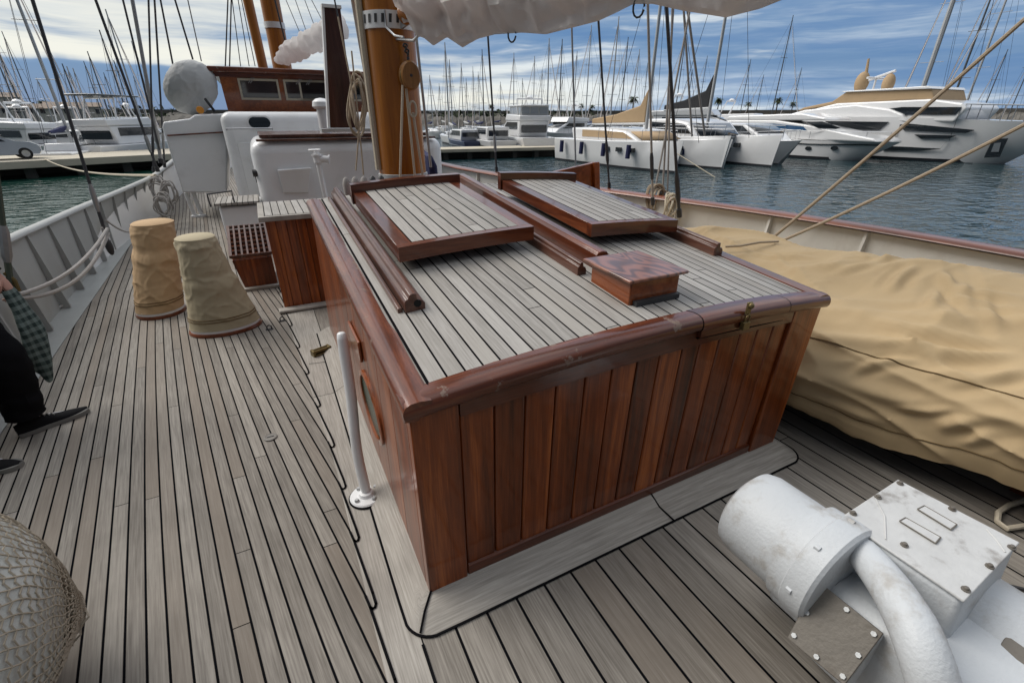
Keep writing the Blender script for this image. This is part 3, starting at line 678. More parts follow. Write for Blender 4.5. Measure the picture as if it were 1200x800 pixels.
# brass fairlead and deck filler
q = PZ(377, 414, 0); t = thing('fairlead', 'worn brass roller fairlead on the planks behind the white pipe', 'fairlead', q, R(20)); 
g = M(); g.box((-.075, -.03, 0), (.075, .03, .012)); g.box((-.075, -.03, .012), (-.055, .03, .05)); g.box((.055, -.03, .012), (.075, .03, .05)); g.box((-.055, .015, .012), (.055, .03, .045)); g.build('bracket', 'brass_old', t, bevel=.004)
g = M(); g.tube([(-.055, -.005, .03), (.055, -.005, .03)], .014, 10); g.build('roller', 'brass_old', t)
q = PZ(317, 512, .004); t = thing('deck_filler', 'small round filler cap set flush in the teak deck', 'filler cap', q)
g = M(); g.lathe([(.036, 0), (.036, .003), (.030, .005), (.028, .003), (.012, .003)], n=24); g.build('cap', 'filler_cap', t)
g = M(); g.box((-.02, -.003, .003), (.02, .003, .0055)); g.build('key_slot', 'dark_iron', t)
q = PZ(316, 385, 0)
for k, (xx, yy_, lb) in enumerate(((316, 386, 'small dark pad eye on the deck just right of the beige canvas drum'), (331, 376, 'dark deck ring nearest the foot of the teak topped locker'))):
    q = PZ(xx, yy_, 0); t = thing('pad_eye', lb, 'deck fitting', q, .4 * k)
    g = M(); g.box((-.03, -.015, 0), (.03, .015, .008)); g.build('plate', 'dark_iron', t, bevel=.003)
    g = M(); g.tube([(-.018, 0, .008), (-.018, 0, .03), (0, 0, .042), (.018, 0, .03), (.018, 0, .008)], .006, 8); g.build('ring', 'dark_iron', t)

# canvas covered drums
def drum(base, top, rb, rt, squash, name, label, mat, seed, belt=.45, bulge=.06):
    t = thing(name, label, 'canvas cover', (base.x, base.y, 0)); off = t.location
    h = top.z; NU, NV = 80, 120
    def pt(a, b_):
        q = 2 * math.pi * b_; z = lerp(.055, h, a)
        f = a; r_ = lerp(rb, rt, f ** .8)
        sq = lerp(squash, 1., a)
        if belt: r_ *= 1 + bulge * math.exp(-((a - belt) / .05) ** 2) * (.3 + .7 * abs(fbm((math.cos(q) * 2, math.sin(q) * 2, seed)))) - .05 * math.exp(-((a - belt - .1) / .06) ** 2)
        cx_, cy_ = lerp(base.x, top.x, a), lerp(base.y, top.y, a)
        cr = lambda fa, fb, fc_, sd_: max(0, 1 - 2 * abs(noise.noise(Vector((math.cos(q) * fa + a * fb, math.sin(q) * fa - a * fb, a * fc_ + sd_))))) ** 5
        wv = .008 * fbm((math.cos(q) * 1.2, math.sin(q) * 1.2, a * 2 + seed)) + .009 * cr(.9, .9, 3.0, seed) + .006 * cr(1.3, -1.6, 4.5, seed + 5) + .0025 * cr(.8, .3, 9., seed + 9)
        wv += .006 * math.sin(q * 7 + 2 * a + seed) * max(0, a - .6) * 2
        wv *= min(1., 6 * a + .15) * (1 if a < .97 else .3)
        r2 = r_ + wv
        return (cx_ + r2 * math.cos(q), cy_ + r2 * sq * math.sin(q), z)
    g = M(off); g.grid(NU, NV, lambda a, c: pt(a, c * (NV - 1) / NV), wrap=True); g.build('cover', mat, t)
    ring = [pt(1., k / NV) for k in range(NV)]
    g = M(off); g.add([(*p[:2], p[2] + .0) for p in ring] + [(lerp(p[0], top.x, .12), lerp(p[1], top.y, .12), p[2] + .012) for p in ring] + [(top.x, top.y, h + .016)],
                      [(k, (k + 1) % NV, NV + (k + 1) % NV, NV + k) for k in range(NV)] + [(NV + k, NV + (k + 1) % NV, 2 * NV) for k in range(NV)])
    g.build('top_panel', mat, t)
    for a in (.10, .13):
        g = M(off); pts = [Vector(pt(a, k / 60)) for k in range(61)]
        c0 = Vector((lerp(base.x, top.x, a), lerp(base.y, top.y, a), 0))
        pts = [p + (Vector((p.x, p.y, 0)) - c0).normalized() * .002 for p in pts]
        g.tube(pts, .004, 5, cap=False); g.build('seam', 'canvas_seam', t)
    g = M(off); g.lathe([(rb * .985, .028), (rb * .99, .062), (rb * .9, .066)], (base.x, base.y, 0), n=48, sy=squash); g.build('white_band', 'white_paint', t)
    g = M(off); g.lathe([(rb * 1.03, 0), (rb * 1.05, .012), (rb * 1.02, .030), (rb * .95, .032)], (base.x, base.y, 0), n=48, sy=squash); g.build('base_ring', 'varnished_cap', t)
    return t
drum(PZ(190, 366, 0), Vector((-.995, 5.3, .83)), .195, .165, 1., 'canvas_drum', 'taller golden tan canvas covered drum nearer the ribbed bulwark', 'canvas_gold', 3.1, .62, .07)
drum(PZ(266, 384, 0), Vector((-.60, 4.5, .82)), .275, .140, .72, 'canvas_drum', 'flared beige canvas covered drum standing in front of the golden one', 'canvas_beige', 8.4, .5, .05)

# teak topped locker beside the deckhouse
t = thing('deck_locker', 'mahogany locker with a planked teak top tucked beside the deckhouse', 'locker', (.3, 4.7, 0)); off = t.location
g = M(off); x = -.075
while x < .95:
    g.cur = random.uniform(.15, .85); g.box((x, 4.72, .03), (x + .082, 4.75, .86)); x += .085
g.build('front_panel', 'mahogany_up', t, bevel=.004)
g = M(off); g.cur = .4; g.box((-.075, 4.752, .0), (.95, 5.5, .86)); g.build('body', 'mahogany_up', t)
g = M(off); g.box((-.12, 4.67, .86), (1.0, 5.56, .905)); g.build('top_frame', 'margin_teak', t, bevel=.006, uv=lambda c: (.3, c.x + c.y))
g = M(off); g.add([(-.07, 4.71, .908), (1., 4.71, .908), (1., 5.53, .908), (-.07, 5.53, .908)], [(0, 1, 2, 3)]); g.build('top_planking', 'roof_teak', t, uv=lambda c: (c.x + 6.5, c.y), smooth=False)
g = M(off); g.box((-.13, 4.62, .004), (1., 4.72, .035)); g.build('coaming', 'margin_teak', t, bevel=.01, uv=lambda c: (.3, c.x))
# mahogany grating step
t = thing('grating_box', 'low mahogany step box with a sloping square grating on top behind the beige drum', 'grating box', (-.2, 5.6, 0)); off = t.location
gx0, gx1, gy0, gy1, gz0, gz1 = -.48, -.10, 5.55, 6.15, .36, .56
g = M(off); g.cur = .25; g.hexa([(gx0 + .06, gy0 + .01, 0), (gx1, gy0 + .01, 0), (gx1, gy1, 0), (gx0 + .06, gy1, 0)], [(gx0, gy0 + .01, gz0 - .03), (gx1, gy0 + .01, gz0 - .03), (gx1, gy1, gz1 - .03), (gx0, gy1, gz1 - .03)]); g.build('box', 'mahogany_up', t, bevel=.006)
def gz(y): return lerp(gz0, gz1, (y - gy0) / (gy1 - gy0))
g = M(off)
for i in range(8):
    x = lerp(gx0, gx1, i / 7); w_ = .018 if 0 < i < 7 else .028
    g.hexa([(x - w_ / 2, gy0, gz0), (x + w_ / 2, gy0, gz0), (x + w_ / 2, gy1, gz1), (x - w_ / 2, gy1, gz1)], [(x - w_ / 2, gy0, gz0 + .03), (x + w_ / 2, gy0, gz0 + .03), (x + w_ / 2, gy1, gz1 + .03), (x - w_ / 2, gy1, gz1 + .03)])
for j in range(8):
    y = lerp(gy0 + .005, gy1 - .005, j / 7); w_ = .018 if 0 < j < 7 else .028
    g.hexa([(gx0, y - w_ / 2, gz(y) - .004), (gx1, y - w_ / 2, gz(y) - .004), (gx1, y + w_ / 2, gz(y) - .004), (gx0, y + w_ / 2, gz(y) - .004)], [(gx0, y - w_ / 2, gz(y) + .026), (gx1, y - w_ / 2, gz(y) + .026), (gx1, y + w_ / 2, gz(y) + .026), (gx0, y + w_ / 2, gz(y) + .026)])
g.build('grating', 'mahogany_grey', t, smooth=False)
g = M(off); g.box((gx0 + .07, gy0 + .04, gz0 - .028), (gx1 - .01, gy1 - .04, gz0 - .02)); g.build('well', 'shadow_gap', t)
g = M(off); g.box((gx0 + .02, gy0 - .06, .004), (gx1 + .02, gy0 + .01, .03)); g.build('coaming', 'margin_teak', t, uv=lambda c: (.3, c.x))
# white boarding step with teak tread
t = thing('boarding_step', 'white step block with a small teak tread beside the white deckhouses', 'step', (-.5, 7.4, 0)); off = t.location
g = M(off); g.box((-.62, 7.35, 0), (-.10, 8.2, .62)); g.build('block', 'white_paint', t, bevel=.03)
g = M(off); g.box((-.66, 7.3, .64), (-.12, 7.95, .675)); g.build('tread', 'roof_teak', t, uv=lambda c: (c.x + 6.5, c.y), bevel=.004)
g = M(off); g.tube([(-.70, 7.3, .64), (-.70, 7.3, .80), (-.42, 7.32, .82), (-.42, 7.32, .66)], .012, 8); g.build('grab_rail', 'wire', t)

# ================================================================== WHITE HOUSES, WHEELHOUSE
def rbox(t, name, lo, hi, mat, bev, seg=5):
    g = M(t.location); g.box(lo, hi); return g.build(name, mat, t, bevel=bev, seg=seg)
t = thing('white_cabin', 'low white painted cabin with rounded corners directly behind the wooden mast', 'cabin', (1.25, 7.5, 0)); off = t.location
rbox(t, 'shell', (-.10, 7.5, 0), (2.62, 9.6, 1.42), 'white_paint', .17)
g = M(off); g.box((.05, 7.55, 1.44), (2.4, 9.3, 1.485)); g.box((-.0, 7.5, 1.40), (2.5, 7.56, 1.43)); g.build('roof_tray', 'mahogany_grey', t, bevel=.008)
g = M(off); c0 = PY(343, 196, 7.45)
q = [PY(325, 199, 7.47), PY(364, 196, 7.47), PY(361, 226, 7.47), PY(332, 226, 7.47)]
g.hexa([q[3] + Vector((0, .05, 0)), q[2] + Vector((0, .05, 0)), q[2], q[3]][::-1], [q[0] + Vector((0, .05, 0)), q[1] + Vector((0, .05, 0)), q[1] + Vector((0, -.08, 0)), q[0] + Vector((0, -.08, 0))][::-1]); g.build('vent_hood', 'white_paint', t, bevel=.008)
t = thing('white_cabin', 'taller white painted cabin with a small dark slot window under the brown wheelhouse', 'cabin', (1.25, 9.8, 0)); off = t.location
rbox(t, 'shell', (-.47, 9.8, 0), (2.95, 11.6, 1.78), 'white_paint', .16)
a, b_, c_, d_ = PY(290, 137.5, 9.795), PY(317, 137.5, 9.795), PY(318, 150, 9.795), PY(291, 150, 9.795)
def rrect(x0, x1, z0, z1, r_, y): return [(cx_ + r_ * math.cos(q), y, cz_ + r_ * math.sin(q)) for (cx_, cz_, q0) in ((x1 - r_, z1 - r_, 0), (x0 + r_, z1 - r_, 1), (x0 + r_, z0 + r_, 2), (x1 - r_, z0 + r_, 3)) for q in [(q0 + k / 6) * math.pi / 2 for k in range(7)]]
g = M(off); g.prism(rrect(a.x - .025, c_.x + .025, c_.z - .025, a.z + .025, .10, 9.782), (0, .03, 0)); sw = g.build('slot_window', 'white_paint', t)
g = M(off); g.prism(rrect(a.x, c_.x, c_.z, a.z, .085, 9.776), (0, .01, 0)); g.build('pane', 'glass_dark', sw)
# fittings of the white cabins
wc_ = bpy.data.objects['white_cabin']; off = wc_.location
g = M(off); g.tube([(-.06, 7.62, 1.0), (-.13, 7.62, 1.0)], .05, 14); g.build('side_light', 'dark_iron', wc_)
for k in range(3):
    g = M(off); y_ = 7.8 + k * .55; g.lathe([(.10, -.112), (.10, -.096), (.085, -.094)], (0, y_, .95), 'X', 18); g.build('port_light', 'glass_dark', wc_)
wb_ = bpy.data.objects['white_cabin.001']; off = wb_.location
g = M(off); g.tube([(-.40, 9.74, 1.50), (-.40, 9.70, 1.52), (.3, 9.70, 1.52), (.3, 9.78, 1.50)], .012, 8); g.build('grab_rail', 'steel', wb_)
g = M(off); g.box((-.30, 9.785, .25), (.25, 9.802, 1.30)); dr_ = g.build('door', 'white_paint', wb_, bevel=.02, seg=3)
g = M(off); g.box((.17, 9.765, .75), (.21, 9.79, .87)); g.build('handle', 'steel', dr_)
g = M(off); g.box((-.48, 10.2, 1.30), (-.465, 10.9, 1.55)); g.build('side_pane', 'glass_dark', wb_, bevel=.005)
# lamp and aerial on the wheelhouse roof are set further down
# overhanging wing
t = thing('deck_wing', 'white overhanging side wing on two slim posts above the narrow side deck', 'cabin wing', (-1, 10.6, 0)); off = t.location
pr = [PY(190, 150, 10.4), PY(191, 143, 10.4), PY(222, 139, 10.4), PY(228, 134.5, 10.4), PY(266, 133, 10.4), PY(266, 226, 10.4), PY(214, 226, 10.4)]
pr = [Vector((p.x, 10.4, p.z)) for p in pr]
g = M(off); g.prism(pr[::-1], (0, 1.7, 0)); g.build('shell', 'white_paint', t, bevel=.03, seg=4)
a, b_ = PY(196, 159, 10.38), PY(262, 155, 10.38); g = M(off); g.tube([a, b_], .012, 6); g.build('rubbing_strip', 'mahogany_along', t)
for p0, p1 in (((213, 226), (221, 250)), ((221, 224), (231, 249))):
    g = M(off); b2 = PZ(p1[0], p1[1] + 2, 0); a2 = PY(p0[0], p0[1], 10.6); g.tube([(a2.x + .06, 10.6, a2.z), (a2.x + .10, 10.6, .0)], .035, 10); g.lathe([(.07, 0), (.07, .03), (.04, .04)], (a2.x + .10, 10.6, 0), n=16); g.build('post', 'white_paint', t)
# wheelhouse
WY = 11.2
t = thing('wheelhouse', 'brown varnished wheelhouse with dark windows and an overhanging flat roof', 'wheelhouse', (1.25, WY, 1.75)); off = t.location
q0 = PY(253, 84, WY); q1 = PY(263, 121, WY); zt, zb = q0.z, q1.z
xr = 2 * 1.25
g = M(off); xb, xt = q1.x, q0.x; X2b, X2t = xr - xb, xr - xt
g.hexa([(xb + .03, WY + .04, zb - .15), (X2b - .03, WY + .04, zb - .15), (X2b - .03, WY + 2.2, zb - .15), (xb + .03, WY + 2.2, zb - .15)], [(xt + .03, WY - .06, zt), (X2t - .03, WY - .06, zt), (X2t - .03, WY + 2.2, zt), (xt + .03, WY + 2.2, zt)])
g.build('wall', 'mahogany_red', t, smooth=False)
g = M(off); g.box((xt - .12, WY - .30, zt - .02), (X2t + .12, WY + 2.4, zt + .07)); g.build('roof', 'mahogany_worn_across', t, bevel=.02)
g = M(off); g.box((xt - .05, WY - .18, zt - .09), (X2t + .05, WY + 2.3, zt - .022)); g.build('roof_beam', 'mahogany_across', t)
def wface(z): return lerp(WY + .035, WY - .065, (z - zb + .15) / (zt - zb + .15))
for (l, r_) in ((278, 325), (331, 383), (0, 1), (2, 3)):
    if l < 10:
        w_ = PY(331, 93, WY).x, PY(383, 93, WY).x; u0 = xr - w_[1] + (0 if l == 0 else .75) - .0; u1 = u0 + .6
    else: u0, u1 = PY(l, 93, WY).x, PY(r_, 93, WY).x
    zz0, zz1 = PY(278, 117, WY).z, PY(278, 92, WY).z
    g = M(off); e = .035
    def fp(x, z, o_=0): return (x, wface(z) - o_, z)
    for (xa, xb_, za, zb_) in ((u0, u1, zz1 - e, zz1), (u0, u1, zz0, zz0 + e), (u0, u0 + e, zz0 + e, zz1 - e), (u1 - e, u1, zz0 + e, zz1 - e)):
        g.hexa([fp(xa, za, .03), fp(xb_, za, .03), fp(xb_, za), fp(xa, za)], [fp(xa, zb_, .03), fp(xb_, zb_, .03), fp(xb_, zb_), fp(xa, zb_)])
    wf = g.build('window', 'rope_cream', t, smooth=False)
    g = M(off); g.add([fp(u0 + e, zz0 + e, .008), fp(u1 - e, zz0 + e, .008), fp(u1 - e, zz1 - e, .008), fp(u0 + e, zz1 - e, .008)], [(0, 1, 2, 3)]); g.build('pane', 'glass_dark', wf, smooth=False)
    g = M(off); xm = lerp(u0, u1, .38)
    for k in (0, .035): g.tube([fp(xm - .09 + k, zz0 + .28, .035), fp(xm + .03 + k, zz1 + .06, .05)], .006, 5)
    g.build('wiper', 'wire_pale', wf)
g = M(off); k0 = .14
sp = lambda y_, z: (lerp(xb + .03, xt + .03, (z - zb + .15) / (zt - zb + .15)) - .006, y_, z)
for ya, yb in ((WY + .2, WY + .95), (WY + 1.1, WY + 1.95)):
    g.add([sp(ya, zb + .1), sp(yb, zb + .1), sp(yb, zt - .16), sp(ya, zt - .16)], [(0, 1, 2, 3)])
g.build('side_pane', 'glass_dark', t, smooth=False)
# covered radar dome / dinghy on the wing roof
cc = PY(224, 102, 11.0); t = thing('covered_dome', 'big round bundle wrapped in a pale grey cover on the wing roof', 'covered dome', (cc.x, 11.0, cc.z - .45)); off = t.location
rr = .42
def dome(a, b_):
    th = math.pi * (a - .5); ph = 2 * math.pi * b_
    d_ = Vector((math.cos(th) * math.cos(ph), math.cos(th) * math.sin(ph), math.sin(th)))
    pk = d_ - Vector((.25, -.85, -.45)).normalized(); pl_ = pk.length
    an = math.atan2(pk.z, pk.x)
    w_ = .07 * (1 - abs(math.sin(an * 4.5 + 1.3 * fbm(tuple(d_ * 1.6))))) ** 2 * math.exp(-pl_ * .7) * min(1, pl_ * 3) + .02 * fbm(tuple(d_ * 2.5))
    r2 = rr * (1 + w_ - .10 * math.exp(-(pl_ / .3) ** 2))
    q = Vector((d_.x * r2 * 1.12, d_.y * r2 * .85, d_.z * r2 * (1.16 if d_.z < 0 else 1.08))); dv = Vector((-.78 * math.cos(AZ), .78 * math.sin(AZ), .62)); q -= dv * (.24 * q.dot(dv))
    return (cc.x + q.x, 11.0 + q.y, cc.z + q.z)
g = M(off); g.grid(70, 110, lambda a, b_: dome(a, b_ * 109 / 110), wrap=True); g.build('cover', 'grey_cover', t)
q = PY(234, 129, 10.35); g = M(off); g.lathe([(.001, 0), (.055, .0), (.06, .02), (.04, .05), (.001, .06)], (q.x, 10.42, q.z), 'Y', 14); g.build('buoy_light', 'orange_plastic', t)
g = M(off); a = PY(240, 116, 10.4); b_ = PY(252, 131, 10.4); g.tube([a + Vector((0, .08, 0)), lerp(a, b_, .5), b_], .022, 6); g.build('strap', 'black_canvas', t)

# white hydrant valve on a post
q = PY(372, 185, 7.2); t = thing('fire_hydrant', 'white hydrant valve with wheel on a post before the low white cabin', 'hydrant', (q.x, 7.2, 0)); off = t.location
g = M(off); g.tube([(q.x + .04, 7.2, 0), (q.x, 7.2, q.z - .05)], .035, 12); g.build('post', 'white_paint', t)
g = M(off); g.lathe([(.03, -.08), (.055, -.06), (.055, .02), (.07, .025), (.07, .045), (.04, .05), (.03, .09)], (q.x, 7.2, q.z), n=16); g.tube([(q.x, 7.2, q.z - .01), (q.x + .13, 7.16, q.z - .02)], [.05, .042], 12); g.tube([(q.x + .125, 7.16, q.z - .02), (q.x + .145, 7.155, q.z - .025)], .06, 12); g.build('valve_body', 'white_paint', t)
g = M(off); wc = Vector((q.x - .02, 7.2, q.z + .10)); 
g.tube([wc + Vector((.075 * math.cos(k * math.pi / 8), .075 * math.sin(k * math.pi / 8), 0)) for k in range(17)], .010, 6, cap=False); g.tube([wc - Vector((.07, 0, 0)), wc + Vector((.07, 0, 0))], .008, 6); g.tube([wc - Vector((0, .07, 0)), wc + Vector((0, .07, 0))], .008, 6); g.build('hand_wheel', 'white_paint', t)
# mahogany upright on the low cabin
p = [PY(380, 9, 7.2), PY(399, 10, 7.2), PY(417, 150, 7.2), PY(387, 150, 7.2)]
t = thing('wooden_upright', 'tapering dark mahogany board standing upright on the low cabin with a pale edge', 'upright board', (p[3].x, 7.2, p[3].z)); off = t.location
g = M(off); g.cur = .4; g.prism([(v.x, 7.2, v.z) for v in p][::-1], (0, .09, 0)); g.build('board', 'mahogany_dark', t, bevel=.006)
g = M(off); g.prism([(p[0].x - .03, 7.19, p[0].z), (p[0].x - .001, 7.19, p[0].z), (p[3].x - .001, 7.19, p[3].z), (p[3].x - .03, 7.19, p[3].z)][::-1], (0, .1, 0)); g.box((p[0].x - .03, 7.18, p[0].z + .001), (p[1].x + .01, 7.3, p[0].z + .035)); g.build('pale_edge', 'white_paint', t)
g = M(off); g.box((p[3].x - .12, 7.15, p[3].z - .05), (p[2].x + .35, 7.35, p[3].z - .01)); g.build('foot_bar', 'galvanised', t)
# white ventilator head beside it
q = PY(377, 125, 7.9); t = thing('ventilator', 'small white mushroom ventilator half hidden by the mahogany upright', 'ventilator', (q.x, 7.9, 1.42)); off = t.location
g = M(off); g.lathe([(.08, 1.42 - off.z), (.08, q.z - .03 - off.z)], off, n=16); g.build('stem', 'white_paint', t)
g = M(off); g.lathe([(.10, -.03), (.13, 0), (.12, .06), (.07, .10), (.01, .11)], (q.x, 7.9, q.z), n=20); g.build('cowl', 'white_paint', t)

# ================================================================== MAST, BOOM, BLOCK
MX, MY = 1.215, 4.7
mt = thing('mast', 'thick varnished pine mast rising behind the sliding hatches', 'mast', (MX, MY, 0)); off = mt.location
g = M(off); g.lathe([(.222, 0), (.222, 1.0), (.215, 2.5), (.20, 5), (.17, 12), (.12, 16)], (MX, MY, 0), n=40, sy=.95); g.build('spar', 'mast_pine', mt)
g = M(off); g.lathe([(.226, 0), (.234, .004), (.234, .056), (.226, .06)], (MX, MY, 1.155), n=40, sy=.95); g.build('base_band', 'galvanised', mt)
zc = PY(440, 20, 4.5).z
g = M(off); g.lathe([(.213, 0), (.226, .003), (.226, .125), (.213, .128)], (MX, MY, zc - .07), n=40, sy=.95); cb = g.build('upper_band', 'white_paint', mt)
for k in range(9):
    g = M(off)
    a = math.pi * (1.02 + k * .085); p = Vector((MX + .227 * math.cos(a), MY + .227 * .95 * math.sin(a), zc)); nrm = Vector((math.cos(a), math.sin(a), 0)); sd = Vector((-math.sin(a), math.cos(a), 0))
    g.prism([p - sd * .012 + Vector((0, 0, -.03)), p + sd * .010 + Vector((0, 0, -.03)), p + sd * .018 + Vector((0, 0, .03)), p - sd * .006 + Vector((0, 0, .03))], nrm * .002)
    g.build('band_slot', 'dark_iron', cb)
g = M(off); g.tube([(MX - .235, MY - .02, 1.25), (MX - .24, MY - .02, 3.), (MX - .235, MY, 6)], .03, 8); g.build('luff_rope', 'rope_cream', mt)
# pin rail at the foot with belaying pins
g = M(off); g.box((.55, 4.28, .99), (1.0, 4.40, 1.04)); pr_ = g.build('pin_rail', 'mahogany_across', mt, bevel=.008)
for k in range(5):
    g = M(off); x = .62 + .075 * k; g.lathe([(.016, -.16), (.02, -.02), (.026, .0), (.03, .06), (.033, .13), (.024, .17), (.008, .185)], (x, 4.34, 1.05), n=12); g.build('belaying_pin', 'rope_grey' if k < 3 else 'dark_iron', mt)
# boom with furled sail
ph = R(25); BD = Vector((math.sin(ph), -math.cos(ph), 0)); BN = Vector((-BD.y, BD.x, 0)); BA = Vector((MX + .06, MY - .25, 0))
def PB(px, py):
    r = ray(px, py); return O + r * ((BA - O).dot(BN) / r.dot(BN))
t = thing('boom', 'boom with a pale furled sail cover swung out over the starboard hatch', 'boom', (BA.x, BA.y, 2.5)); off = t.location
lowpx = [(484, 30), (494, 44), (508, 56), (524, 46), (542, 58), (560, 48), (580, 43), (612, 41), (640, 43), (668, 36), (700, 28), (722, 18), (742, 8), (765, 8), (800, 16), (850, 24), (890, 14), (925, 0), (990, -24), (1060, -60)]
LP = [PB(*p) for p in lowpx]; LS = [(p - BA).dot(BD) for p in LP]
def low(s):
    if s <= LS[0]: return LP[0].z
    for (a, b_, p, q) in zip(LS, LS[1:], LP, LP[1:]):
        if a <= s <= b_: return lerp(p.z, q.z, (s - a) / (b_ - a))
    return LP[-1].z
SE = LS[-1]
def sail(a, b_):
    s = lerp(.06, SE, a); zl = low(s) + .012; zt = 2.76 + .03 * s; th = 2 * math.pi * b_
    cz = (zl + zt) / 2; hh = (zt - zl) / 2; wd = .15 + .02 * math.sin(s * 3)
    c_, s_ = math.cos(th), math.sin(th)
    fold = .035 * math.sin(5.5 * th + 9 * s + 3 * fbm((s * 2, b_, 3))) * (.5 + .5 * s_ * s_) * 0.6 + .045 * fbm((s * 3.2, c_ * 1.6, s_ * 1.6)) + .02 * math.sin(s * 26 + 3 * s_ + 4 * fbm((s * 3, s_, 2)))
    p = BA + BD * s + BN * ((wd * (1 - .75 * max(0, -s_) ** 2) + fold) * c_); p.z = cz + hh * s_ + (0.0 if s_ < -.9 else .4 * fold * s_)
    return p
g = M(off); g.grid(170, 40, lambda a, b_: sail(a, b_ * 39 / 40), wrap=True); g.build('sail_cover', 'sail_cover', t)
g = M(off); g.tube([BA + BD * .02 + Vector((0, 0, 2.45)), BA + BD * SE + Vector((0, 0, 2.55))], .075, 14); g.build('spar', 'mast_pine', t)
g = M(off)                                                           # gooseneck plates and bails
a = PB(462, 8); g.prism([PB(455, 6) , PB(490, -10), PB(492, 18), PB(470, 34), PB(456, 28)], BN * .02); g.build('gooseneck_plate', 'galvanised', t)
g = M(off); P_ = [PB(457, 10), PB(458, 40), PB(468, 47), PB(488, 48), PB(494, 42), PB(492, 36)]; g.tube([p - BN * .03 for p in P_], .012, 8); P_ = [PB(462, 14), PB(464, 34), PB(474, 44), PB(484, 46)]; g.tube([p - BN * .10 for p in P_], .010, 8); g.build('bail', 'steel', t)
for q in ((600, 36), (749, 4)):
    g = M(off); c_ = PB(*q); g.tube([c_ + Vector((BD.x * .035 * math.cos(k * .5), BD.y * .035 * math.cos(k * .5), .05 * math.sin(k * .5) - .02)) for k in range(13)], .006, 6, cap=False); g.build('lashing', 'dark_iron', t)
# hanging block with tackle
q = PY(480, 89, 4.42); qt = PY(478, 52, 4.42)
t = thing('pulley_block', 'round wooden pulley block hanging in front of the mast on a chain', 'pulley', (q.x, q.y, q.z)); off = t.location
g = M(off)
for s in (-1, 1):
    g.lathe([(.01, -.018), (.098, -.018), (.112, -.006), (.112, .006), (.098, .018), (.01, .018)], (q.x, q.y + .035 * s, q.z), 'Y', 28, sx=.74)
g.build('cheek', 'block_wood', t)
g = M(off); g.lathe([(.01, -.016), (.08, -.016), (.065, 0), (.08, .016), (.01, .016)], (q.x, q.y, q.z), 'Y', 24); g.build('sheave', 'brass_old', t)
g = M(off); g.tube([(q.x, q.y - .056, q.z), (q.x, q.y + .056, q.z)], .012, 10); g.tube([(q.x, q.y, q.z + .10), (q.x, q.y, q.z + .14)], .012, 8); g.build('pin', 'dark_iron', t)
g = M(off)
for k in range(4):
    z = lerp(q.z + .15, qt.z, (k + .5) / 4); c_ = Vector((q.x - .005 * k, q.y, z)); h_ = (qt.z - q.z - .15) / 4 * .62
    ax_ = Vector((1, 0, 0)) if k % 2 else Vector((0, 1, 0)); g.tube([c_ + ax_ * .017 * math.cos(w_ * .524) + Vector((0, 0, h_ * math.sin(w_ * .524))) for w_ in range(13)], .0065, 6, cap=False)
g.build('chain', 'dark_iron', t)
def rope(name, label, cat, pts, r, mat, group=None, n=7, lay=False):
    pts = [Vector(p) for p in pts]; g = M(pts[0]); g.tube(pts, r, n); o = g.build(name, mat); return tag(o, label, cat, group)
def sag(a, b_, s, n=16): return [a.lerp(b_, k / n) + Vector((0, 0, -s * 4 * (k / n) * (1 - k / n))) for k in range(n + 1)]
ml = 4.44
for i, (p0, p1, lb) in enumerate((((472, 100), (469, 204), 'leftmost rope fall running down the mast from the round block'), ((476, 104), (486, 204), 'middle rope fall slanting down the mast from the round block'), ((484, 132), (495, 202), 'short right rope fall with an eye below the round block'))):
    a, b_ = PY(p0[0], p0[1], ml - .02), PY(p1[0], p1[1], ml - .0)
    o = rope('tackle_rope', lb, 'rope', [a, lerp(a, b_, .5), b_, b_ - Vector((0, -.01, .1))], .011, 'rope_cream', 'rope falls of the mast tackle')
a = PY(483, 119, ml - .03); 
rope('rope_eye', 'pale spliced rope eye with thimble under the round block', 'rope', [a + Vector((.03 * math.sin(k * math.pi / 8), 0, -.055 + .055 * math.cos(k * math.pi / 8) - .012 * (abs(k - 8) < 4))) for k in range(17)], .010, 'rope_cream')
# rope coil hanging by the upright
t = thing('rope_coil', 'tangled beige rope coil hanging between the mahogany upright and the mast', 'rope coil', PY(420, 120, 6.6)); off = t.location
for s in range(5):
    g = M(off); pts = []; random.seed(40 + s)
    ax, bx = random.uniform(-7, 7), random.uniform(-6, 6)
    for k in range(33):
        q = 2 * math.pi * k / 32; pts.append(PY(420 + ax * .5 + (6 + s) * math.cos(q) + 1.5 * math.sin(3 * q + s), 122 + (26 + 3 * s) * math.sin(q), 6.6 + .02 * s + .03 * math.sin(2 * q)))
    g.tube(pts, .014, 7, cap=False); g.build('turn', 'rope', t)
g = M(off); g.tube([PY(412, 60, 6.65), PY(416, 100, 6.6), PY(421, 150, 6.6), PY(417, 200, 6.6)], .010, 6); g.tube([PY(396, 20, 6.65), PY(410, 90, 6.6), PY(423, 170, 6.6), PY(426, 205, 6.6)], .010, 6); g.build('tail', 'rope', t)
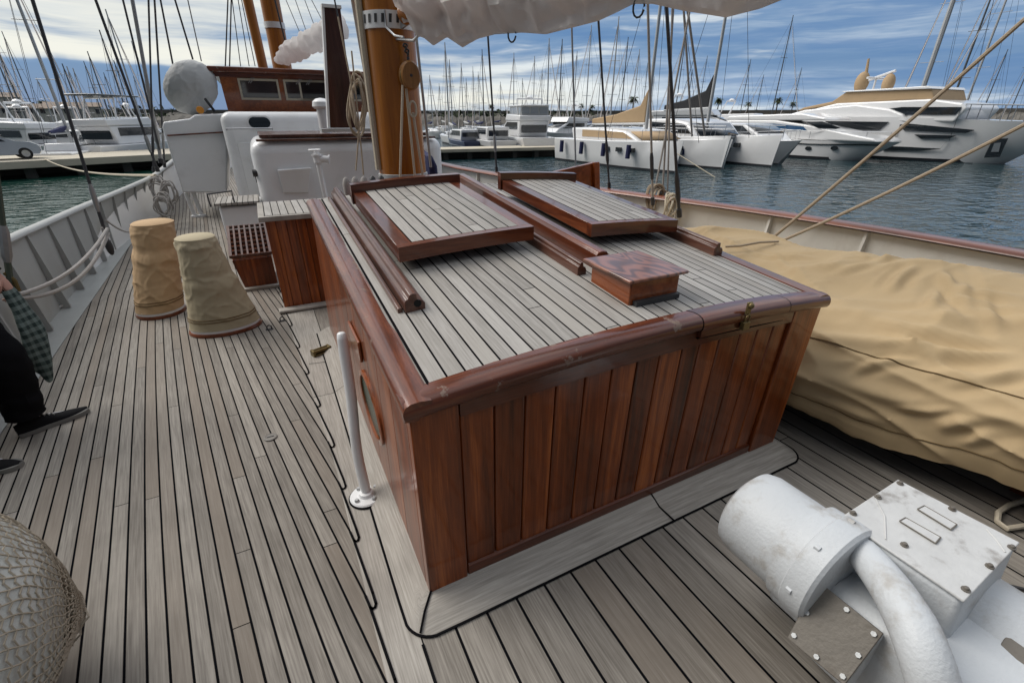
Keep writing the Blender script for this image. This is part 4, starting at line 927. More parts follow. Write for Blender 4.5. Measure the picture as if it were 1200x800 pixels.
# blue canvas and white round end right of the mast
a, b_, c_, d_ = PY(505, 172, 5.6), PY(548, 199, 5.6), PY(500, 205, 5.6), PY(497, 190, 5.6)
t = thing('blue_cover', 'dark blue canvas cover peaking behind the mast foot', 'canvas cover', (a.x, 5.6, .4)); off = t.location
g = M(off); base = [(a.x - .15, 5.5, .5), (b_.x + .05, 5.45, .5), (b_.x + .05, 6.3, .5), (a.x - .15, 6.3, .5)]; ap = [(a.x - .03, 5.55, a.z), (a.x + .02, 5.55, a.z), (a.x + .02, 6.2, a.z - .03), (a.x - .03, 6.2, a.z - .03)]
md = [(lerp(p[0], q[0], .62), lerp(p[1], q[1], .6), lerp(p[2], q[2], .52)) for p, q in zip(base, ap)]
g.hexa(base, md); g.hexa(md, ap); g.build('canvas', 'blue_canvas', t, sub=1)
# foremast and gaff further forward, second furled sail
t = thing('mast', 'far varnished mast beyond the wheelhouse roof', 'mast', (1.25, 14.0, 0)); off = t.location
g = M(off); a = PY(330, 60, 14.); a0 = PY(310, 0, 14.); g.tube([(a.x - .05, 14., 1.5), (a.x - .05, 14., 3.5), (a.x - .05, 14., 6.), (a.x - .05, 14., 12.)], [.22, .21, .20, .16], 24); g.build('spar', 'mast_pine', t)
g = M(off); z_ = PY(318, 31, 14).z; g.tube([(a.x - .05, 14., z_ - .05), (a.x - .05, 14., z_ + .07)], .225, 24); g.build('band', 'white_paint', t)
b0, b1 = PY(308, 76, 13.2), PY(288, -10, 13.2)
o = rope('wooden_spar', 'slimmer slanting varnished spar just left of the far mast', 'spar', [(b0.x, 13.2, b0.z - .3), b1, b1 + (b1 - b0) * 1.5], .10, 'mast_pine', n=16)
e0, e1 = PY(324, 71, 12.8), PY(398, 30, 9.6)
t = thing('furled_sail', 'second furled sail in a grey laced cover slanting up from the far mast', 'furled sail', e0); off = t.location; dd = (e1 - e0); sd = dd.cross(Vector((0, 0, 1))).normalized()
def sail2(a, b_):
    th = 2 * math.pi * b_; p = e0 + dd * a; c_, s_ = math.cos(th), math.sin(th)
    r_ = .185 * (1 + .12 * math.sin(a * 60 + 2 * s_) + .25 * fbm((a * 6, c_, s_))) * (min(1, .35 + a * 3))
    return p + sd * r_ * .8 * c_ + Vector((0, 0, r_ * s_ * 1.0))
g = M(off); g.grid(70, 24, lambda a, b_: sail2(a, b_ * 23 / 24), wrap=True); g.build('sail_cover', 'sail_cover', t)
# ================================================================== TARPAULIN OVER THE DINGHY
def crom(P, t):
    n_ = len(P) - 1; x = min(max(t * n_, 0), n_ - 1e-6); i = int(x); f = x - i
    p0, p1, p2, p3 = P[max(i - 1, 0)], P[i], P[i + 1], P[min(i + 2, n_)]
    return tuple(.5 * (2 * b + (c - a) * f + (2 * a - 5 * b + 4 * c - d) * f * f + (3 * b - a - 3 * c + d) * f ** 3) for a, b, c, d in zip(p0, p1, p2, p3))
NEARX = poly_y([(-2.2, 3.3), (.33, 2.72), (.92, 2.50), (1.3, 2.40), (1.8, 2.38), (4.2, 2.42)])
RIDGE = poly_y([(-2.2, .9), (.8, .88), (1.1, .89), (1.33, .93), (1.8, .76), (2.4, .80), (3.0, .77), (3.7, .60), (4.2, .35)])
TY0, TY1 = -1.2, 4.0
FOLDS = []
def tarp(a, b_):
    y = lerp(TY0, TY1, b_); xn = NEARX(y); zr = RIDGE(y); zb = .19 + .02 * math.sin(y * 5) + .02 * fbm((y * 3, 0, 9)); k = zr / .88
    rx = 3.55; fx = 4.28 - .05 * max(0, y - 2)
    P = [(xn + .02, zb), (xn - .0, zb + .09 * k), (xn + .0, .42 * k), (xn + .07, .55 * k), (xn + .22, .655 * k), (lerp(xn, rx, .55), .76 * k), (rx - .15, zr - .012), (rx + .12, zr - .02), (lerp(rx, fx, .6), zr * .80), (fx, zr * .5), (fx + .02, .2)]
    x, z = crom(P, a)
    amp = min(1, a * 9)
    f1 = noise.noise(Vector((x * 1.3 + y * .7, y * 2.2 - x * .9, 1.7)))
    q = y * .8 - x * 1.9
    rg = 1 - abs(noise.noise(Vector((x * .6 + y * .25, (y * 1.5 + x * 2.1), 4.4)))) * 2
    rg2 = 1 - abs(noise.noise(Vector((x * .9 - y * .3, (y * 3.4 + x * 1.2) * 1.2, 8.1)))) * 2
    rg3 = 1 - abs(noise.noise(Vector((x * 1.2 + y * .9, (y * 1.2 - z * 5.5 + x * .8), 2.6)))) * 2
    rg4 = 1 - abs(noise.noise(Vector((x * .5 + y * .9, y * .4 - x * 2.6 - z * 3., 11.3)))) * 2
    rg5 = 1 - abs(noise.noise(Vector((x * 1.6 + y * 3.1, y * 1.1 - x * 4.2, 15.3)))) * 2
    pl = .5 + .5 * noise.noise(Vector((x * .8, y * .8, 33.)))
    d_ = .030 * f1 + .038 * max(0, rg) ** 3 + .016 * max(0, rg2) ** 4 * pl + .034 * max(0, rg3) ** 4 * (1 - .6 * min(1, a * 1.4)) + .030 * max(0, rg4) ** 4 + .010 * max(0, rg5) ** 3 * pl
    wq = min(1, max(0, (a - .18) / .30)); wq = wq * wq * (3 - 2 * wq)
    for pl_, am, wd_, lo_, hi_ in FOLDS:
        if not (lo_.x < x < hi_.x and lo_.y < y < hi_.y): continue
        best = 9.; tb = 0; p = Vector((x, y, z)); n_ = len(pl_) - 1
        for i in range(n_):
            ab = pl_[i + 1] - pl_[i]; u = max(0., min(1., (p - pl_[i]).dot(ab) / ab.length_squared)); e = (p - pl_[i] - ab * u).length
            if e < best: best = e; tb = (i + u) / n_
        if best < wd_ * 3: d_ += .8 * am * math.exp(-(best / wd_) ** 2) * min(1, 5 * tb + .1, 4 * (1 - tb)) - am * .45 * math.exp(-((best - wd_ * 1.7) / wd_) ** 2) * min(1, 4 * tb, 4 * (1 - tb))
    x -= d_ * amp * lerp(1., .12, wq); z += d_ * amp * lerp(.1, .95, wq)
    if y > 1.1 and x < 2.37: x = 2.37 - .0 * (2.37 - x)
    return Vector((x, y, z))
t = thing('covered_dinghy', 'long dinghy shape under a wrinkled tan tarpaulin along the starboard bulwark', 'covered dinghy', (3.4, 1.0, 0)); off = t.location
def proj(p):
    q = p - O; xx = q.x * math.cos(AZ) - q.y * math.sin(AZ); f = q.x * math.sin(AZ) + q.y * math.cos(AZ)
    d = f * math.cos(PITCH) - q.z * math.sin(PITCH); u = f * math.sin(PITCH) + q.z * math.cos(PITCH); return (CX + F * xx / d, CY - F * u / d) if d > .2 else (-9e3, -9e3)
base = [(p, proj(p)) for p in [tarp(a / 60, b_ / 150) for a in range(8, 46) for b_ in range(151)]]
def on_tarp(x, y): return min(base, key=lambda q: (q[1][0] - x) ** 2 + (q[1][1] - y) ** 2)[0]
FL = []
for pxs, am, wd_ in (([(1101, 316), (1140, 352), (1180, 399)], .034, .035), ([(1076, 309), (1058, 322), (1040, 342)], .034, .03), ([(985, 360), (1071, 388), (1199, 405)], .03, .035), ([(951, 396), (1022, 398), (1199, 422)], .034, .04), ([(985, 440), (1020, 430), (1058, 421)], .020, .022),
        ([(1078, 442), (1140, 437), (1205, 434)], .026, .03), ([(1090, 412), (1140, 417), (1199, 418)], .022, .025), ([(965, 324), (1022, 309), (1071, 308)], .026, .03), ([(1105, 319), (1135, 337), (1199, 346)], .028, .03), ([(1015, 364), (1082, 360), (1112, 322)], .024, .028),
        ([(940, 432), (1028, 461), (1112, 492)], .030, .035), ([(995, 433), (1057, 422), (1085, 424)], .016, .02), ([(1103, 453), (1150, 446), (1210, 436)], .024, .026), ([(1090, 497), (1140, 492), (1205, 486)], .026, .03), ([(1120, 520), (1160, 505), (1210, 500)], .022, .025), ([(1020, 405), (1060, 402), (1110, 410)], .014, .016),
        ([(850, 281), (905, 300), (960, 303)], .024, .026), ([(900, 292), (945, 330), (985, 352)], .018, .025), ([(1108, 320), (1118, 345), (1150, 385)], .020, .022), ([(1150, 335), (1170, 370), (1199, 390)], .022, .025), ([(930, 470), (980, 482), (1040, 508)], .022, .025), ([(1040, 480), (1085, 482), (1130, 478)], .014, .016), ([(965, 420), (1000, 415), (1030, 418)], .013, .014)):
    P_ = [on_tarp(*p) for p in pxs]; P_ = [P_[0]] + [p for p, q in zip(P_[1:], P_[:-1]) if (p - q).length > .01]
    if len(P_) > 1:
        m_ = Vector((wd_ * 3,) * 3); FL.append((P_, am, wd_, Vector((min(p.x for p in P_), min(p.y for p in P_), 0)) - m_, Vector((max(p.x for p in P_), max(p.y for p in P_), 2)) + m_))
FOLDS += FL
g = M(off); g.grid(150, 480, tarp); tp_ = g.build('tarpaulin', 'canvas_tan', t, angle=80)
for a in (.335, .115):
    g = M(off); g.tube([tarp(a, k / 400) + Vector((-.003, 0, .002)) for k in range(401)], .0032, 5); g.build('seam', 'canvas_seam', tp_)
for yb in ():
    g = M(off); g.tube([tarp(k / 160, yb + .02 * (k / 160)) + Vector((-.001, 0, .003)) for k in range(56, 112)], .003, 5); g.build('seam', 'canvas_seam', tp_)
g = M(off); g.box((3.05, .3, 0), (3.9, .42, .30)); g.build('chock', 'mahogany_across', t)
g = M(off); g.box((3.0, 2.7, 0), (3.9, 2.82, .30)); g.build('chock', 'mahogany_across', t)
g = M(off); g.grid(12, 26, lambda a, b_: ((lambda y: (lerp(NEARX(y) + .10, 4.2, a), y, .10 + .22 * abs(2 * a - 1) ** 3 ))(lerp(TY0 + .1, TY1 - .3, b_)))); g.build('dinghy_hull', 'blue_canvas', t)  # unseen hull, set low to block light from the deck below
# rope ends near it
c_ = PZ(1195, 604, .012)
rope('rope_loop', 'short stiff bight of pale rope lying on the deck under the tarpaulin edge', 'rope', [PZ(1230, 612, .02), PZ(1200, 616, .02), PZ(1180, 619, .02), PZ(1169, 611, .02), PZ(1170, 600, .02), PZ(1182, 592, .02), PZ(1205, 584, .03), PZ(1235, 575, .03)], .012, 'rope_cream')
rope('deck_rope', 'dark thin line lying on the shaded deck beside the white windlass', 'rope', [PZ(1120, 640, .01), PZ(1150, 668, .01), PZ(1175, 684, .01), PZ(1200, 690, .01), PZ(1240, 694, .01)], .007, 'dark_iron')

# ================================================================== WINDLASS
t = thing('windlass', 'white painted electric windlass with a bolted terminal box on the deck corner', 'windlass', (1.5, .3, 0)); off = t.location
mx, mz = 1.35, .40
g = M(off); g.lathe([(.02, .745), (.125, .737), (.150, .722), (.160, .69), (.162, .56), (.160, .46)], (mx, 0, mz), 'Y', 48); g.build('motor', 'white_machine', t)
g = M(off); g.lathe([(.165, .52), (.178, .515), (.180, .47), (.186, .465), (.186, .40), (.176, .39)], (mx + .015, 0, mz - .01), 'Y', 48); g.build('flange', 'white_machine', t)
p = PY(862, 591, .73); g = M(off); g.tube([p + Vector((.015, -.03, -.005)), p, p + Vector((-.004, .012, .002))], [.016, .016, .012], 6); g.build('drain_plug', 'white_machine', t)
for (a, r_) in ((2.2, .183), (3.1, .183), (1.3, .183)):
    g = M(off); c0 = Vector((mx + .015 + r_ * math.cos(a), .44, mz - .01 + r_ * math.sin(a))); g.tube([c0 + Vector((0, .010, 0)), c0 - Vector((0, .006, 0))], .010, 6); g.build('bolt', 'white_machine', t)
g = M(off); g.box((1.30, -.35, .05), (1.78, .41, .40)); g.build('gear_case', 'white_machine', t, bevel=.05, seg=4)
g = M(off); g.lathe([(.17, .40), (.195, .385), (.195, -.35), (.17, -.38)], (1.68, 0, .25), 'Y', 40); g.build('drum_case', 'white_machine', t)
g = M(off); g.box((1.40, -.4, .0), (1.85, .46, .06)); g.build('bed_plate', 'white_machine', t, bevel=.01)
g = M(off); g.box((mx + .04, .42, .05), (mx + .14, .58, .30)); g.build('motor_foot', 'white_machine', t, bevel=.02)
# terminal box and lid
L0 = [PZ(985, 606, .55), PZ(1130, 705, .55), PZ(1195, 636, .55), PZ(1052, 562, .55)]
cen = sum(L0, Vector()) / 4
bt = [lerp(p, cen, .01) - Vector((0, 0, .21)) for p in L0]; bt[1] = bt[1] + Vector((0, -.02, 0)); bt[2] = bt[2] + Vector((0, -.02, 0))
g = M(off); g.hexa(bt, [lerp(p, cen, .015) - Vector((0, 0, .008)) for p in L0]); g.build('terminal_box', 'white_machine', t, bevel=.018, seg=4)
g = M(off); g.hexa([p - Vector((0, 0, .006)) for p in L0], [p + Vector((0, 0, .003)) for p in L0]); lid = g.build('box_lid', 'machine_lid', t, bevel=.003)
for q in ((1000, 601), (1029, 582), (1055, 566), (1116, 596), (1060, 638), (1132, 690), (1160, 663), (1186, 641)):
    c0 = PZ(*q, .5555); g = M(off); g.lathe([(.0105, -.003), (.0105, .001), (.0065, .0015), (.0065, .006), (.005, .008)], c0, n=10); g.build('bolt', 'rust_plate', lid)
for (q0, q1, q2, q3) in (((1054, 611), (1061, 607), (1102, 630), (1096, 637)), ((1075, 597), (1083, 593), (1121, 615), (1114, 621))):
    g = M(off); P_ = [PZ(*q, .5545) for q in (q0, q3, q2, q1)]; g.prism(P_, (0, 0, .0035)); np_ = g.build('name_plate', 'machine_lid', lid, bevel=.001)
    c0 = sum(P_, Vector()) / 4; g = M(off)
    for a, b_ in zip(P_, P_[1:] + P_[:1]): g.tube([a + Vector((0, 0, .003)), b_ + Vector((0, 0, .003))], .0022, 5)
    g.build('plate_edge', 'rust_plate', np_)
for (q0, q1, q2) in (((1026, 584), (1037, 605), (1038, 632)), ((1156, 620), (1168, 633), (1178, 647))):
    g = M(off); g.tube([PZ(*q0, .553), PZ(*q1, .553), PZ(*q2, .553)], .003, 5); g.build('cast_line', 'machine_lid', lid)
# fat bent arm
pts = [PZ(1000, 628, .47), PZ(1012, 648, .50), PZ(1040, 684, .52), PZ(1066, 726, .52), PZ(1084, 770, .49), PZ(1098, 820, .42), PZ(1104, 880, .32), PZ(1106, 930, .2)]
sp_ = [Vector(crom([tuple(p) for p in pts], k / 28)) for k in range(29)]
g = M(off); g.tube(sp_, [.043 + .014 * min(1, k / 12) for k in range(29)], 20); g.build('conduit_arm', 'white_machine', t)
# dark inspection plate on the sloping face
a, b_, c_, d_ = PZ(960, 681, .40), PZ(1036, 742, .40), PZ(990, 803, .26), PZ(923, 747, .26)
nn_ = (b_ - a).cross(d_ - a).normalized(); nn_ = nn_ if nn_.z > 0 else -nn_
g = M(off); g.prism([a, d_, c_, b_], nn_ * .010); ip = g.build('inspection_plate', 'rust_plate', t, bevel=.002)
g = M(off); e_ = .014
g.hexa([a - nn_ * .12, d_ - nn_ * .12, c_ - nn_ * .12, b_ - nn_ * .12], [a - nn_ * .002, d_ - nn_ * .002, c_ - nn_ * .002, b_ - nn_ * .002]); g.build('sloping_face', 'white_machine', t, bevel=.012)
for u, v in ((.08, .1), (.5, .07), (.92, .1), (.92, .5), (.92, .9), (.5, .93), (.08, .9), (.08, .5)):
    p = lerp(lerp(a, b_, u), lerp(d_, c_, u), v) + nn_ * .010; g = M(off); g.tube([p, p + nn_ * .006], .0075, 6); g.build('bolt', 'galvanised', ip)
a, b_, c_, d_ = PZ(1180, 742, .40), PZ(1225, 772, .40), PZ(1200, 818, .36), PZ(1158, 777, .36)
nn_ = (b_ - a).cross(d_ - a).normalized(); nn_ = nn_ if nn_.z > 0 else -nn_
g = M(off); g.prism([a, d_, c_, b_], nn_ * .02); g.build('side_plate', 'rust_plate', t, bevel=.002)

# ================================================================== NETTED FENDER
fc = Vector((-1.27, 1.30, .44)); fr = Vector((.49, .53, .44))
t = thing('netted_fender', 'large grey canvas fender wrapped in beige rope netting at the deck edge', 'fender', (fc.x, fc.y, 0)); off = t.location
def fend(u, v, o_=0.):
    th = math.pi * (v - .5); ph = 2 * math.pi * u
    d_ = Vector((math.cos(th) * math.cos(ph), math.cos(th) * math.sin(ph), math.sin(th)))
    r_ = 1 + .02 * fbm(tuple(d_ * 2.2)) + o_
    p = Vector((d_.x * fr.x, d_.y * fr.y, d_.z * fr.z)) * r_
    p = p + Vector((fr.x * .0, 0, 0))
    return fc + p
g = M(off); g.grid(64, 40, lambda a, b_: fend(a * 63 / 64, b_)); 
g = M(off); g.grid(40, 64, lambda b_, a: fend(a * 63 / 64, lerp(.01, .99, b_)), wrap=True); g.build('bag', 'fender_canvas', t)
tail = fc + (Vector((-.83, 1.60, .17)) - fc).normalized() * .55
def netp(u, v):
    p = fend(u, v, .012)
    return p
g = M(off); ax = (fc - tail).normalized(); e1_ = ax.cross(Vector((0, 0, 1))).normalized(); e2_ = ax.cross(e1_)
def net(al, be):                                                     # mesh converging on the gathered end: al round the axis, be along it
    th = lerp(.02, math.pi - .15, be); d_ = -ax * math.cos(th) + (e1_ * math.cos(al) + e2_ * math.sin(al)) * math.sin(th)
    r_ = 1 / math.sqrt((d_.x / fr.x) ** 2 + (d_.y / fr.y) ** 2 + (d_.z / fr.z) ** 2)
    p = fc + d_ * r_ * (1.016 + .012 * noise.noise(d_ * 9))
    if be < .17:
        k = (1 - be / .17) ** 1.3; p = p.lerp(tail + (e1_ * math.cos(al) + e2_ * math.sin(al)) * (.06 + .10 * be / .17) + Vector((.0, 0, .02 * noise.noise(d_ * 14))), k)
    return p
for k in range(72):
    a0 = 2 * math.pi * k / 72
    g.tube([net(a0 + .012 * math.sin(j * .9 + k), j / 70) for j in range(71)], .0024, 4, cap=False)
for j in range(2, 52):
    be = j / 52
    g.tube([net(2 * math.pi * q / 144, be + (.006 if q % 2 else -.001) + .004 * noise.noise(Vector((q * .3, j, 0)))) for q in range(145)], .0024, 4, cap=False)
random.seed(5)
for k in range(16):                                                  # crumpled gather
    a0 = random.uniform(0, 6.28); pts = []
    for j in range(16):
        q = j / 15; d_ = e1_ * math.cos(a0 + q * 5) + e2_ * math.sin(a0 + q * 5)
        pts.append(tail + d_ * (.05 + .09 * abs(noise.noise(Vector((k, q * 4, 0))))) + ax * lerp(-.03, .16, noise.noise(Vector((k * 1.3, q * 3, 5))) * .5 + .5) + Vector((0, 0, -.03)))
    for p in pts: p.z = max(p.z, .012)
    g.tube(pts, .0042, 4, cap=False)
g.build('net', 'net_cord', t)

# ================================================================== PERSON
def skin(name, parent, off, joints, edges, mat, sub=2, root=0):
    me = bpy.data.meshes.new(name); me.from_pydata([tuple(Vector(j[0]) - Vector(off)) for j in joints], edges, []); me.update(); me.materials.append(MATS[mat])
    o = bpy.data.objects.new(name, me); sc.collection.objects.link(o); o.parent = parent
    s_ = o.modifiers.new('skin', 'SKIN'); s_.use_smooth_shade = True
    if not me.skin_vertices: me.attributes
    for v, j in zip(me.skin_vertices[0].data, joints):
        r_ = j[1]; v.radius = r_ if isinstance(r_, tuple) else (r_, r_); v.use_root = False
    me.skin_vertices[0].data[root].use_root = True
    q = o.modifiers.new('sub', 'SUBSURF'); q.levels = sub; q.render_levels = sub
    return o
def skin_mesh(name, parent, off, joints, edges, mat, root=0):
    # evaluates the skin to a plain mesh so that it renders everywhere alike
    me = bpy.data.meshes.new(name); me.from_pydata([tuple(Vector(j[0]) - Vector(off)) for j in joints], edges, []); me.update()
    o = bpy.data.objects.new(name, me); sc.collection.objects.link(o)
    o.modifiers.new('skin', 'SKIN')
    if not me.skin_vertices:
        bpy.context.view_layer.objects.active = o
    for v, j in zip(me.skin_vertices[0].data, joints):
        r_ = j[1]; v.radius = r_ if isinstance(r_, tuple) else (r_, r_); v.use_root = False
    me.skin_vertices[0].data[root].use_root = True
    q = o.modifiers.new('sub', 'SUBSURF'); q.levels = 2; q.render_levels = 2
    dg = bpy.context.evaluated_depsgraph_get(); ev = o.evaluated_get(dg); me2 = bpy.data.meshes.new_from_object(ev)
    o.modifiers.clear(); o.data = me2; o.parent = parent; me2.materials.clear(); me2.materials.append(MATS[mat])
    for p in me2.polygons: p.use_smooth = True
    return o
pt = thing('person', 'person in black trousers and black shoes holding a plaid jacket at the left bulwark', 'person', (-1.72, 3.25, 0)); off = pt.location
# facing roughly +X/-Y; right leg nearer the camera
hip = Vector((-1.70, 3.28, .93))
A1, K1, H1 = Vector((-1.535, 3.31, .09)), Vector((-1.49, 3.28, .50)), hip + Vector((.05, .10, -.03))
A2, K2, H2 = Vector((-1.72, 2.98, .09)), Vector((-1.60, 3.02, .50)), hip + Vector((-.02, -.10, -.03))
nk = hip + Vector((.06, .0, .56)); hd = hip + Vector((.12, .0, .70))
S1, S2 = hip + Vector((.02, .20, .47)), hip + Vector((.0, -.20, .47))
E1, W1 = hip + Vector((.10, .27, .20)), Vector((-1.45, 3.55, .88))
E2, W2 = hip + Vector((.02, -.27, .20)), hip + Vector((.16, -.24, -.02))
J = [(hip, (.15, .12)), (hip + Vector((.0, 0, .22)), (.13, .11)), (hip + Vector((.02, 0, .42)), (.16, .12)), (nk, .055), (hd, (.075, .08)), (hd + Vector((.02, 0, .12)), (.085, .095)), (hd + Vector((.0, 0, .20)), (.05, .06)),
     (S1, .07), (E1, .045), (W1, .030), (S2, .07), (E2, .045), (W2, .030),
     (H1, .095), (K1, .062), (lerp(K1, A1, .35), .058), (A1, .038), (H2, .095), (K2, .062), (lerp(K2, A2, .35), .058), (A2, .038)]
ED = [(0, 1), (1, 2), (2, 3), (3, 4), (4, 5), (5, 6), (2, 7), (7, 8), (8, 9), (2, 10), (10, 11), (11, 12), (0, 13), (13, 14), (14, 15), (15, 16), (0, 17), (17, 18), (18, 19), (19, 20)]
skin_mesh('body', pt, off, J, ED, 'skin')
def leg(H_, K_, A_, r1=.118, r2=.098, r3=.088):
    g = M(off); P_ = []; 
    ctr = [H_, lerp(H_, K_, .5), K_, lerp(K_, A_, .5), lerp(K_, A_, .93)]; rs = [r1, lerp(r1, r2, .6), r2, lerp(r2, r3, .5), r3]
    def f(a, b_):
        c_ = crom([tuple(p) + (r,) for p, r in zip(ctr, rs)], a); th = 2 * math.pi * b_
        w_ = 1 + .10 * fbm((math.cos(th) * 1.5, math.sin(th) * 1.5, c_[2] * 7)) + .05 * math.sin(c_[2] * 55 + 3 * math.cos(th)) * (1 if c_[2] < .3 else .3)
        return (c_[0] + c_[3] * w_ * math.cos(th), c_[1] + c_[3] * w_ * math.sin(th), c_[2])
    g.grid(50, 28, lambda a, b_: f(a, b_ * 27 / 28), wrap=True); return g, f
g, f1 = leg(H1, K1, A1); tr = g.build('trousers', 'black_cloth', pt)
g, f2 = leg(H2, K2, A2); g.build('trousers', 'black_cloth', pt)
for k in range(3):                                                   # white side stripes on the nearer leg
    g = M(off); 
    for c0 in (k * .022 + .50,): g.add([Vector(f2(a / 30, c0 + d_)) + (Vector((f2(a / 30, c0)[0] - A2.x, f2(a / 30, c0)[1] - A2.y, 0)).normalized() * .003) for a in range(4, 31) for d_ in (0, .012)], [(2 * i, 2 * i + 1, 2 * i + 3, 2 * i + 2) for i in range(26)])
    g.build('stripe', 'stripe_white', tr)
def shoe(A_, toe):
    d_ = Vector((toe.x - A_.x, toe.y - A_.y, 0)); L = d_.length; d_.normalize(); s_ = Vector((-d_.y, d_.x, 0)); heel = Vector((A_.x, A_.y, 0)) - d_ * .07; LL = L + .07
    prof = [(0, .028, .075), (.08, .036, .095), (.25, .037, .095), (.42, .037, .080), (.6, .043, .060), (.8, .046, .050), (.93, .036, .042), (1, .016, .034)]
    def up(a, b_):
        q = crom(prof, a); th = math.pi * b_; return heel + d_ * (LL * a) + s_ * (q[1] * math.cos(th)) + Vector((0, 0, .022 + max(.004, q[2] - .022) * math.sin(th) ** .8))
    g = M(off); g.grid(26, 14, up); g.build('shoe', 'shoe_black', pt)
    g = M(off); g.tube([up(a_, .12 + .16 * math.sin(a_ * 9) ** 2) + Vector((0, 0, .003)) for a_ in [.18 + k * .03 for k in range(18)]], .0035, 5); g.build('side_line', 'stripe_white', pt)
    for k in range(4): g = M(off); a_ = .34 + .06 * k; g.tube([up(a_, .36) + Vector((0, 0, .004)), up(a_, .5) + Vector((0, 0, .007)), up(a_ + .02, .64) + Vector((0, 0, .004))], .0035, 5); g.build('lace', 'shoe_sole', pt)
    pts = [heel + d_ * (LL * q[0]) + s_ * (q[1] + .004) for q in [crom(prof, k / 20) for k in range(21)]] + [heel + d_ * (LL * q[0] + .003) - s_ * (q[1] + .004) for q in [crom(prof, k / 20) for k in range(20, -1, -1)]]
    g = M(off); g.prism([p + Vector((0, 0, .003)) for p in pts], (0, 0, .024)); g.build('shoe_sole', 'shoe_sole', pt)
shoe(A1, PZ(104, 481, 0)); shoe(A2, PZ(27, 546, 0))
# torso clothing: dark jumper
g = M(off)
def torso(a, b_):
    z = lerp(-.10, .50, a); th = 2 * math.pi * b_; c_ = crom([(.17, .15), (.165, .14), (.16, .135), (.19, .14), (.20, .13), (.10, .08)], a)
    w_ = 1 + .05 * fbm((math.cos(th), math.sin(th), z * 6)); return hip + Vector((.03 * a + c_[1] * w_ * math.cos(th), c_[0] * 1.15 * w_ * math.sin(th), z))
g.grid(30, 32, lambda a, b_: torso(a, b_ * 31 / 32), wrap=True)
for s_, e_, w_ in ((S1, E1, W1), (S2, E2, W2)): g.tube([s_, lerp(s_, e_, .5), e_, lerp(e_, w_, .5), lerp(e_, w_, .9)], [.085, .075, .062, .055, .045], 14)
g.build('jumper', 'black_cloth', pt)
hc = hd + Vector((.02, 0, .10))
g = M(off); g.ball(hc + Vector((-.02, 0, .02)), .115, 20, 12, (1, .86, 1.0)); g.build('hair', 'hair', pt)
g = M(off); g.ball(hc + Vector((.035, 0, -.015)), .093, 20, 12, (.85, .80, 1.2)); g.ball(hc + Vector((.118, 0, -.03)), .016, 8, 6); g.build('face', 'skin', pt)
for s_ in (-1, 1):
    g = M(off); g.ball(hc + Vector((.103, .033 * s_, -.005)), .010, 8, 6); g.build('eye', 'letter_dark', pt)
    g = M(off); g.ball(hc + Vector((.0, .088 * s_, -.02)), .026, 8, 6, (.7, .4, 1.2)); g.build('ear', 'skin', pt)
g = M(off); g.ball(hc + Vector((.102, 0, -.072)), .022, 8, 6, (.4, 1, .25)); g.build('mouth', 'red_cloth', pt)
def hand(W, dr, sd, nm='hand'):
    dr = dr.normalized(); sd = (sd - dr * sd.dot(dr)).normalized(); nz_ = dr.cross(sd)
    g = M(off); g.tube([W - dr * .02, W + dr * .03, W + dr * .08], [.024, .036, .034], 12, flat=.55)
    for k, L in enumerate((.065, .078, .074, .058)):
        b0 = W + dr * .07 + sd * (.028 - .019 * k); g.tube([b0, b0 + dr * L * .45 + nz_ * .008, b0 + dr * L * .70 + nz_ * .028, b0 + dr * L * .68 + nz_ * .048], [.0095, .009, .008, .006], 8)
    b0 = W + dr * .02 + sd * .03; g.tube([b0, b0 + sd * .025 + dr * .025 + nz_ * .012, b0 + sd * .022 + dr * .055 + nz_ * .03], [.012, .010, .008], 8)
    g.build(nm, 'skin', pt)
hand(W1, Vector((.25, -.15, -.9)), Vector((.2, -1, 0))); hand(W2, Vector((.3, 0, -.9)), Vector((0, 1, 0)))
# plaid jacket hanging from the hand
t = thing('plaid_jacket', 'dark green plaid jacket hanging from the hand of the person', 'jacket', (-1.5, 3.4, .4)); off = t.location
top = W1 + Vector((.02, -.03, -.08))
def jk(a, b_):
    th = 2 * math.pi * b_; z = lerp(top.z + .02, .30 + .05 * math.sin(th * 2), a); wd = lerp(.05, .088, min(1, a * 1.7)) * (1 - .25 * max(0, a - .8) * 4)
    c = Vector((lerp(top.x, -1.435, a), lerp(top.y, 3.47, a), z)); w_ = 1 + .22 * math.sin(3 * th + a * 3) * min(1, a * 2) + .12 * fbm((math.cos(th), math.sin(th), a * 3))
    return c + Vector((.48 * wd * w_ * math.cos(th) + .03 * math.sin(a * 3), wd * w_ * math.sin(th), 0))
g = M(off); g.grid(40, 40, lambda a, b_: jk(a, b_ * 39 / 40), wrap=True); g.build('cloth', 'plaid', t)

# ================================================================== RIGGING OF THIS SHIP
def stay(p0, y0, p1, r, mat, label, z0=None, ext=1.6, group='shrouds and stays of the ship', name='shroud', dy=0., fit=None):
    a = PZ(p0[0], p0[1], z0) if z0 is not None else PY(p0[0], p0[1], y0)
    b = PY(p1[0], p1[1], a.y + dy); e = a + (b - a) * ext
    t = thing(name, label, 'shroud', a, 0, group); g = M(a); g.tube([a, e], r, 7); g.build('wire', mat, t)
    d_ = (b - a).normalized()
    if fit:
        g = M(a); g.tube([a + d_ * fit, a + d_ * (fit + .05), a + d_ * (fit + .22), a + d_ * (fit + .27)], [r * 1.1, r * 1.6, r * 1.6, r * 1.1], 8); g.build('turnbuckle', 'wire_pale' if r > .014 else 'wire', t)
        g = M(a); g.tube([a - d_ * .02, a + d_ * .06], r * 1.7, 8); g.build('shackle', 'dark_iron', t)
    return t
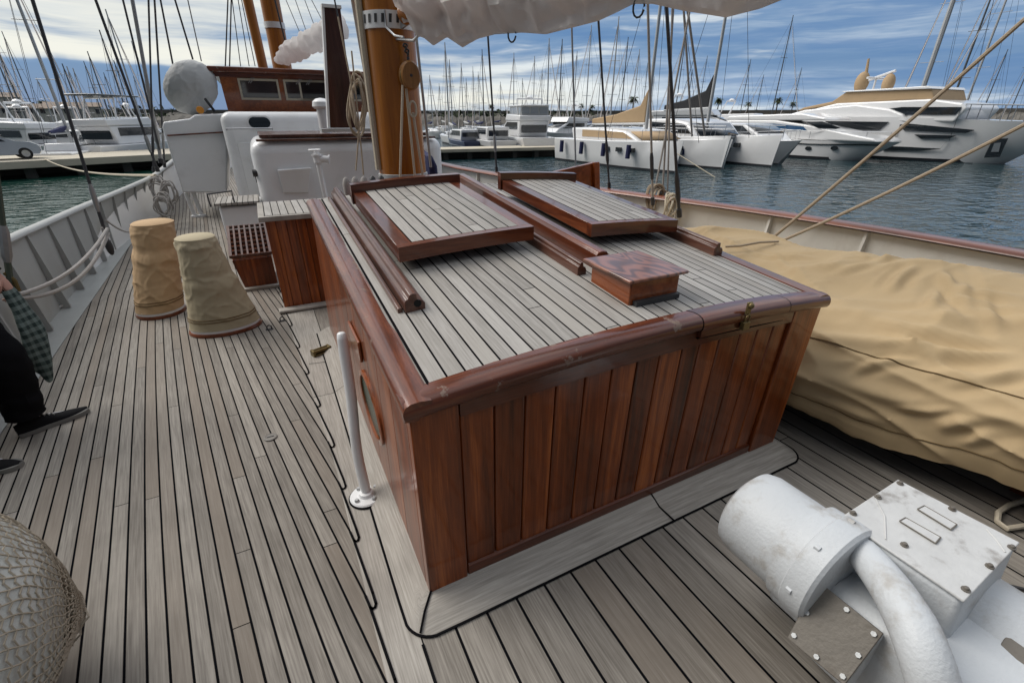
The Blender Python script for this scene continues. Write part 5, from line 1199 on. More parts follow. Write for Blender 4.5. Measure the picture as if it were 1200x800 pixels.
stay((128, 288), 6.2, (38, 0), .015, 'wire', 'thick dark shroud landing inside the port bulwark beside the golden drum', fit=.35)
stay((185, 200), 10.6, (112, 0), .020, 'wire', 'long dark shroud crossing the sky left of the covered dome', fit=.3)
stay((189, 190), 10.8, (155, 0), .028, 'wire_pale', 'thick pale shroud left of the white wing', fit=.3)
stay((180, 200), 10.4, (174, 0), .014, 'wire', 'nearly upright dark shroud just left of the white wing', fit=.3)
stay((193, 195), 10.9, (181, 0), .015, 'wire', 'dark shroud close beside the covered dome, right of the upright one', fit=.3)
stay((187, 176), 10.7, (144, 0), .015, 'wire', 'dark shroud crossing the thick pale shroud', ext=1.7)
stay((203, 78), 11.5, (188, 0), .015, 'wire', 'dark stay vanishing behind the top left of the covered dome')
stay((226, 70), 12.5, (205, 0), .017, 'wire', 'dark stay meeting the top of the covered dome', ext=2.)
stay((236, 72), 12.5, (220, 0), .011, 'wire_pale', 'thin pale stay just right of the dome top stay', ext=2.)
stay((264, 78), 13.5, (267, 0), .014, 'wire', 'left one of two upright stays over the wheelhouse roof', ext=2.)
stay((269, 78), 13.5, (271, 0), .014, 'wire', 'right one of two upright stays over the wheelhouse roof', ext=2.)
for (x0, x1) in ((282, 272), (292, 279), (299, 283)): stay((x0, 78), 14.5, (x1, 0), .010, 'wire', 'thin stay left of the slanting varnished spar', ext=2., group='thin stays left of the slanting spar')
stay((337, 60), 13.6, (322, 0), .018, 'wire', 'dark stay close along the right side of the far mast', ext=2.)
for (x0, x1) in ((352, 335), (360, 346), (372, 357), (386, 365)): stay((x0, 40), 14.5, (x1, 0), .009, 'wire_pale', 'thin pale stay above the second furled sail', ext=2.5, group='thin stays above the second furled sail')
stay((396, 20), 7.0, (392, 0), .010, 'wire', 'thin dark line behind the top of the mahogany upright', ext=3.)
stay((446, 190), 4.95, (413, 0), .016, 'rope_grey', 'grey halyard running up the left side of the mast', ext=1.5)
t = stay((14, 345), 4.62, (0, 240), .020, 'green_tube', 'stout shroud at the left edge with a dark turnbuckle above a grey tube', fit=.25)
a = PX(18, 350, -1.85); g = M(t.location); g.tube([Vector((t.location.x + .02, t.location.y, .02)), t.location + Vector((0, 0, -.02))], .038, 12); g.build('socket_tube', 'green_tube', t)
g = M(t.location)
for k in (-1, 1): g.tube([t.location + Vector((.045 * k, 0, .02)), t.location + Vector((.05 * k, 0, .10)), t.location + Vector((.02 * k, 0, .17))], .016, 8)
g.build('fork', 'brass_old', t)
# starboard side
ra = lambda x, y, z=.86: PZ(x, y, z)
def rstay(p0, p1, r, mat, label, z0=.86, y=None, **k): return stay(p0, y, p1, r, mat, label, z0=None if y else z0, **k)
rstay((714, 219), (701, 20), .013, 'wire', 'dark shroud rising behind the starboard sliding hatch from the cap rail', fit=.3)
rstay((765, 238), (760, 40), .012, 'rope_grey', 'leftmost of the shrouds rising from the rope coils on the starboard rail', fit=.25)
rstay((796, 252), (783, 40), .014, 'wire', 'thickest shroud landing on the starboard rail right of the rope coils', fit=.12)
rstay((769, 215), (803, 40), .011, 'rope_grey', 'running rope slanting right out of the rope coils on the starboard rail', y=4.4)
rstay((782, 236), (787, 40), .010, 'rope_grey', 'rope between the thick shroud and the leftmost shroud at the rope coils', y=4.35)
rstay((776, 232), (786, 60), .012, 'rope_grey', 'thin rope just left of the thick starboard shroud', y=4.4)
rstay((811, 160), (803, 40), .014, 'rope_grey', 'grey line right of the thick starboard shroud ending above the white hulls', y=5.2)
rstay((826, 158), (811, 50), .016, 'rope_grey', 'stout grey line slanting past the black boom cover', y=5.2)
rstay((582, 200), (571, 30), .016, 'wire', 'dark stay standing alone between the mast and the pier boats', fit=.3)
rstay((675, 205), (670, 30), .014, 'wire_pale', 'pale stay crossing the bow of the white catamaran')
rstay((505, 196), (488, 45), .014, 'wire_pale', 'pale wire close along the right side of the mast', y=5.0)
# rope coils
def coil(name, label, c, w_, h_, n, mat, seed, dy=.06):
    t = thing(name, label, 'rope coil', c); random.seed(seed)
    for s in range(n):
        g = M(c); pts = []; ox, oz, oy = random.uniform(-.3, .3) * w_, random.uniform(-.15, .15) * h_, random.uniform(-dy, dy); pa = random.uniform(0, 6)
        for k in range(25):
            q = 2 * math.pi * k / 24; pts.append(Vector(c) + Vector((ox + w_ * math.cos(q) * (1 + .1 * math.sin(3 * q + pa)), oy + .03 * math.sin(2 * q + pa), oz + h_ * math.sin(q) - .04 * math.sin(q + pa))))
        g.tube(pts, .012, 6, cap=False); g.build('turn', mat, t)
    return t
c0 = PZ(766, 232, .80); coil('rope_coil', 'thick bundle of beige rope hung on the starboard rail under the shrouds', c0 + Vector((0, -.05, .0)), .09, .13, 9, 'rope', 3)
coil('rope_coil', 'smaller pale rope hank hung right of the thick bundle on the starboard rail', PZ(783, 240, .78) + Vector((0, -.05, 0)), .05, .13, 5, 'rope_cream', 4)
for i, (x, y) in enumerate(((186, 222), (199, 226), (192, 240))):
    coil('rope_coil', ('grey rope coil belayed at the foot of the port shrouds, highest', 'grey rope coil belayed nearest the wing posts', 'grey rope coil lying lowest at the foot of the port shrouds')[i], PY(x, y, 10.2 - .3 * i), .10, .16, 6, 'rope_grey', 11 + i)
# ropes along the port bulwark, blocks, hook
a, b_ = PX(22, 345, -1.83), PY(126, 268, 6.1)
rope('mooring_rope', 'upper of two slack pale ropes strung along the port bulwark', 'rope', sag(a, b_, .10), .016, 'rope_grey', 'slack ropes along the port bulwark')
rope('mooring_rope', 'lower of two slack pale ropes strung along the port bulwark', 'rope', sag(a + Vector((.0, .0, -.03)), b_ + Vector((0, -.02, -.04)), .16), .016, 'rope_grey', 'slack ropes along the port bulwark')
a, b_ = PY(124, 258, 6.2), PY(164, 262, 8.3)
rope('lashing_rope', 'thin rope sagging from the dark shroud forward along the bulwark', 'rope', sag(a, b_, .12), .010, 'rope_grey')
q = PY(128, 289, 6.15); t = thing('small_block', 'small dark block hanging at the foot of the thick port shroud', 'pulley', q); g = M(q); g.ball(q, .07, 12, 8, (.5, .4, 1.3)); g.build('shell', 'dark_iron', t); g = M(q); g.tube([q + Vector((0, 0, .08)), q + Vector((0, 0, .2))], .012, 6); g.build('strop', 'rope_grey', t)
q = PZ(64, 362, .03); t = thing('snap_hook', 'galvanised hook on a short line lying in the port waterway', 'hook', q); g = M(q)
g.tube([q + Vector((-.10, .05, .01)), q + Vector((-.03, 0, .02)), q + Vector((.05, -.03, .02)), q + Vector((.08, .02, .03)), q + Vector((.05, .06, .03))], .012, 8); g.build('hook', 'galvanised', t)
g = M(q); g.tube([q + Vector((-.10, .05, .01)), q + Vector((-.2, .35, .12)), q + Vector((-.25, .6, .30))], .009, 6); g.build('line', 'rope_grey', t)
# two heavy ropes from the starboard bulwark up over the camera's right
a = PX(905, 279, 4.30); b_ = PD(1200, 17, 3.0); rope('heavy_rope', 'upper heavy rope rising from the starboard bulwark across the yachts', 'rope', sag(a, a + (b_ - a) * 1.6, .05, 24), .0145, 'rope', 'heavy ropes rising to starboard')
a = PX(912, 284, 4.20); b_ = PD(1200, 138, 3.1); rope('heavy_rope', 'lower heavy rope rising from the tarpaulin across the water', 'rope', sag(a, a + (b_ - a) * 1.6, .06, 24), .0135, 'rope', 'heavy ropes rising to starboard')
rope('lashing_rope', 'thin rope lying over the top end of the tan tarpaulin', 'rope', [PZ(912, 283, .80), PZ(890, 284, .81), PZ(868, 288, .80), PZ(850, 289, .78)], .009, 'rope')
# ================================================================== THE HARBOUR
def shore_box(name, label, cat, p0, p1, depth, z1, z0, mat, pile=None):
    """slab whose near top edge runs p0-p1 and which reaches `depth` away from the camera"""
    a, b_ = Vector((p0.x, p0.y, 0)), Vector((p1.x, p1.y, 0)); d_ = (b_ - a).normalized(); nrm = Vector((-d_.y, d_.x, 0))
    t = thing(name, label, cat, (a.x, a.y, z1)); off = t.location
    g = M(off); q = [a, b_, b_ + nrm * depth, a + nrm * depth]
    g.hexa([(v.x, v.y, z0) for v in q], [(v.x, v.y, z1) for v in q]); g.build('slab', mat, t, bevel=.03)
    if pile:
        L = (b_ - a).length; k = 0
        g0 = None
        while k * pile < L:
            c = a + d_ * (k * pile + .6) + nrm * .8
            g = M(off); g.box((c.x - .22, c.y - .22, WATER - 1), (c.x + .22, c.y + .22, z0)); g.build('pile', 'concrete_dark', t); k += 1
        g = M(off); q = [a + nrm * (depth * .55), b_ + nrm * (depth * .55), b_ + nrm * depth, a + nrm * depth]
        g.hexa([(v.x, v.y, WATER - 1) for v in q], [(v.x, v.y, z0 - .003) for v in q]); g.build('core', 'concrete_dark', t)
    return t, a, d_, nrm
QZ = -.6
qa, qb = PZ(0, 190, QZ), PZ(182, 181, QZ); dq = (qb - qa)
quay, qa_, qd, qn = shore_box('quay', 'pale concrete quay on dark piles left of the ship with a parked car', 'quay', qa - dq * 1.2, qb + dq * .6, 6.5, QZ, QZ - .42, 'concrete', 2.4)
pa_, pb_ = PZ(524, 175, -.75), PZ(662, 172, -.75)
pier, pa2, pd2, pn2 = shore_box('pier', 'pale concrete pier on dark piles between the mast and the catamaran', 'pier', pa_ - (pb_ - pa_) * .25, pb_, 3.2, -.75, -1.02, 'concrete', 2.1)
# bollard / locker on pier
for i, px_ in enumerate((575, 640)):
    q = PZ(px_, 167, -.75); t = thing('service_post', ('grey service pedestal at the middle of the pier', 'grey service pedestal near the catamaran end of the pier')[i], 'pedestal', q)
    g = M(); g.box((-.15, -.15, 0), (.15, .15, .9)); g.build('post', 'galvanised', t, bevel=.03); g = M(); g.box((-.19, -.19, .9), (.19, .19, 1.05)); g.build('cap', 'gelcoat', t, bevel=.04)
q = PZ(632, 166, -.75); t = thing('dock_box', 'orange box on the pier below the big cabin cruiser', 'box', q); g = M(); g.box((-.45, -.3, 0), (.45, .3, .5)); g.build('bin', 'orange_plastic', t, bevel=.05); g = M(); g.box((-.48, -.33, .5), (.48, .33, .58)); g.build('lid', 'orange_plastic', t, bevel=.03)

# ---- car
def car(c, yaw, label):
    t = thing('parked_car', label, 'car', c, yaw)
    prof = [(-2.15, .35), (-2.18, .75), (-2.0, .98), (-1.55, 1.30), (-.7, 1.46), (.15, 1.44), (.75, 1.18), (1.15, 1.0), (1.8, .94), (2.10, .80), (2.2, .48), (2.05, .28), (-2.05, .28)]
    g = M(); N2 = 9
    def sec(v): k = abs(v); return lambda p: (p[0] * (1 - .06 * k ** 3), v * .86 * (1 - .20 * max(0, (p[1] - .85) / .6) ), p[1] - .10 * k ** 4 * (p[1] > 1.2))
    rows = []
    for i in range(N2): f_ = sec(2 * i / (N2 - 1) - 1); rows += [f_(p) for p in prof]
    L = len(prof); fs = [(i * L + k, (i + 1) * L + k, (i + 1) * L + (k + 1) % L, i * L + (k + 1) % L) for i in range(N2 - 1) for k in range(L)] + [tuple(range(L)), tuple((N2 - 1) * L + k for k in range(L - 1, -1, -1))]
    g.add(rows, fs); g.build('body', 'car_silver', t, angle=50)
    for s in (-1, 1):
        for poly in ([(-1.5, 1.00), (-1.35, 1.24), (-.72, 1.38), (-.62, 1.0)], [(-.55, 1.0), (-.62, 1.385), (.1, 1.375), (.35, 1.25), (.68, 1.0)]):
            g = M(); g.prism([(x, s * (.86 * (1 - .20 * (z - .85) / .6) + .004 if z > .85 else .86), z) for x, z in poly], (0, s * .012, 0)); g.build('window', 'glass_dark', t)
        g = M(); g.box((1.98, s * .62 - .2, .62), (2.12, s * .62 + .2, .76)); g.build('headlight', 'lamp_clear', t, bevel=.03)
        for x in (-1.35, 1.32):
            g = M(); g.lathe([(.17, -.10), (.31, -.09), (.325, -.05), (.325, .05), (.31, .09), (.17, .10)], (x, s * .78, .325), 'Y', 24); w_ = g.build('wheel', 'rubber', t)
            g = M(); g.lathe([(.02, -.09), (.19, -.10), (.20, 0), (.19, .10), (.02, .09)], (x, s * .79, .325), 'Y', 18); g.build('rim', 'steel', w_)
    g = M(); g.add([(.20, -.66, 1.44), (.20, .66, 1.44), (.80, .74, 1.175), (.80, -.74, 1.175)], [(0, 1, 2, 3)]); g.build('windscreen', 'glass_dark', t)
    return t
cq = PZ(33, 186.5, QZ); yaw = math.atan2(qd.y, qd.x); cdir = Vector((math.cos(yaw), math.sin(yaw), 0)); cn = Vector((-cdir.y, cdir.x, 0))
car(cq - cdir * 1.32 + cn * .78, yaw, 'silver hatchback parked on the quay at the left edge')
cq2 = cq - cdir * 7.0 + cn * .85; car(cq2, yaw, 'second silver car on the quay beyond the left edge') if False else None

# ---- boat builders: local +x = bow, z = 0 at the waterline
def hull_mesh(L, B, Hs, rake=1.0, sheer=.35, stern=.82, fine=2.3, flare=.82):
    g = M(); NS = 15; rows = []
    for i in range(NS):
        t_ = i / (NS - 1); b_ = B / 2 * (lerp(stern, 1, min(1, t_ / .5)) if t_ < .5 else 1 - ((t_ - .5) / .5) ** fine * .985); z = Hs * (1 + sheer * max(0, t_ - .35) ** 1.6 - .04)
        xt = -L / 2 + L * t_; xb = -L / 2 + (L - rake) * t_
        for s in (-1, 1):
            q = [(xb, s * b_ * flare * .6, -.5), (xb, s * b_ * flare, 0), (lerp(xb, xt, .45), s * b_ * lerp(flare, 1, .55), z * .45), (xt, s * b_, z), (xt, s * b_ * .94, z + .04)]
            rows.append(q if s == -1 else q[::-1])
    flat = [a + b for a, b in zip(rows[0::2], rows[1::2])]; W_ = len(flat[0]); vs = [p for r_ in flat for p in r_]
    fs = [(i * W_ + k, i * W_ + (k + 1) % W_, (i + 1) * W_ + (k + 1) % W_, (i + 1) * W_ + k) for i in range(NS - 1) for k in range(W_)]
    fs += [tuple(range(W_ - 1, -1, -1)), tuple((NS - 1) * W_ + k for k in range(W_))]
    g.add(vs, fs); return g
def boot_mesh(L, B, rake=1.0, stern=.82, fine=2.3, flare=.82, yo=0.):
    g = M(); NS = 15; vs = []
    for i in range(NS):
        t_ = i / (NS - 1); b_ = B / 2 * (lerp(stern, 1, min(1, t_ / .5)) if t_ < .5 else 1 - ((t_ - .5) / .5) ** fine * .985) * flare * 1.006 + .012; x = -L / 2 + (L - rake) * t_
        for z, k in ((-.12, .985), (.14, 1.03)): vs += [(x + (.02 if t_ == 1 else 0), yo - b_ * k, z), (x + (.02 if t_ == 1 else 0), yo + b_ * k, z)]
    fs = []
    for i in range(NS - 1): a = 4 * i; fs += [(a, a + 4, a + 6, a + 2), (a + 1, a + 3, a + 7, a + 5)]
    e = 4 * (NS - 1); fs += [(0, 2, 3, 1), (e, e + 1, e + 3, e + 2)]
    g.add(vs, fs); return g
def extr(pts, y0, y1): g = M(); g.prism([(x, y0, z) for x, z in pts], (0, y1 - y0, 0)); return g
def place(px, dist, z=WATER):
    r_ = ray(px, 140); k = dist / math.hypot(r_.x, r_.y); return Vector((r_.x * k, r_.y * k, z))
def ztop(px, py, dist): return PH(px, py, dist).z
def sailboat(pos, yaw, L, mh, label, group, hullm='gelcoat', cover='blue_canvas', mast='alloy_mast', mr_=.085, rig=True, roller=True):
    t = thing('sailboat', label, 'sailboat', pos, yaw, group)
    Hs = L * .105 + .1
    hull_mesh(L, L * .32, Hs, L * .10).build('hull', hullm, t); boot_mesh(L, L * .32, L * .10).build('boot_stripe', 'antifoul', t)
    g = M(); g.hexa([(-L * .22, -L * .10, Hs), (L * .18, -L * .09, Hs), (L * .18, L * .09, Hs), (-L * .22, L * .10, Hs)], [(-L * .20, -L * .085, Hs + .5), (L * .10, -L * .07, Hs + .42), (L * .10, L * .07, Hs + .42), (-L * .20, L * .085, Hs + .5)]); g.build('cabin', 'gelcoat', t, bevel=.06)
    for s in (-1, 1):
        g = M(); y0 = s * L * .095; g.box((-L * .16, y0 - .01, Hs + .15), (L * .10, y0 + .01, Hs + .33)); g.build('window', 'glass_dark', t)
    g = M(); g.tube([(L * .07, 0, Hs), (L * .07, 0, mh * .6), (L * .065, 0, mh)], [mr_, mr_ * .95, mr_ * .65], 8)
    for f_ in (.42, .68): g.tube([(L * .07, -L * .07, mh * f_), (L * .07, L * .07, mh * f_)], .03, 5)
    g.build('mast', mast, t)
    g = M(); g.tube([(L * .06, 0, Hs + 1.1), (-L * .30, 0, Hs + 1.15)], .07, 6); g.build('boom', mast, t)
    g = M(); g.tube([(L * .05, 0, Hs + 1.5), (-L * .05, 0, Hs + 1.36), (-L * .30, 0, Hs + 1.22)], [.10, .20, .10], 8); g.build('sail_cover', cover, t)
    if rig:
        g = M()
        for e_ in ((L * .49, 0, Hs * 1.2), (-L * .5, 0, Hs), (L * .05, L * .15, Hs), (L * .05, -L * .15, Hs)): g.tube([(L * .067, 0, mh * .97), e_], .014, 4)
        g.build('rigging', 'wire', t)
    if roller: g = M(); g.tube([(L * .47, 0, Hs * 1.3), (L * .08, 0, mh * .92)], [.07, .03], 6); g.build('furled_jib', 'sail_cover', t)
    return t
def motorboat(pos, yaw, L, label, group=None, hullm='gelcoat', fly=True, cover=None, name='motor_yacht', bimini=False, winm='glass_dark', back=None):
    t = thing(name, label, 'motor yacht', pos, yaw, group); B = L * .31; Hs = L * .10 + .3
    hull_mesh(L, B, Hs, L * .16, .5, .92, 2.6, .72).build('hull', hullm, t); boot_mesh(L, B, L * .16, .92, 2.6, .72).build('boot_stripe', 'antifoul', t)
    g = M(); g.tube([(-L * .495, -B * .475, Hs * .55), (L * .1, -B * .515, Hs * .62)], .05, 5); g.tube([(-L * .495, B * .475, Hs * .55), (L * .1, B * .515, Hs * .62)], .05, 5); g.build('rub_rail', 'glass_dark', t)
    z = Hs; h1 = L * .085 + .35
    extr([(-L * .30, z - .02), (L * .30, z + .05), (L * .20, z + h1 * .55), (L * .05, z + h1), (-L * .34, z + h1)], -B * .38, B * .38).build('deckhouse', 'gelcoat', t, bevel=.10)
    for s in (-1, 1):
        g = M(); y0 = s * B * .38; g.prism([(-L * .27, y0, z + h1 * .45), (L * .16, y0, z + h1 * .45), (L * .045, y0, z + h1 * .9), (-L * .27, y0, z + h1 * .9)], (0, s * .03, 0)); g.build('window', winm, t)
    g = M(); g.hexa([(L * .305, -B * .3, z + .08), (L * .305, B * .3, z + .08), (L * .12, B * .33, z + h1 * .5), (L * .12, -B * .33, z + h1 * .5)][::-1], [(L * .215, -B * .3, z + h1 * .57), (L * .215, B * .3, z + h1 * .57), (L * .06, B * .33, z + h1 * .98), (L * .06, -B * .33, z + h1 * .98)][::-1]) if False else None
    g = M(); g.add([(L * .207, -B * .33, z + h1 * .57), (L * .207, B * .33, z + h1 * .57), (L * .06, B * .33, z + h1 * .985), (L * .06, -B * .33, z + h1 * .985)], [(0, 1, 2, 3)]); g.build('windscreen', winm, t, solid=.03)
    g = M(); g.box((-L * .33, -B * .33, z + .35), (-L * .325, B * .33, z + h1 * .88)); g.build('aft_door', 'glass_dark', t)
    if fly:
        z2 = z + h1; extr([(-L * .36, z2), (L * .09, z2), (L * .05, z2 + .6), (-L * .36, z2 + .45)], -B * .40, B * .40).build('flybridge', 'gelcoat', t, bevel=.08)
        g = M()
        for s in (-1, 1): g.tube([(-L * .25, s * B * .36, z2 + .4), (-L * .20, s * B * .33, z2 + 1.9)], .06, 6)
        g.tube([(-L * .20, -B * .33, z2 + 1.9), (-L * .20, B * .33, z2 + 1.9)], .08, 6); g.lathe([(.3, 0), (.33, .08), (.2, .2), (.02, .25)], (-L * .2, 0, z2 + 1.95), n=12); g.build('radar_arch', 'gelcoat', t)
        if bimini == 2:
            g = M(); g.box((-L * .33, -B * .37, z2 + .45), (L * .0, B * .33, z2 + 1.25)); g.build('clear_enclosure', 'grey_cover', t)
            for s in (-1, 1):
                for q in range(4): g = M(); x_ = -L * .31 + q * L * .085; g.box((x_, s * B * .33 - .02, z2 + .6), (x_ + L * .07, s * B * .33 + .02, z2 + 1.15)); g.build('clear_panel', 'gelcoat_grey', t)
            for q in range(3): g = M(); y_ = -B * .34 + q * B * .235; g.box((-L * .33 - .02, y_, z2 + .6), (-L * .33 + .02, y_ + B * .2, z2 + 1.15)); g.build('clear_panel', 'gelcoat_grey', t)
        if bimini:
            g = M(); zt_ = 1.25 if bimini == 2 else 2.0; g.box((-L * .35, -B * .36, z2 + zt_), (L * .03, B * .36, z2 + zt_ + .12)); g.build('hard_top', cover or 'glass_dark', t, bevel=.05)
            for x_ in (-L * .32, L * .0):
                for s in (-1, 1): g = M(); g.tube([(x_, s * B * .35, z2 + .4), (x_, s * B * .33, z2 + zt_ + .02)], .035, 5); g.build('hard_top_post', 'steel', t)
    g = M(); rr_ = []
    for s in (-1, 1):
        P_ = [(L * (.0 + .48 * k / 6), s * B * .48 * (1 - (k / 6) ** 2.6 * .95), Hs * (1 + .5 * max(0, .5 + .48 * k / 6 - .35) ** 1.6) + .65) for k in range(7)]
        g.tube(P_, .022, 4)
        for p in P_[:6]: g.tube([(p[0], p[1], p[2] - .65), p], .016, 4)
    g.build('bow_rail', 'steel', t)
    for k in range(3):
        g = M(); g.tube([(-L * .3 + k * L * .22, -B * .53, Hs * .75), (-L * .3 + k * L * .22, -B * .54, Hs * .2)], .13, 8); g.build('fender', 'blue_canvas' if k % 2 else 'gelcoat', t)
    return t
FACE = lambda px: -AZ + 0.                                            # helper kept simple: yaw values are world angles

# ---- big yacht digitised on its side plane
BX = 48.0
def side_fn(y):                                                      # half-breadth of the hull along its length (bow at y = 11)
    q = max(0., min(1., (28.6 - y) / 15.5)); return 3.6 * (1 - q ** 2.2 * .985)
BC = BX + 3.6
t = thing('superyacht', 'large white superyacht with black slit windows and tan flybridge cover on the right', 'superyacht', (BC, 28, WATER)); off = t.location
def bpt(px, py, y=None): return PX(px, py, BX)
ylist = [46 - k * 1.2 for k in range(27)] + [14.0, 13.4, 13.15]
sheer_px = [(850, 142), (935, 134), (1000, 137), (1050, 137), (1100, 139), (1140, 141), (1200, 143)]
spts = [bpt(*p) for p in sheer_px]
def shz(y):
    if y >= spts[0].y: return spts[0].z
    for p, q in zip(spts, spts[1:]):
        if q.y <= y <= p.y: return lerp(p.z, q.z, (p.y - y) / (p.y - q.y))
    return spts[-1].z
g = M(); NV = 12
def hullp(a, b_):
    y = ylist[round(a * (len(ylist) - 1))]; s = -1 if b_ < .5 else 1; k = b_ * 2 if b_ < .5 else 2 - b_ * 2   # 0 bottom .. 1 top
    hb = side_fn(y); z = lerp(WATER - .6, shz(y), k); fl = lerp(.93, 1, k ** .7)
    yb = y + (1 - k) * 4.2 * max(0, (25 - y) / 12.) ** 2
    return (BC + s * max(.03, hb * fl), yb, z)
g = M(off); vs = []; rowsN = 9
for y in ylist:
    for s in (-1, 1):
        for k in range(rowsN):
            kk = k / (rowsN - 1) if s == -1 else 1 - k / (rowsN - 1)
            hb = side_fn(y); z = lerp(WATER - .6, shz(y), kk); fl = lerp(.93, 1, kk ** .7); yb = y + (1 - kk) * 4.2 * max(0, (25 - y) / 12.) ** 2
            vs.append((BC + s * max(.03, hb * fl), yb, z))
W_ = 2 * rowsN; ns = len(ylist)
g.add(vs, [(i * W_ + k, i * W_ + (k + 1) % W_, (i + 1) * W_ + (k + 1) % W_, (i + 1) * W_ + k) for i in range(ns - 1) for k in range(W_)] + [tuple(range(W_)), tuple((ns - 1) * W_ + k for k in range(W_ - 1, -1, -1))])
by_hull = g.build('hull', 'gelcoat', t)
def boot2(parent, yl_, bc_, fn, bend, off_):
    g = M(off_); vs = []
    for y in yl_:
        for z, k in ((WATER - .1, .0), (WATER + .22, .03)):
            for s_ in (-1, 1): vs.append((bc_ + s_ * (max(.03, fn(y) * (.945 + k)) + .02), y + bend(y), z))
    n_ = len(yl_); fs = []
    for i in range(n_ - 1): a = 4 * i; fs += [(a, a + 4, a + 6, a + 2), (a + 1, a + 3, a + 7, a + 5)]
    g.add(vs, fs); g.build('boot_stripe', 'antifoul', parent, smooth=False, solid=.03)
boot2(t, ylist, BC, side_fn, lambda y: .86 * 4.2 * max(0, (25 - y) / 12.) ** 2, off)
def skinpoly(pxs, name, mat, out=.06, follow=True, X=None, parent=None, sub_=6):
    P3 = []
    for p in pxs:
        xx = X or BX
        for _ in range(8):
            q = PX(p[0], p[1], xx)
            if follow: k = max(0, min(1, (q.z - WATER + .6) / (shz(q.y) - WATER + .6))); xx = .5 * xx + .5 * (BC - side_fn(q.y) * lerp(.93, 1, k ** .7))
        P3.append(q)
    P4 = []
    for p, q in zip(P3, P3[1:] + P3[:1]):
        for k in range(sub_): P4.append(lerp(p, q, k / sub_))
    def sx_(p):
        if not follow: return (X or BX) - out
        k = max(0, min(1, (p.z - WATER + .6) / (shz(p.y) - WATER + .6))); return BC - side_fn(p.y) * lerp(.93, 1, k ** .7) - out
    # triangulated strip between top and bottom by sorting along y
    ysn = sorted({round(p.y, 2) for p in P4}); g = M(off); prev = None
    def span(y):
        zs = []
        for p, q in zip(P3, P3[1:] + P3[:1]):
            if min(p.y, q.y) - 1e-6 <= y <= max(p.y, q.y) + 1e-6:
                zs += [p.z, q.z] if abs(p.y - q.y) < 1e-4 else [lerp(p.z, q.z, (y - p.y) / (q.y - p.y))]
        return (min(zs), max(zs)) if zs else (0, 0)
    rowsL = []
    for y in ysn:
        a, b_ = span(y); rowsL.append([Vector((sx_(Vector((0, y, a))), y, a)), Vector((sx_(Vector((0, y, b_))), y, b_))])
    vs = [v for r_ in rowsL for v in r_]
    g.add(vs, [(2 * i, 2 * i + 1, 2 * i + 3, 2 * i + 2) for i in range(len(rowsL) - 1)]); return g.build(name, mat, parent or t, smooth=False, solid=.08)
skinpoly([(1054, 146), (1066, 145), (1144, 152.5), (1132, 156), (1060, 153)], 'hull_window', 'glass_dark')
skinpoly([(1072, 157.5), (1122, 159), (1112, 162.5), (1080, 162.5)], 'hull_window', 'glass_dark')
skinpoly([(1035, 171), (1060, 172), (1107, 174.5), (1078, 177), (1035, 176)], 'hull_window', 'glass_dark')
skinpoly([(1164, 163), (1182, 162), (1172, 184), (1153, 185)], 'anchor_pocket', 'glass_dark'); 
skinpoly([(1166, 168), (1174, 167), (1171, 178), (1162, 178)], 'anchor', 'steel', out=.12)
skinpoly([(967, 142), (1042, 143), (1031, 152), (996, 152), (975, 146)], 'hull_window', 'glass_dark')
skinpoly([(1003, 155), (1022, 155.5), (1020, 157.5), (1003, 157)], 'hull_window', 'glass_dark')
skinpoly([(935, 190), (1000, 193), (1100, 196), (1165, 197), (1166, 195.2), (1100, 194), (1000, 190.5), (935, 187)], 'boot_stripe', 'antifoul', out=.04) if False else None
def block(pxs, name, mat, x0, x1, bev=.12):
    P3 = [PX(p[0], p[1], BX) for p in pxs]; g = M(off); g.prism([(x0, p.y, p.z) for p in P3], (x1 - x0, 0, 0)); return g.build(name, mat, t, bevel=bev, smooth=False)
block([(900, 142), (935, 131), (975, 121), (1085, 116), (1122, 121), (1127, 127), (1112, 143)], 'deckhouse', 'gelcoat', BX + .75, BX + 6.45)
block([(878, 146), (940, 129), (1000, 122.5), (1040, 128), (1055, 134), (1060, 143)], 'side_screen', 'gelcoat', BX + .35, BX + 6.85)
skinpoly([(1025, 129), (1052, 125.5), (1122, 125.5), (1114, 134.5), (1056, 135)], 'cabin_window', 'glass_dark', follow=False, out=-.70)
block([(984, 108), (1085, 104), (1088, 117), (1060, 117), (975, 122), (927, 130), (935, 126), (968, 119)], 'flybridge_cover', 'tan_boat_cover', BX + .9, BX + 6.3, .08)
block([(980, 107), (1083, 100.5), (1086, 103.8), (984, 108)], 'hard_top', 'gelcoat', BX + .7, BX + 6.5, .06)
for cxp, zc_, w_, h_ in ((1010, 97, 5, 9), (1041, 98, 5, 6)):
    q = PX(cxp, zc_, BX + 3); g = M(off); g.ball((BX + 3, q.y, q.z), .62 if h_ < 8 else .72, 14, 10, (.8, .8, 1.25)); g.build('dome_cover', 'tan_boat_cover', t)
q0, q1 = PX(1014, 92, BX + 3), PX(1018, 69, BX + 3); g = M(off); g.tube([q0, q1], [.16, .09], 8); g.build('whip_mast', 'tan_boat_cover', t)
q0 = PX(1027, 92, BX + 3); g = M(off); g.tube([(BX + 1.6, q0.y, q0.z), (BX + 4.4, q0.y, q0.z)], .1, 6); g.tube([(BX + 3, q0.y + 1.2, q0.z - .3), (BX + 3, q0.y - 1.4, q0.z + .5)], .12, 6); g.tube([(BX + 3, q0.y, q0.z - 1.2), (BX + 3, q0.y, q0.z)], .08, 6); g.build('radar', 'gelcoat', t)
g = M(off); P_ = [PX(x_, y_, BX + .4) for x_, y_ in ((1118, 128.5), (1140, 129), (1165, 130), (1190, 131), (1215, 132), (1240, 133))]
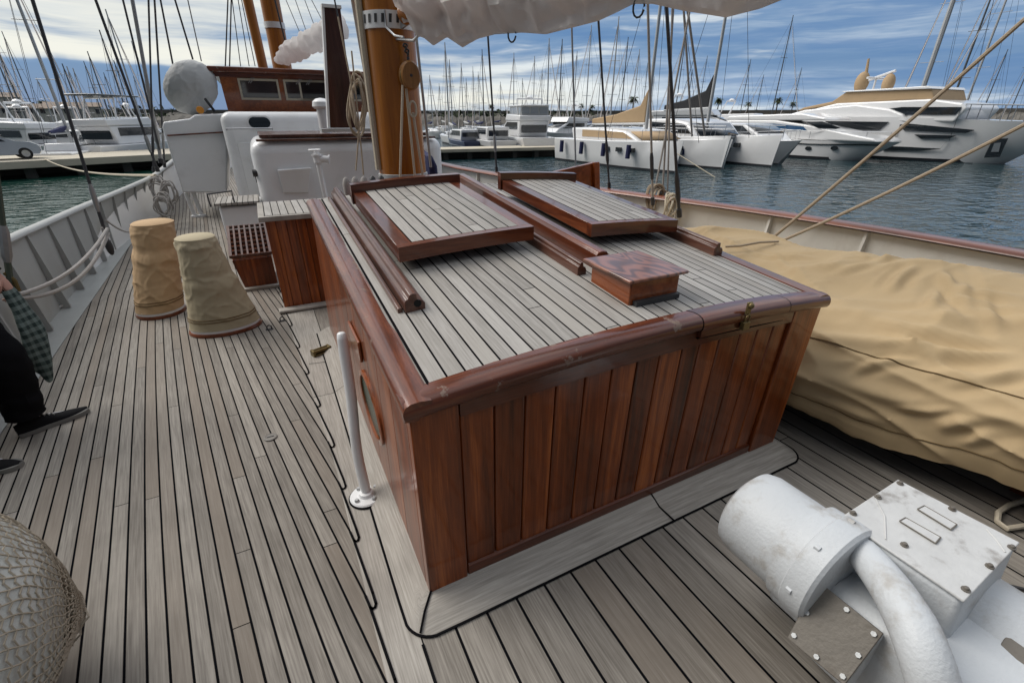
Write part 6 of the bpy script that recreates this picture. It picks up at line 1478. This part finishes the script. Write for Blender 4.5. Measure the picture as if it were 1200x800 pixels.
P_ = [Vector((BC - side_fn(p.y) + .2, p.y, shz(p.y) + 1.05)) for p in P_]; g.tube(P_, .045, 5)
for p in P_: g.tube([p, p - Vector((0, 0, 1.05))], .03, 4)
for a, b_ in zip(P_, P_[1:]): m_ = (a + b_) / 2; g.tube([m_, m_ - Vector((0, 0, 1.05))], .03, 4)
g.build('bow_rail', 'steel', t)

# ---- sport yacht in front of it, digitised the same way on its own plane
SX = 42.5; spy = PX(1030, 180, SX)
def sd2(y): q = max(0., min(1., (30 - y) / 9.2)); return 2.3 * (1 - q ** 2.3 * .985)
SC_ = SX + 2.3
t = thing('motor_yacht', 'white sport yacht with blue side windows and round ports in front of the superyacht', 'motor yacht', (SC_, 29, WATER)); off = t.location
yl = [39 - k * .9 for k in range(20)] + [21.2, 20.85]
sh2 = [PX(*p, SX) for p in ((840, 158), (900, 160), (940, 164.5), (1000, 166), (1037, 167))]
def shz2(y):
    if y >= sh2[0].y: return sh2[0].z
    for p, q in zip(sh2, sh2[1:]):
        if q.y <= y <= p.y: return lerp(p.z, q.z, (p.y - y) / (p.y - q.y))
    return sh2[-1].z
g = M(off); vs = []
for y in yl:
    for s in (-1, 1):
        for k in range(7):
            kk = k / 6 if s == -1 else 1 - k / 6; z = lerp(WATER - .5, shz2(y), kk)
            vs.append((SC_ + s * max(.03, sd2(y) * lerp(.90, 1, kk ** .8)), y + (1 - kk) * 3.2 * max(0, (28 - y) / 7.) ** 2, z))
W_ = 14; ns = len(yl)
g.add(vs, [(i * W_ + k, i * W_ + (k + 1) % W_, (i + 1) * W_ + (k + 1) % W_, (i + 1) * W_ + k) for i in range(ns - 1) for k in range(W_)] + [tuple(range(W_)), tuple((ns - 1) * W_ + k for k in range(W_ - 1, -1, -1))])
g.build('hull', 'gelcoat', t); boot2(t, yl, SC_, lambda y: sd2(y) * .985, lambda y: .84 * 3.2 * max(0, (28 - y) / 7.) ** 2, off)
def block2(pxs, name, mat, x0, x1, bev=.1):
    P3 = [PX(p[0], p[1], SX) for p in pxs]; g = M(off); g.prism([(x0, p.y, p.z) for p in P3], (x1 - x0, 0, 0)); return g.build(name, mat, t, bevel=bev, smooth=False)
block2([(838, 160), (842, 141), (905, 141), (945, 147), (985, 156), (1020, 163), (1024, 167)], 'deckhouse', 'gelcoat', SX + .45, SX + 4.15)
block2([(846, 140.5), (850, 136), (935, 133), (962, 138), (965, 141), (905, 141.2)], 'roof', 'gelcoat', SX + .5, SX + 4.1)
for pxs, m_ in (([(872, 145), (904, 145), (938, 148.5), (942, 153), (874, 152)], 'glass_blue'), ([(941, 143), (960, 142.5), (982, 150), (976, 151.5), (955, 150)], 'glass_dark'), ([(846, 145), (868, 145), (868, 152), (846, 152)], 'glass_blue')):
    P3 = [PX(p[0], p[1], SX) for p in pxs]; g = M(off); g.prism([(SX + .38, p.y, p.z) for p in P3], (.06, 0, 0)); g.build('window', m_, t)
for x_ in (945, 972):
    q = PX(x_, 174, SX); g = M(off); xx = SC_ - sd2(q.y) * lerp(.90, 1, .65); g.lathe([(.02, -.06), (.22, -.06), (.24, .05)], (xx, q.y, q.z), 'X', 16, sx=1.2, sy=.7); g.build('porthole', 'glass_dark', t)
g = M(off); P_ = [Vector((SC_ - sd2(y) + .1, y, shz2(y) + .7)) for y in (33, 31, 29, 27, 25, 23, 21.6)]; g.tube(P_, .03, 4)
for p in P_: g.tube([p, p - Vector((0, 0, .7))], .022, 4)
g.build('bow_rail', 'steel', t)
g = M(off); yy_ = [38 - k for k in range(17)]; g.tube([(SC_ - sd2(y) - .02, y, shz2(y) - .28) for y in yy_], .05, 5); g.build('rub_rail', 'glass_dark', t)

# ---- white catamaran and the pair of bows next to it
def catamaran(pos, yaw, L, B, Hs, mh, label, cover, name='catamaran', tan=False, low=1.2, ch=.55):
    t = thing(name, label, 'catamaran', pos, yaw)
    for s in (-1, 1):
        g = hull_mesh(L, L * .15, Hs, L * .03, .25, .8, 1.9, .8); g.v = [v + Vector((0, s * B * .38, 0)) for v in g.v]; h_ = g.build('hull', 'gelcoat', t); boot_mesh(L, L * .15, L * .03, .8, 1.9, .8, s * B * .38).build('boot_stripe', 'antifoul', h_)
        g = M()
        for k in range(3): g.box((L * (.02 + .09 * k), s * B * .38 - s * 0 - L * .078, Hs * .62), (L * (.02 + .09 * k) + .45, s * B * .38 + L * .078, Hs * .78))
        g.build('port_light', 'glass_dark', h_)
    g = M(); g.box((-L * .46, -B * .38, Hs * .55), (L * .18, B * .38, Hs * .96)); g.build('bridge_deck', 'gelcoat', t, bevel=.1)
    c = extr([(-L * .40, Hs * .95), (L * .20, Hs * .95), (L * .08, Hs + 1.15 * ch), (-L * .12, Hs + 1.45 * ch), (-L * .42, Hs + 1.40 * ch)], -B * .36, B * .36).build('cabin', 'gelcoat', t, bevel=.15)
    wm = 'tan_boat_cover' if tan else 'glass_dark'
    for s in (-1, 1): 
        g = M(); g.prism([(-L * .30, s * B * .36, Hs + .25 * ch), (L * .14, s * B * .36, Hs + .25 * ch), (L * .06, s * B * .36, Hs + 1.0 * ch), (-L * .30, s * B * .36, Hs + 1.15 * ch)], (0, s * .04, 0)); g.build('window', wm, t)
    g = M(); g.add([(L * .192, -B * .3, Hs + .12 * ch), (L * .192, B * .3, Hs + .12 * ch), (L * .095, B * .3, Hs + 1.05 * ch), (L * .095, -B * .3, Hs + 1.05 * ch)], [(0, 1, 2, 3)]); g.build('windscreen', wm, t, solid=.05)
    g = M(); g.tube([(L * .06, 0, Hs), (L * .06, 0, mh)], [.13, .09], 10); g.build('mast', 'alloy_mast', t)
    g = M(); Q_ = Hs - low; g.tube([(L * .05, 0, Q_ + 2.3), (-L * .42, 0, Q_ + 2.2)], .10, 8); g.build('boom', 'alloy_mast', t)
    g = M(); g.prism([(L * .05, -.10, Q_ + 2.35), (L * .05, -.10, Q_ + 4.6), (L * .0, -.12, Q_ + 3.5), (-L * .2, -.2, Q_ + 2.9), (-L * .42, -.12, Q_ + 2.6), (-L * .42, -.12, Q_ + 2.25)], (0, .3, 0)); g.build('sail_cover', cover, t, bevel=.08)
    g = M()
    for e_ in ((L * .44, 0, Hs), (-L * .05, B * .4, Hs), (-L * .05, -B * .4, Hs)): g.tube([(L * .06, 0, mh * .9), e_], .02, 4)
    g.build('rigging', 'wire', t)
    for s in (-1, 1):
        g = M(); P_ = [(L * (-.1 + .58 * k / 5), s * B * .44, Hs * 1.1 + .6) for k in range(6)]; g.tube(P_, .025, 4)
        for p in P_: g.tube([p, (p[0], p[1], Hs)], .018, 4)
        g.build('guard_rail', 'steel', t)
    for k in range(4):
        g = M(); x_ = -L * .38 + k * L * .2; g.tube([(x_, -B * .38 - L * .085, Hs * .9), (x_, -B * .38 - L * .088, Hs * .4)], .16, 8); g.build('fender', 'blue_canvas', t)
    return t
b0, b1 = PZ(652, 187, WATER), PZ(786, 204, WATER); dd = b1 - b0; yw = math.atan2(dd.y, dd.x); n2_ = Vector((-dd.y, dd.x, 0)).normalized()
Lc = dd.length * 1.02; Bc = 6.2; pos = (b0 + b1) / 2 + n2_ * (Bc * .38 + .6)
catamaran(pos, yw, Lc, Bc, 1.75, 17, 'white catamaran with tan cabin panels and tan boom cover at the pier end', 'tan_boat_cover', tan=True)
b1 = PZ(852, 199, WATER); d_ = Vector((-.12, -1, 0)).normalized(); L2 = 11.5; n2_ = Vector((-d_.y, d_.x, 0))
catamaran(b1 - d_ * L2 / 2 + n2_ * (6 * .38 - .2) , math.atan2(d_.y, d_.x), L2, 6.0, 1.95, 18, 'white catamaran seen bow on with a black boom cover beside the tan one', 'black_canvas', low=.35, ch=.85)
p_ = PZ(930, 194.5, WATER); motorboat(p_ - Vector((-.30, -1, 0)).normalized() * 5.6, math.atan2(-1, -.30), 11.5, 'white cruiser bow on between the black covered catamaran and the sport yacht', fly=False)
a_, e_ = PZ(790, 178, -.3), PZ(838, 208, WATER); rope('mooring_line', 'thin white mooring line running down into the water from the catamaran bow', 'mooring line', [a_, e_], .03, 'rope_cream')

# ---- cabin cruisers and sailboats
V = [('pier_cruiser', None)]
def mb_at(px, dist, yaw, L, label, **k): return motorboat(place(px, dist), yaw, L, label, **k)
mb_at(612, 53, R(78), 12.5, 'big white cabin cruiser with grey windowed upper deck berthed stern to the pier', fly=True, bimini=2, cover='gelcoat')
mb_at(573, 52, R(82), 9.5, 'white motorboat with a black stern awning berthed at the pier', fly=False)
mb_at(541, 54, R(86), 8.0, 'low blue hulled motorboat at the mast end of the pier', fly=False, hullm='gelcoat_blue')
mb_at(660, 66, R(200), 11, 'white flybridge cruiser behind the stern of the tan catamaran', fly=True)
mb_at(694, 70, R(185), 10, 'white motorboat moored in the row behind the tan catamaran', fly=False)
mb_at(826, 58, R(-60), 15, 'long white yacht with a dark window band behind the two catamarans', fly=True)
mb_at(880, 66, R(-70), 13, 'white flybridge yacht behind the blue windowed sport yacht', fly=True)
mb_at(150, 52, R(62), 11, 'white motor yacht with a dark hard top and black windows beyond the quay', fly=True, bimini=True, cover='glass_dark')
for px_, dist, yw, L, fl_, hm, lb in ((104, 56, 118, 7.5, False, 'gelcoat', 'small white open motorboat beyond the quay left of the hard top yacht'), (66, 62, 150, 8.5, False, 'gelcoat', 'white cabin motorboat just right of the parked car'), (8, 60, 140, 9.5, True, 'gelcoat', 'white flybridge motor yacht at the left edge behind the car'),
    (126, 66, 200, 9.5, True, 'gelcoat_grey', 'grey hulled motor yacht in the second row beyond the quay'), (38, 70, 80, 8.5, True, 'gelcoat', 'white flybridge boat in the second row above the car'), (84, 76, 96, 9, True, 'gelcoat', 'white flybridge boat in the third row beyond the quay'), (-40, 64, 165, 11, True, 'gelcoat', 'white motor yacht left of the parked car'), (170, 72, 75, 8, False, 'gelcoat_blue', 'blue hulled motorboat between the quay and the white wing'),
    (112, 84, 100, 9, False, 'gelcoat', 'white motorboat far beyond the quay among the masts'), (55, 88, 120, 9, False, 'gelcoat_grey', 'grey motorboat far beyond the quay under the palm pair'), (20, 82, 60, 8.5, False, 'gelcoat', 'white motorboat far beyond the quay near the lone palm')):
    mb_at(px_, dist, R(yw), L, lb, fly=fl_, hullm=hm)
SB = [  # px at the waterline, py of the mast top, px of mast top ignored, distance, cover, hull, group
 (74, -60, 50, 'L', 0, .11), (30, 8, 80, 'L', 1, .07), (26, 62, 74, 'L', 0, .07), (31, 66, 78, 'L', 1, .07), (130, 62, 70, 'L', 0, .07), (97, 76, 82, 'L', 0, .09), (101, 79, 86, 'L', 1, .09), (107, 81, 90, 'L', 0, .09), (165, 15, 62, 'L', 1, .08),
 (156, 72, 84, 'L', 0, .07), (151, 38, 70, 'L', 1, .08), (122, 73, 96, 'L', 0, .07), (140, 86, 100, 'L', 0, .07), (62, 92, 100, 'L', 1, .07), (15, 84, 105, 'L', 0, .07), (172, 90, 100, 'L', 1, .07), (-20, 40, 70, 'L', 0, .08), (182, 50, 88, 'L', 0, .07), (44, 40, 95, 'L', 0, .07), (88, 50, 104, 'L', 1, .07),
 (507, 88, 90, 'M', 0, .08), (526, 50, 72, 'M', 1, .10), (530, 70, 80, 'M', 0, .08), (543, 74, 96, 'M', 1, .07), (556, 78, 105, 'M', 0, .07), (562, 84, 108, 'M', 1, .07), (567, 58, 82, 'M', 0, .09), (602, 62, 86, 'M', 1, .08), (625, 66, 92, 'M', 0, .08), (641, 45, 74, 'M', 1, .10), (655, 46, 78, 'M', 0, .09), (657, 90, 110, 'M', 1, .07), (587, 96, 118, 'M', 0, .07), (517, 98, 120, 'M', 1, .07), (612, 92, 118, 'M', 0, .07), (548, 92, 120, 'M', 0, .07), (634, 82, 104, 'M', 1, .07), (672, 60, 100, 'M', 0, .07),
 (686, 30, 74, 'R', 0, .08), (700, 68, 96, 'R', 1, .07), (715, 20, 66, 'R', 0, .10), (727, 44, 78, 'R', 1, .08), (741, 58, 84, 'R', 0, .08), (752, 74, 104, 'R', 1, .07), (790, 40, 86, 'R', 0, .08), (803, 82, 108, 'R', 1, .07), (903, 20, 92, 'R', 0, .08), (866, 70, 104, 'R', 1, .07), (884, 88, 118, 'R', 0, .07), (925, 80, 120, 'R', 1, .07), (761, 90, 118, 'R', 0, .07), (817, 66, 118, 'R', 0, .07),
 (1108, -30, 78, 'Y', 0, .11), (1125, -60, 80, 'Y', 1, .12), (1069, -80, 74, 'Y', 0, .26), (1148, 60, 110, 'Y', 1, .08), (1180, 40, 120, 'Y', 0, .08)]
LBL = {'L0': 'white sailboat with a blue boom cover in the marina left of the wheelhouse', 'L1': 'white sailboat with a grey boom cover in the marina left of the wheelhouse',
       'M0': 'white sailboat with a blue boom cover in the row behind the pier boats', 'M1': 'white sailboat with a grey boom cover in the row behind the pier boats',
       'R0': 'white sailboat with a blue boom cover in the rows behind the two catamarans', 'R1': 'white sailboat with a grey boom cover in the rows behind the two catamarans',
       'Y0': 'tall sailboat with a blue boom cover behind the superyacht', 'Y1': 'tall sailboat with a grey boom cover behind the superyacht'}
GRP = {'L': 'sailboats beyond the quay', 'M': 'sailboats behind the pier', 'R': 'sailboats behind the catamarans', 'Y': 'sailboats behind the superyacht'}
random.seed(21)
for px_, ty, dist, grp, cv, mr_ in SB:
    p = place(px_, dist); mh = PH(px_, ty, dist).z - WATER; L = max(8.5, min(16, mh * .72))
    yw = R(random.choice((90, 90, 100, 80, -90, -80))) + R(random.uniform(-6, 6))
    if grp == 'Y': yw = R(180 + random.uniform(-10, 10))
    dirv = Vector((math.cos(yw), math.sin(yw), 0)); lab = LBL[grp + str(cv)]
    if mr_ == .26: lab = 'sailboat with the thickest leaning pale mast behind the superyacht flybridge'
    o = sailboat(p - dirv * L * .07, yw, L, mh, lab, GRP[grp], cover='blue_canvas' if cv == 0 else 'grey_cover', mast='alloy_mast' if random.random() < .45 else 'alloy_dark', mr_=mr_)
# ---- breakwater, town, palms
def far_pt(px, dist): return place(px, dist, 0)
t = thing('breakwater', 'long dark rock breakwater along the horizon behind the masts', 'breakwater', far_pt(700, 210)); off = t.location
g = M(off); NB = 260
def bw(a, b_):
    px_ = lerp(-420, 1900, a); r_ = ray(px_, 140); k = 1 / math.hypot(r_.x, r_.y); base = Vector((r_.x * k, r_.y * k, 0)); dist = 205 + 14 * b_
    prof = [(0, WATER - .5), (.3, .4), (.55, 2.0), (.7, 2.7), (1, 2.7)]
    i = min(int(b_ * 4), 3); f_ = b_ * 4 - i; z = lerp(prof[i][1], prof[i + 1][1], f_) + (.7 * noise.noise(Vector((a * 400, b_ * 6, 0))) if 0 < b_ < 1 else 0)
    return base * dist + Vector((0, 0, z))
g.grid(NB * 2, 9, bw); g.build('rocks', 'rock', t, smooth=False)
g = M(off)
for k in range(60):
    a0, a1 = k / 60, (k + 1) / 60
    def wl(a, d_, z): px_ = lerp(-420, 1900, a); r_ = ray(px_, 140); q = d_ / math.hypot(r_.x, r_.y); return (r_.x * q, r_.y * q, z)
    g.hexa([wl(a0, 216, 2), wl(a1, 216, 2), wl(a1, 218, 2), wl(a0, 218, 2)], [wl(a0, 216, 4.0), wl(a1, 216, 4.0), wl(a1, 218, 4.0), wl(a0, 218, 4.0)])
g.build('parapet', 'concrete_dark', t, smooth=False)
for i, (px_, w_, h_, dist, lb) in enumerate(((40, 22, 3.9, 190, 'long low pale building on the shore above the left boats'), (92, 12, 4.5, 196, 'small pale building right of the long shore building'), (-30, 20, 6.5, 192, 'pale shore building at the far left'), (-75, 14, 5.0, 196, 'last pale shore building beyond the left edge'))):
    p = far_pt(px_, dist); r_ = ray(px_, 140); yw = math.atan2(r_.y, r_.x) - math.pi / 2; t = thing('harbour_building', lb, 'building', (p.x, p.y, 2), yw)
    g = M(); g.box((-w_ / 2, -4, -3), (w_ / 2, 4, h_ - 2.2)); g.build('wall', 'building_wall', t, smooth=False)
    g = M(); g.prism([(-w_ / 2 - .4, -4.4, h_ - 2.2), (-w_ / 2 - .4, 4.4, h_ - 2.2), (-w_ / 2 - .4, 0, h_ - 1.0)], (w_ + .8, 0, 0)); g.build('roof', 'roof_tile', t, smooth=False)
    for k in range(int(w_ / 2.4)):
        g = M(); x_ = -w_ / 2 + 1.3 + k * 2.4; g.box((x_ - .45, -4.05, .5), (x_ + .45, -3.98, 1.9)); g.build('window', 'glass_dark', t, smooth=False)
t = tag(M().build('x', 'hedge') if False else thing('tree_line', 'dark green line of shore bushes along the left horizon', 'bushes', far_pt(90, 200)), kind='stuff')
g = M(t.location); random.seed(9)
for k in range(900):
    px_ = random.uniform(-150, 205) if k < 560 else random.uniform(505, 700); p = far_pt(px_, random.uniform(202, 206)); s_ = random.uniform(.5, 1.3); z = 2 + random.random() ** 1.5 * (4.2 if k < 560 else 2.6) * (.6 + .5 * noise.noise(Vector((px_ * .05, 0, 0))))
    a = Vector((random.uniform(-1, 1), random.uniform(-1, 1), random.uniform(-.5, 1))) * s_; b_ = Vector((random.uniform(-1, 1), random.uniform(-1, 1), random.uniform(-.5, 1))) * s_
    c_ = p + Vector((0, 0, z)); g.add([c_ - a * .6, c_ + b_, c_ + a, c_ - b_ * .7], [(0, 1, 2, 3)], random.random())
g.build('foliage', 'hedge', t, smooth=False)
# palms: one built, the others copies
pt_ = thing('palm_tree', 'palm', 'palm tree', (0, 0, 0)); g = M(); g.tube([(0, 0, 0), (.15, 0, 2.5), (.05, 0, 5.2), (0, 0, 7)], [.34, .26, .24, .28], 8); g.build('trunk', 'trunk_bark', pt_)
g = M(); random.seed(4)
for k in range(46):
    az_ = random.uniform(0, 6.283); up_ = random.uniform(-.5, 1.25); L = random.uniform(2.1, 3.0); d_ = Vector((math.cos(az_), math.sin(az_), 0)); pv = Vector((0, 0, 7)); s_ = Vector((-d_.y, d_.x, 0)); pts = []
    for j in range(8):
        f_ = j / 7; pts.append(pv + d_ * (L * f_ * math.cos(up_ * (1 - .4 * f_))) + Vector((0, 0, L * (f_ * math.sin(up_) - .55 * f_ * f_))))
    for j in range(7):
        w0, w1 = .34 * (1 - abs(j / 7 - .4)) , .34 * (1 - abs((j + 1) / 7 - .4)) * (j < 6)
        a, b_ = pts[j], pts[j + 1]; dr = Vector((0, 0, -.22)); tt = random.random()
        g.add([a, b_, b_ + s_ * w1 + dr * (w1 * 2), a + s_ * w0 + dr * (w0 * 2)], [(0, 1, 2, 3)], tt); g.add([a, b_, b_ - s_ * w1 + dr * (w1 * 2), a - s_ * w0 + dr * (w0 * 2)], [(0, 3, 2, 1)], tt)
g.build('crown', 'palm_leaf', pt_, smooth=False)
PALMS = [(740, 112, 1.2, 'tallest palm tree on the breakwater between the tan cover and the masts'), (839, 114, 1.15, 'palm tree just right of the black boom cover'), (874, 119, 1.1, 'shaggy palm tree behind the sport yacht roof'), (907, 114, 1.3, 'palm tree at the left of the superyacht stern'), (680, 121, .9, 'left one of two small palm trees over the tan catamaran stern'), (693, 124, .85, 'right one of two small palm trees over the tan catamaran stern'), (34, 123, .95, 'palm tree standing alone on the left shore'), (56, 122, 1.0, 'left one of a close pair of palm trees on the left shore'), (60, 121, 1.05, 'right one of a close pair of palm trees on the left shore'), (925, 119, 1.0, 'low palm tree nearest the superyacht tan cover'), (576, 122, .8, 'small palm tree behind the pier boats')]
for i, (px_, ty, s_, lb) in enumerate(PALMS):
    o = pt_ if i == 0 else copy_tree(pt_); dist = 205.; zt = PH(px_, ty, dist).z; p = far_pt(px_, dist); sc_ = max(.5, (zt - 2.0) / 8.2)
    o.location = (p.x, p.y, 2.0); o.scale = (sc_, sc_, sc_); o.rotation_euler = (0, 0, i * 1.3); tag(o, lb, 'palm tree', 'palm trees on the shore')
rope('mooring_line', 'pale mooring line sagging from the quay to the port rail', 'mooring line', sag(PZ(52, 186, QZ), PY(182, 206, 10.9), .25), .03, 'rope_cream')
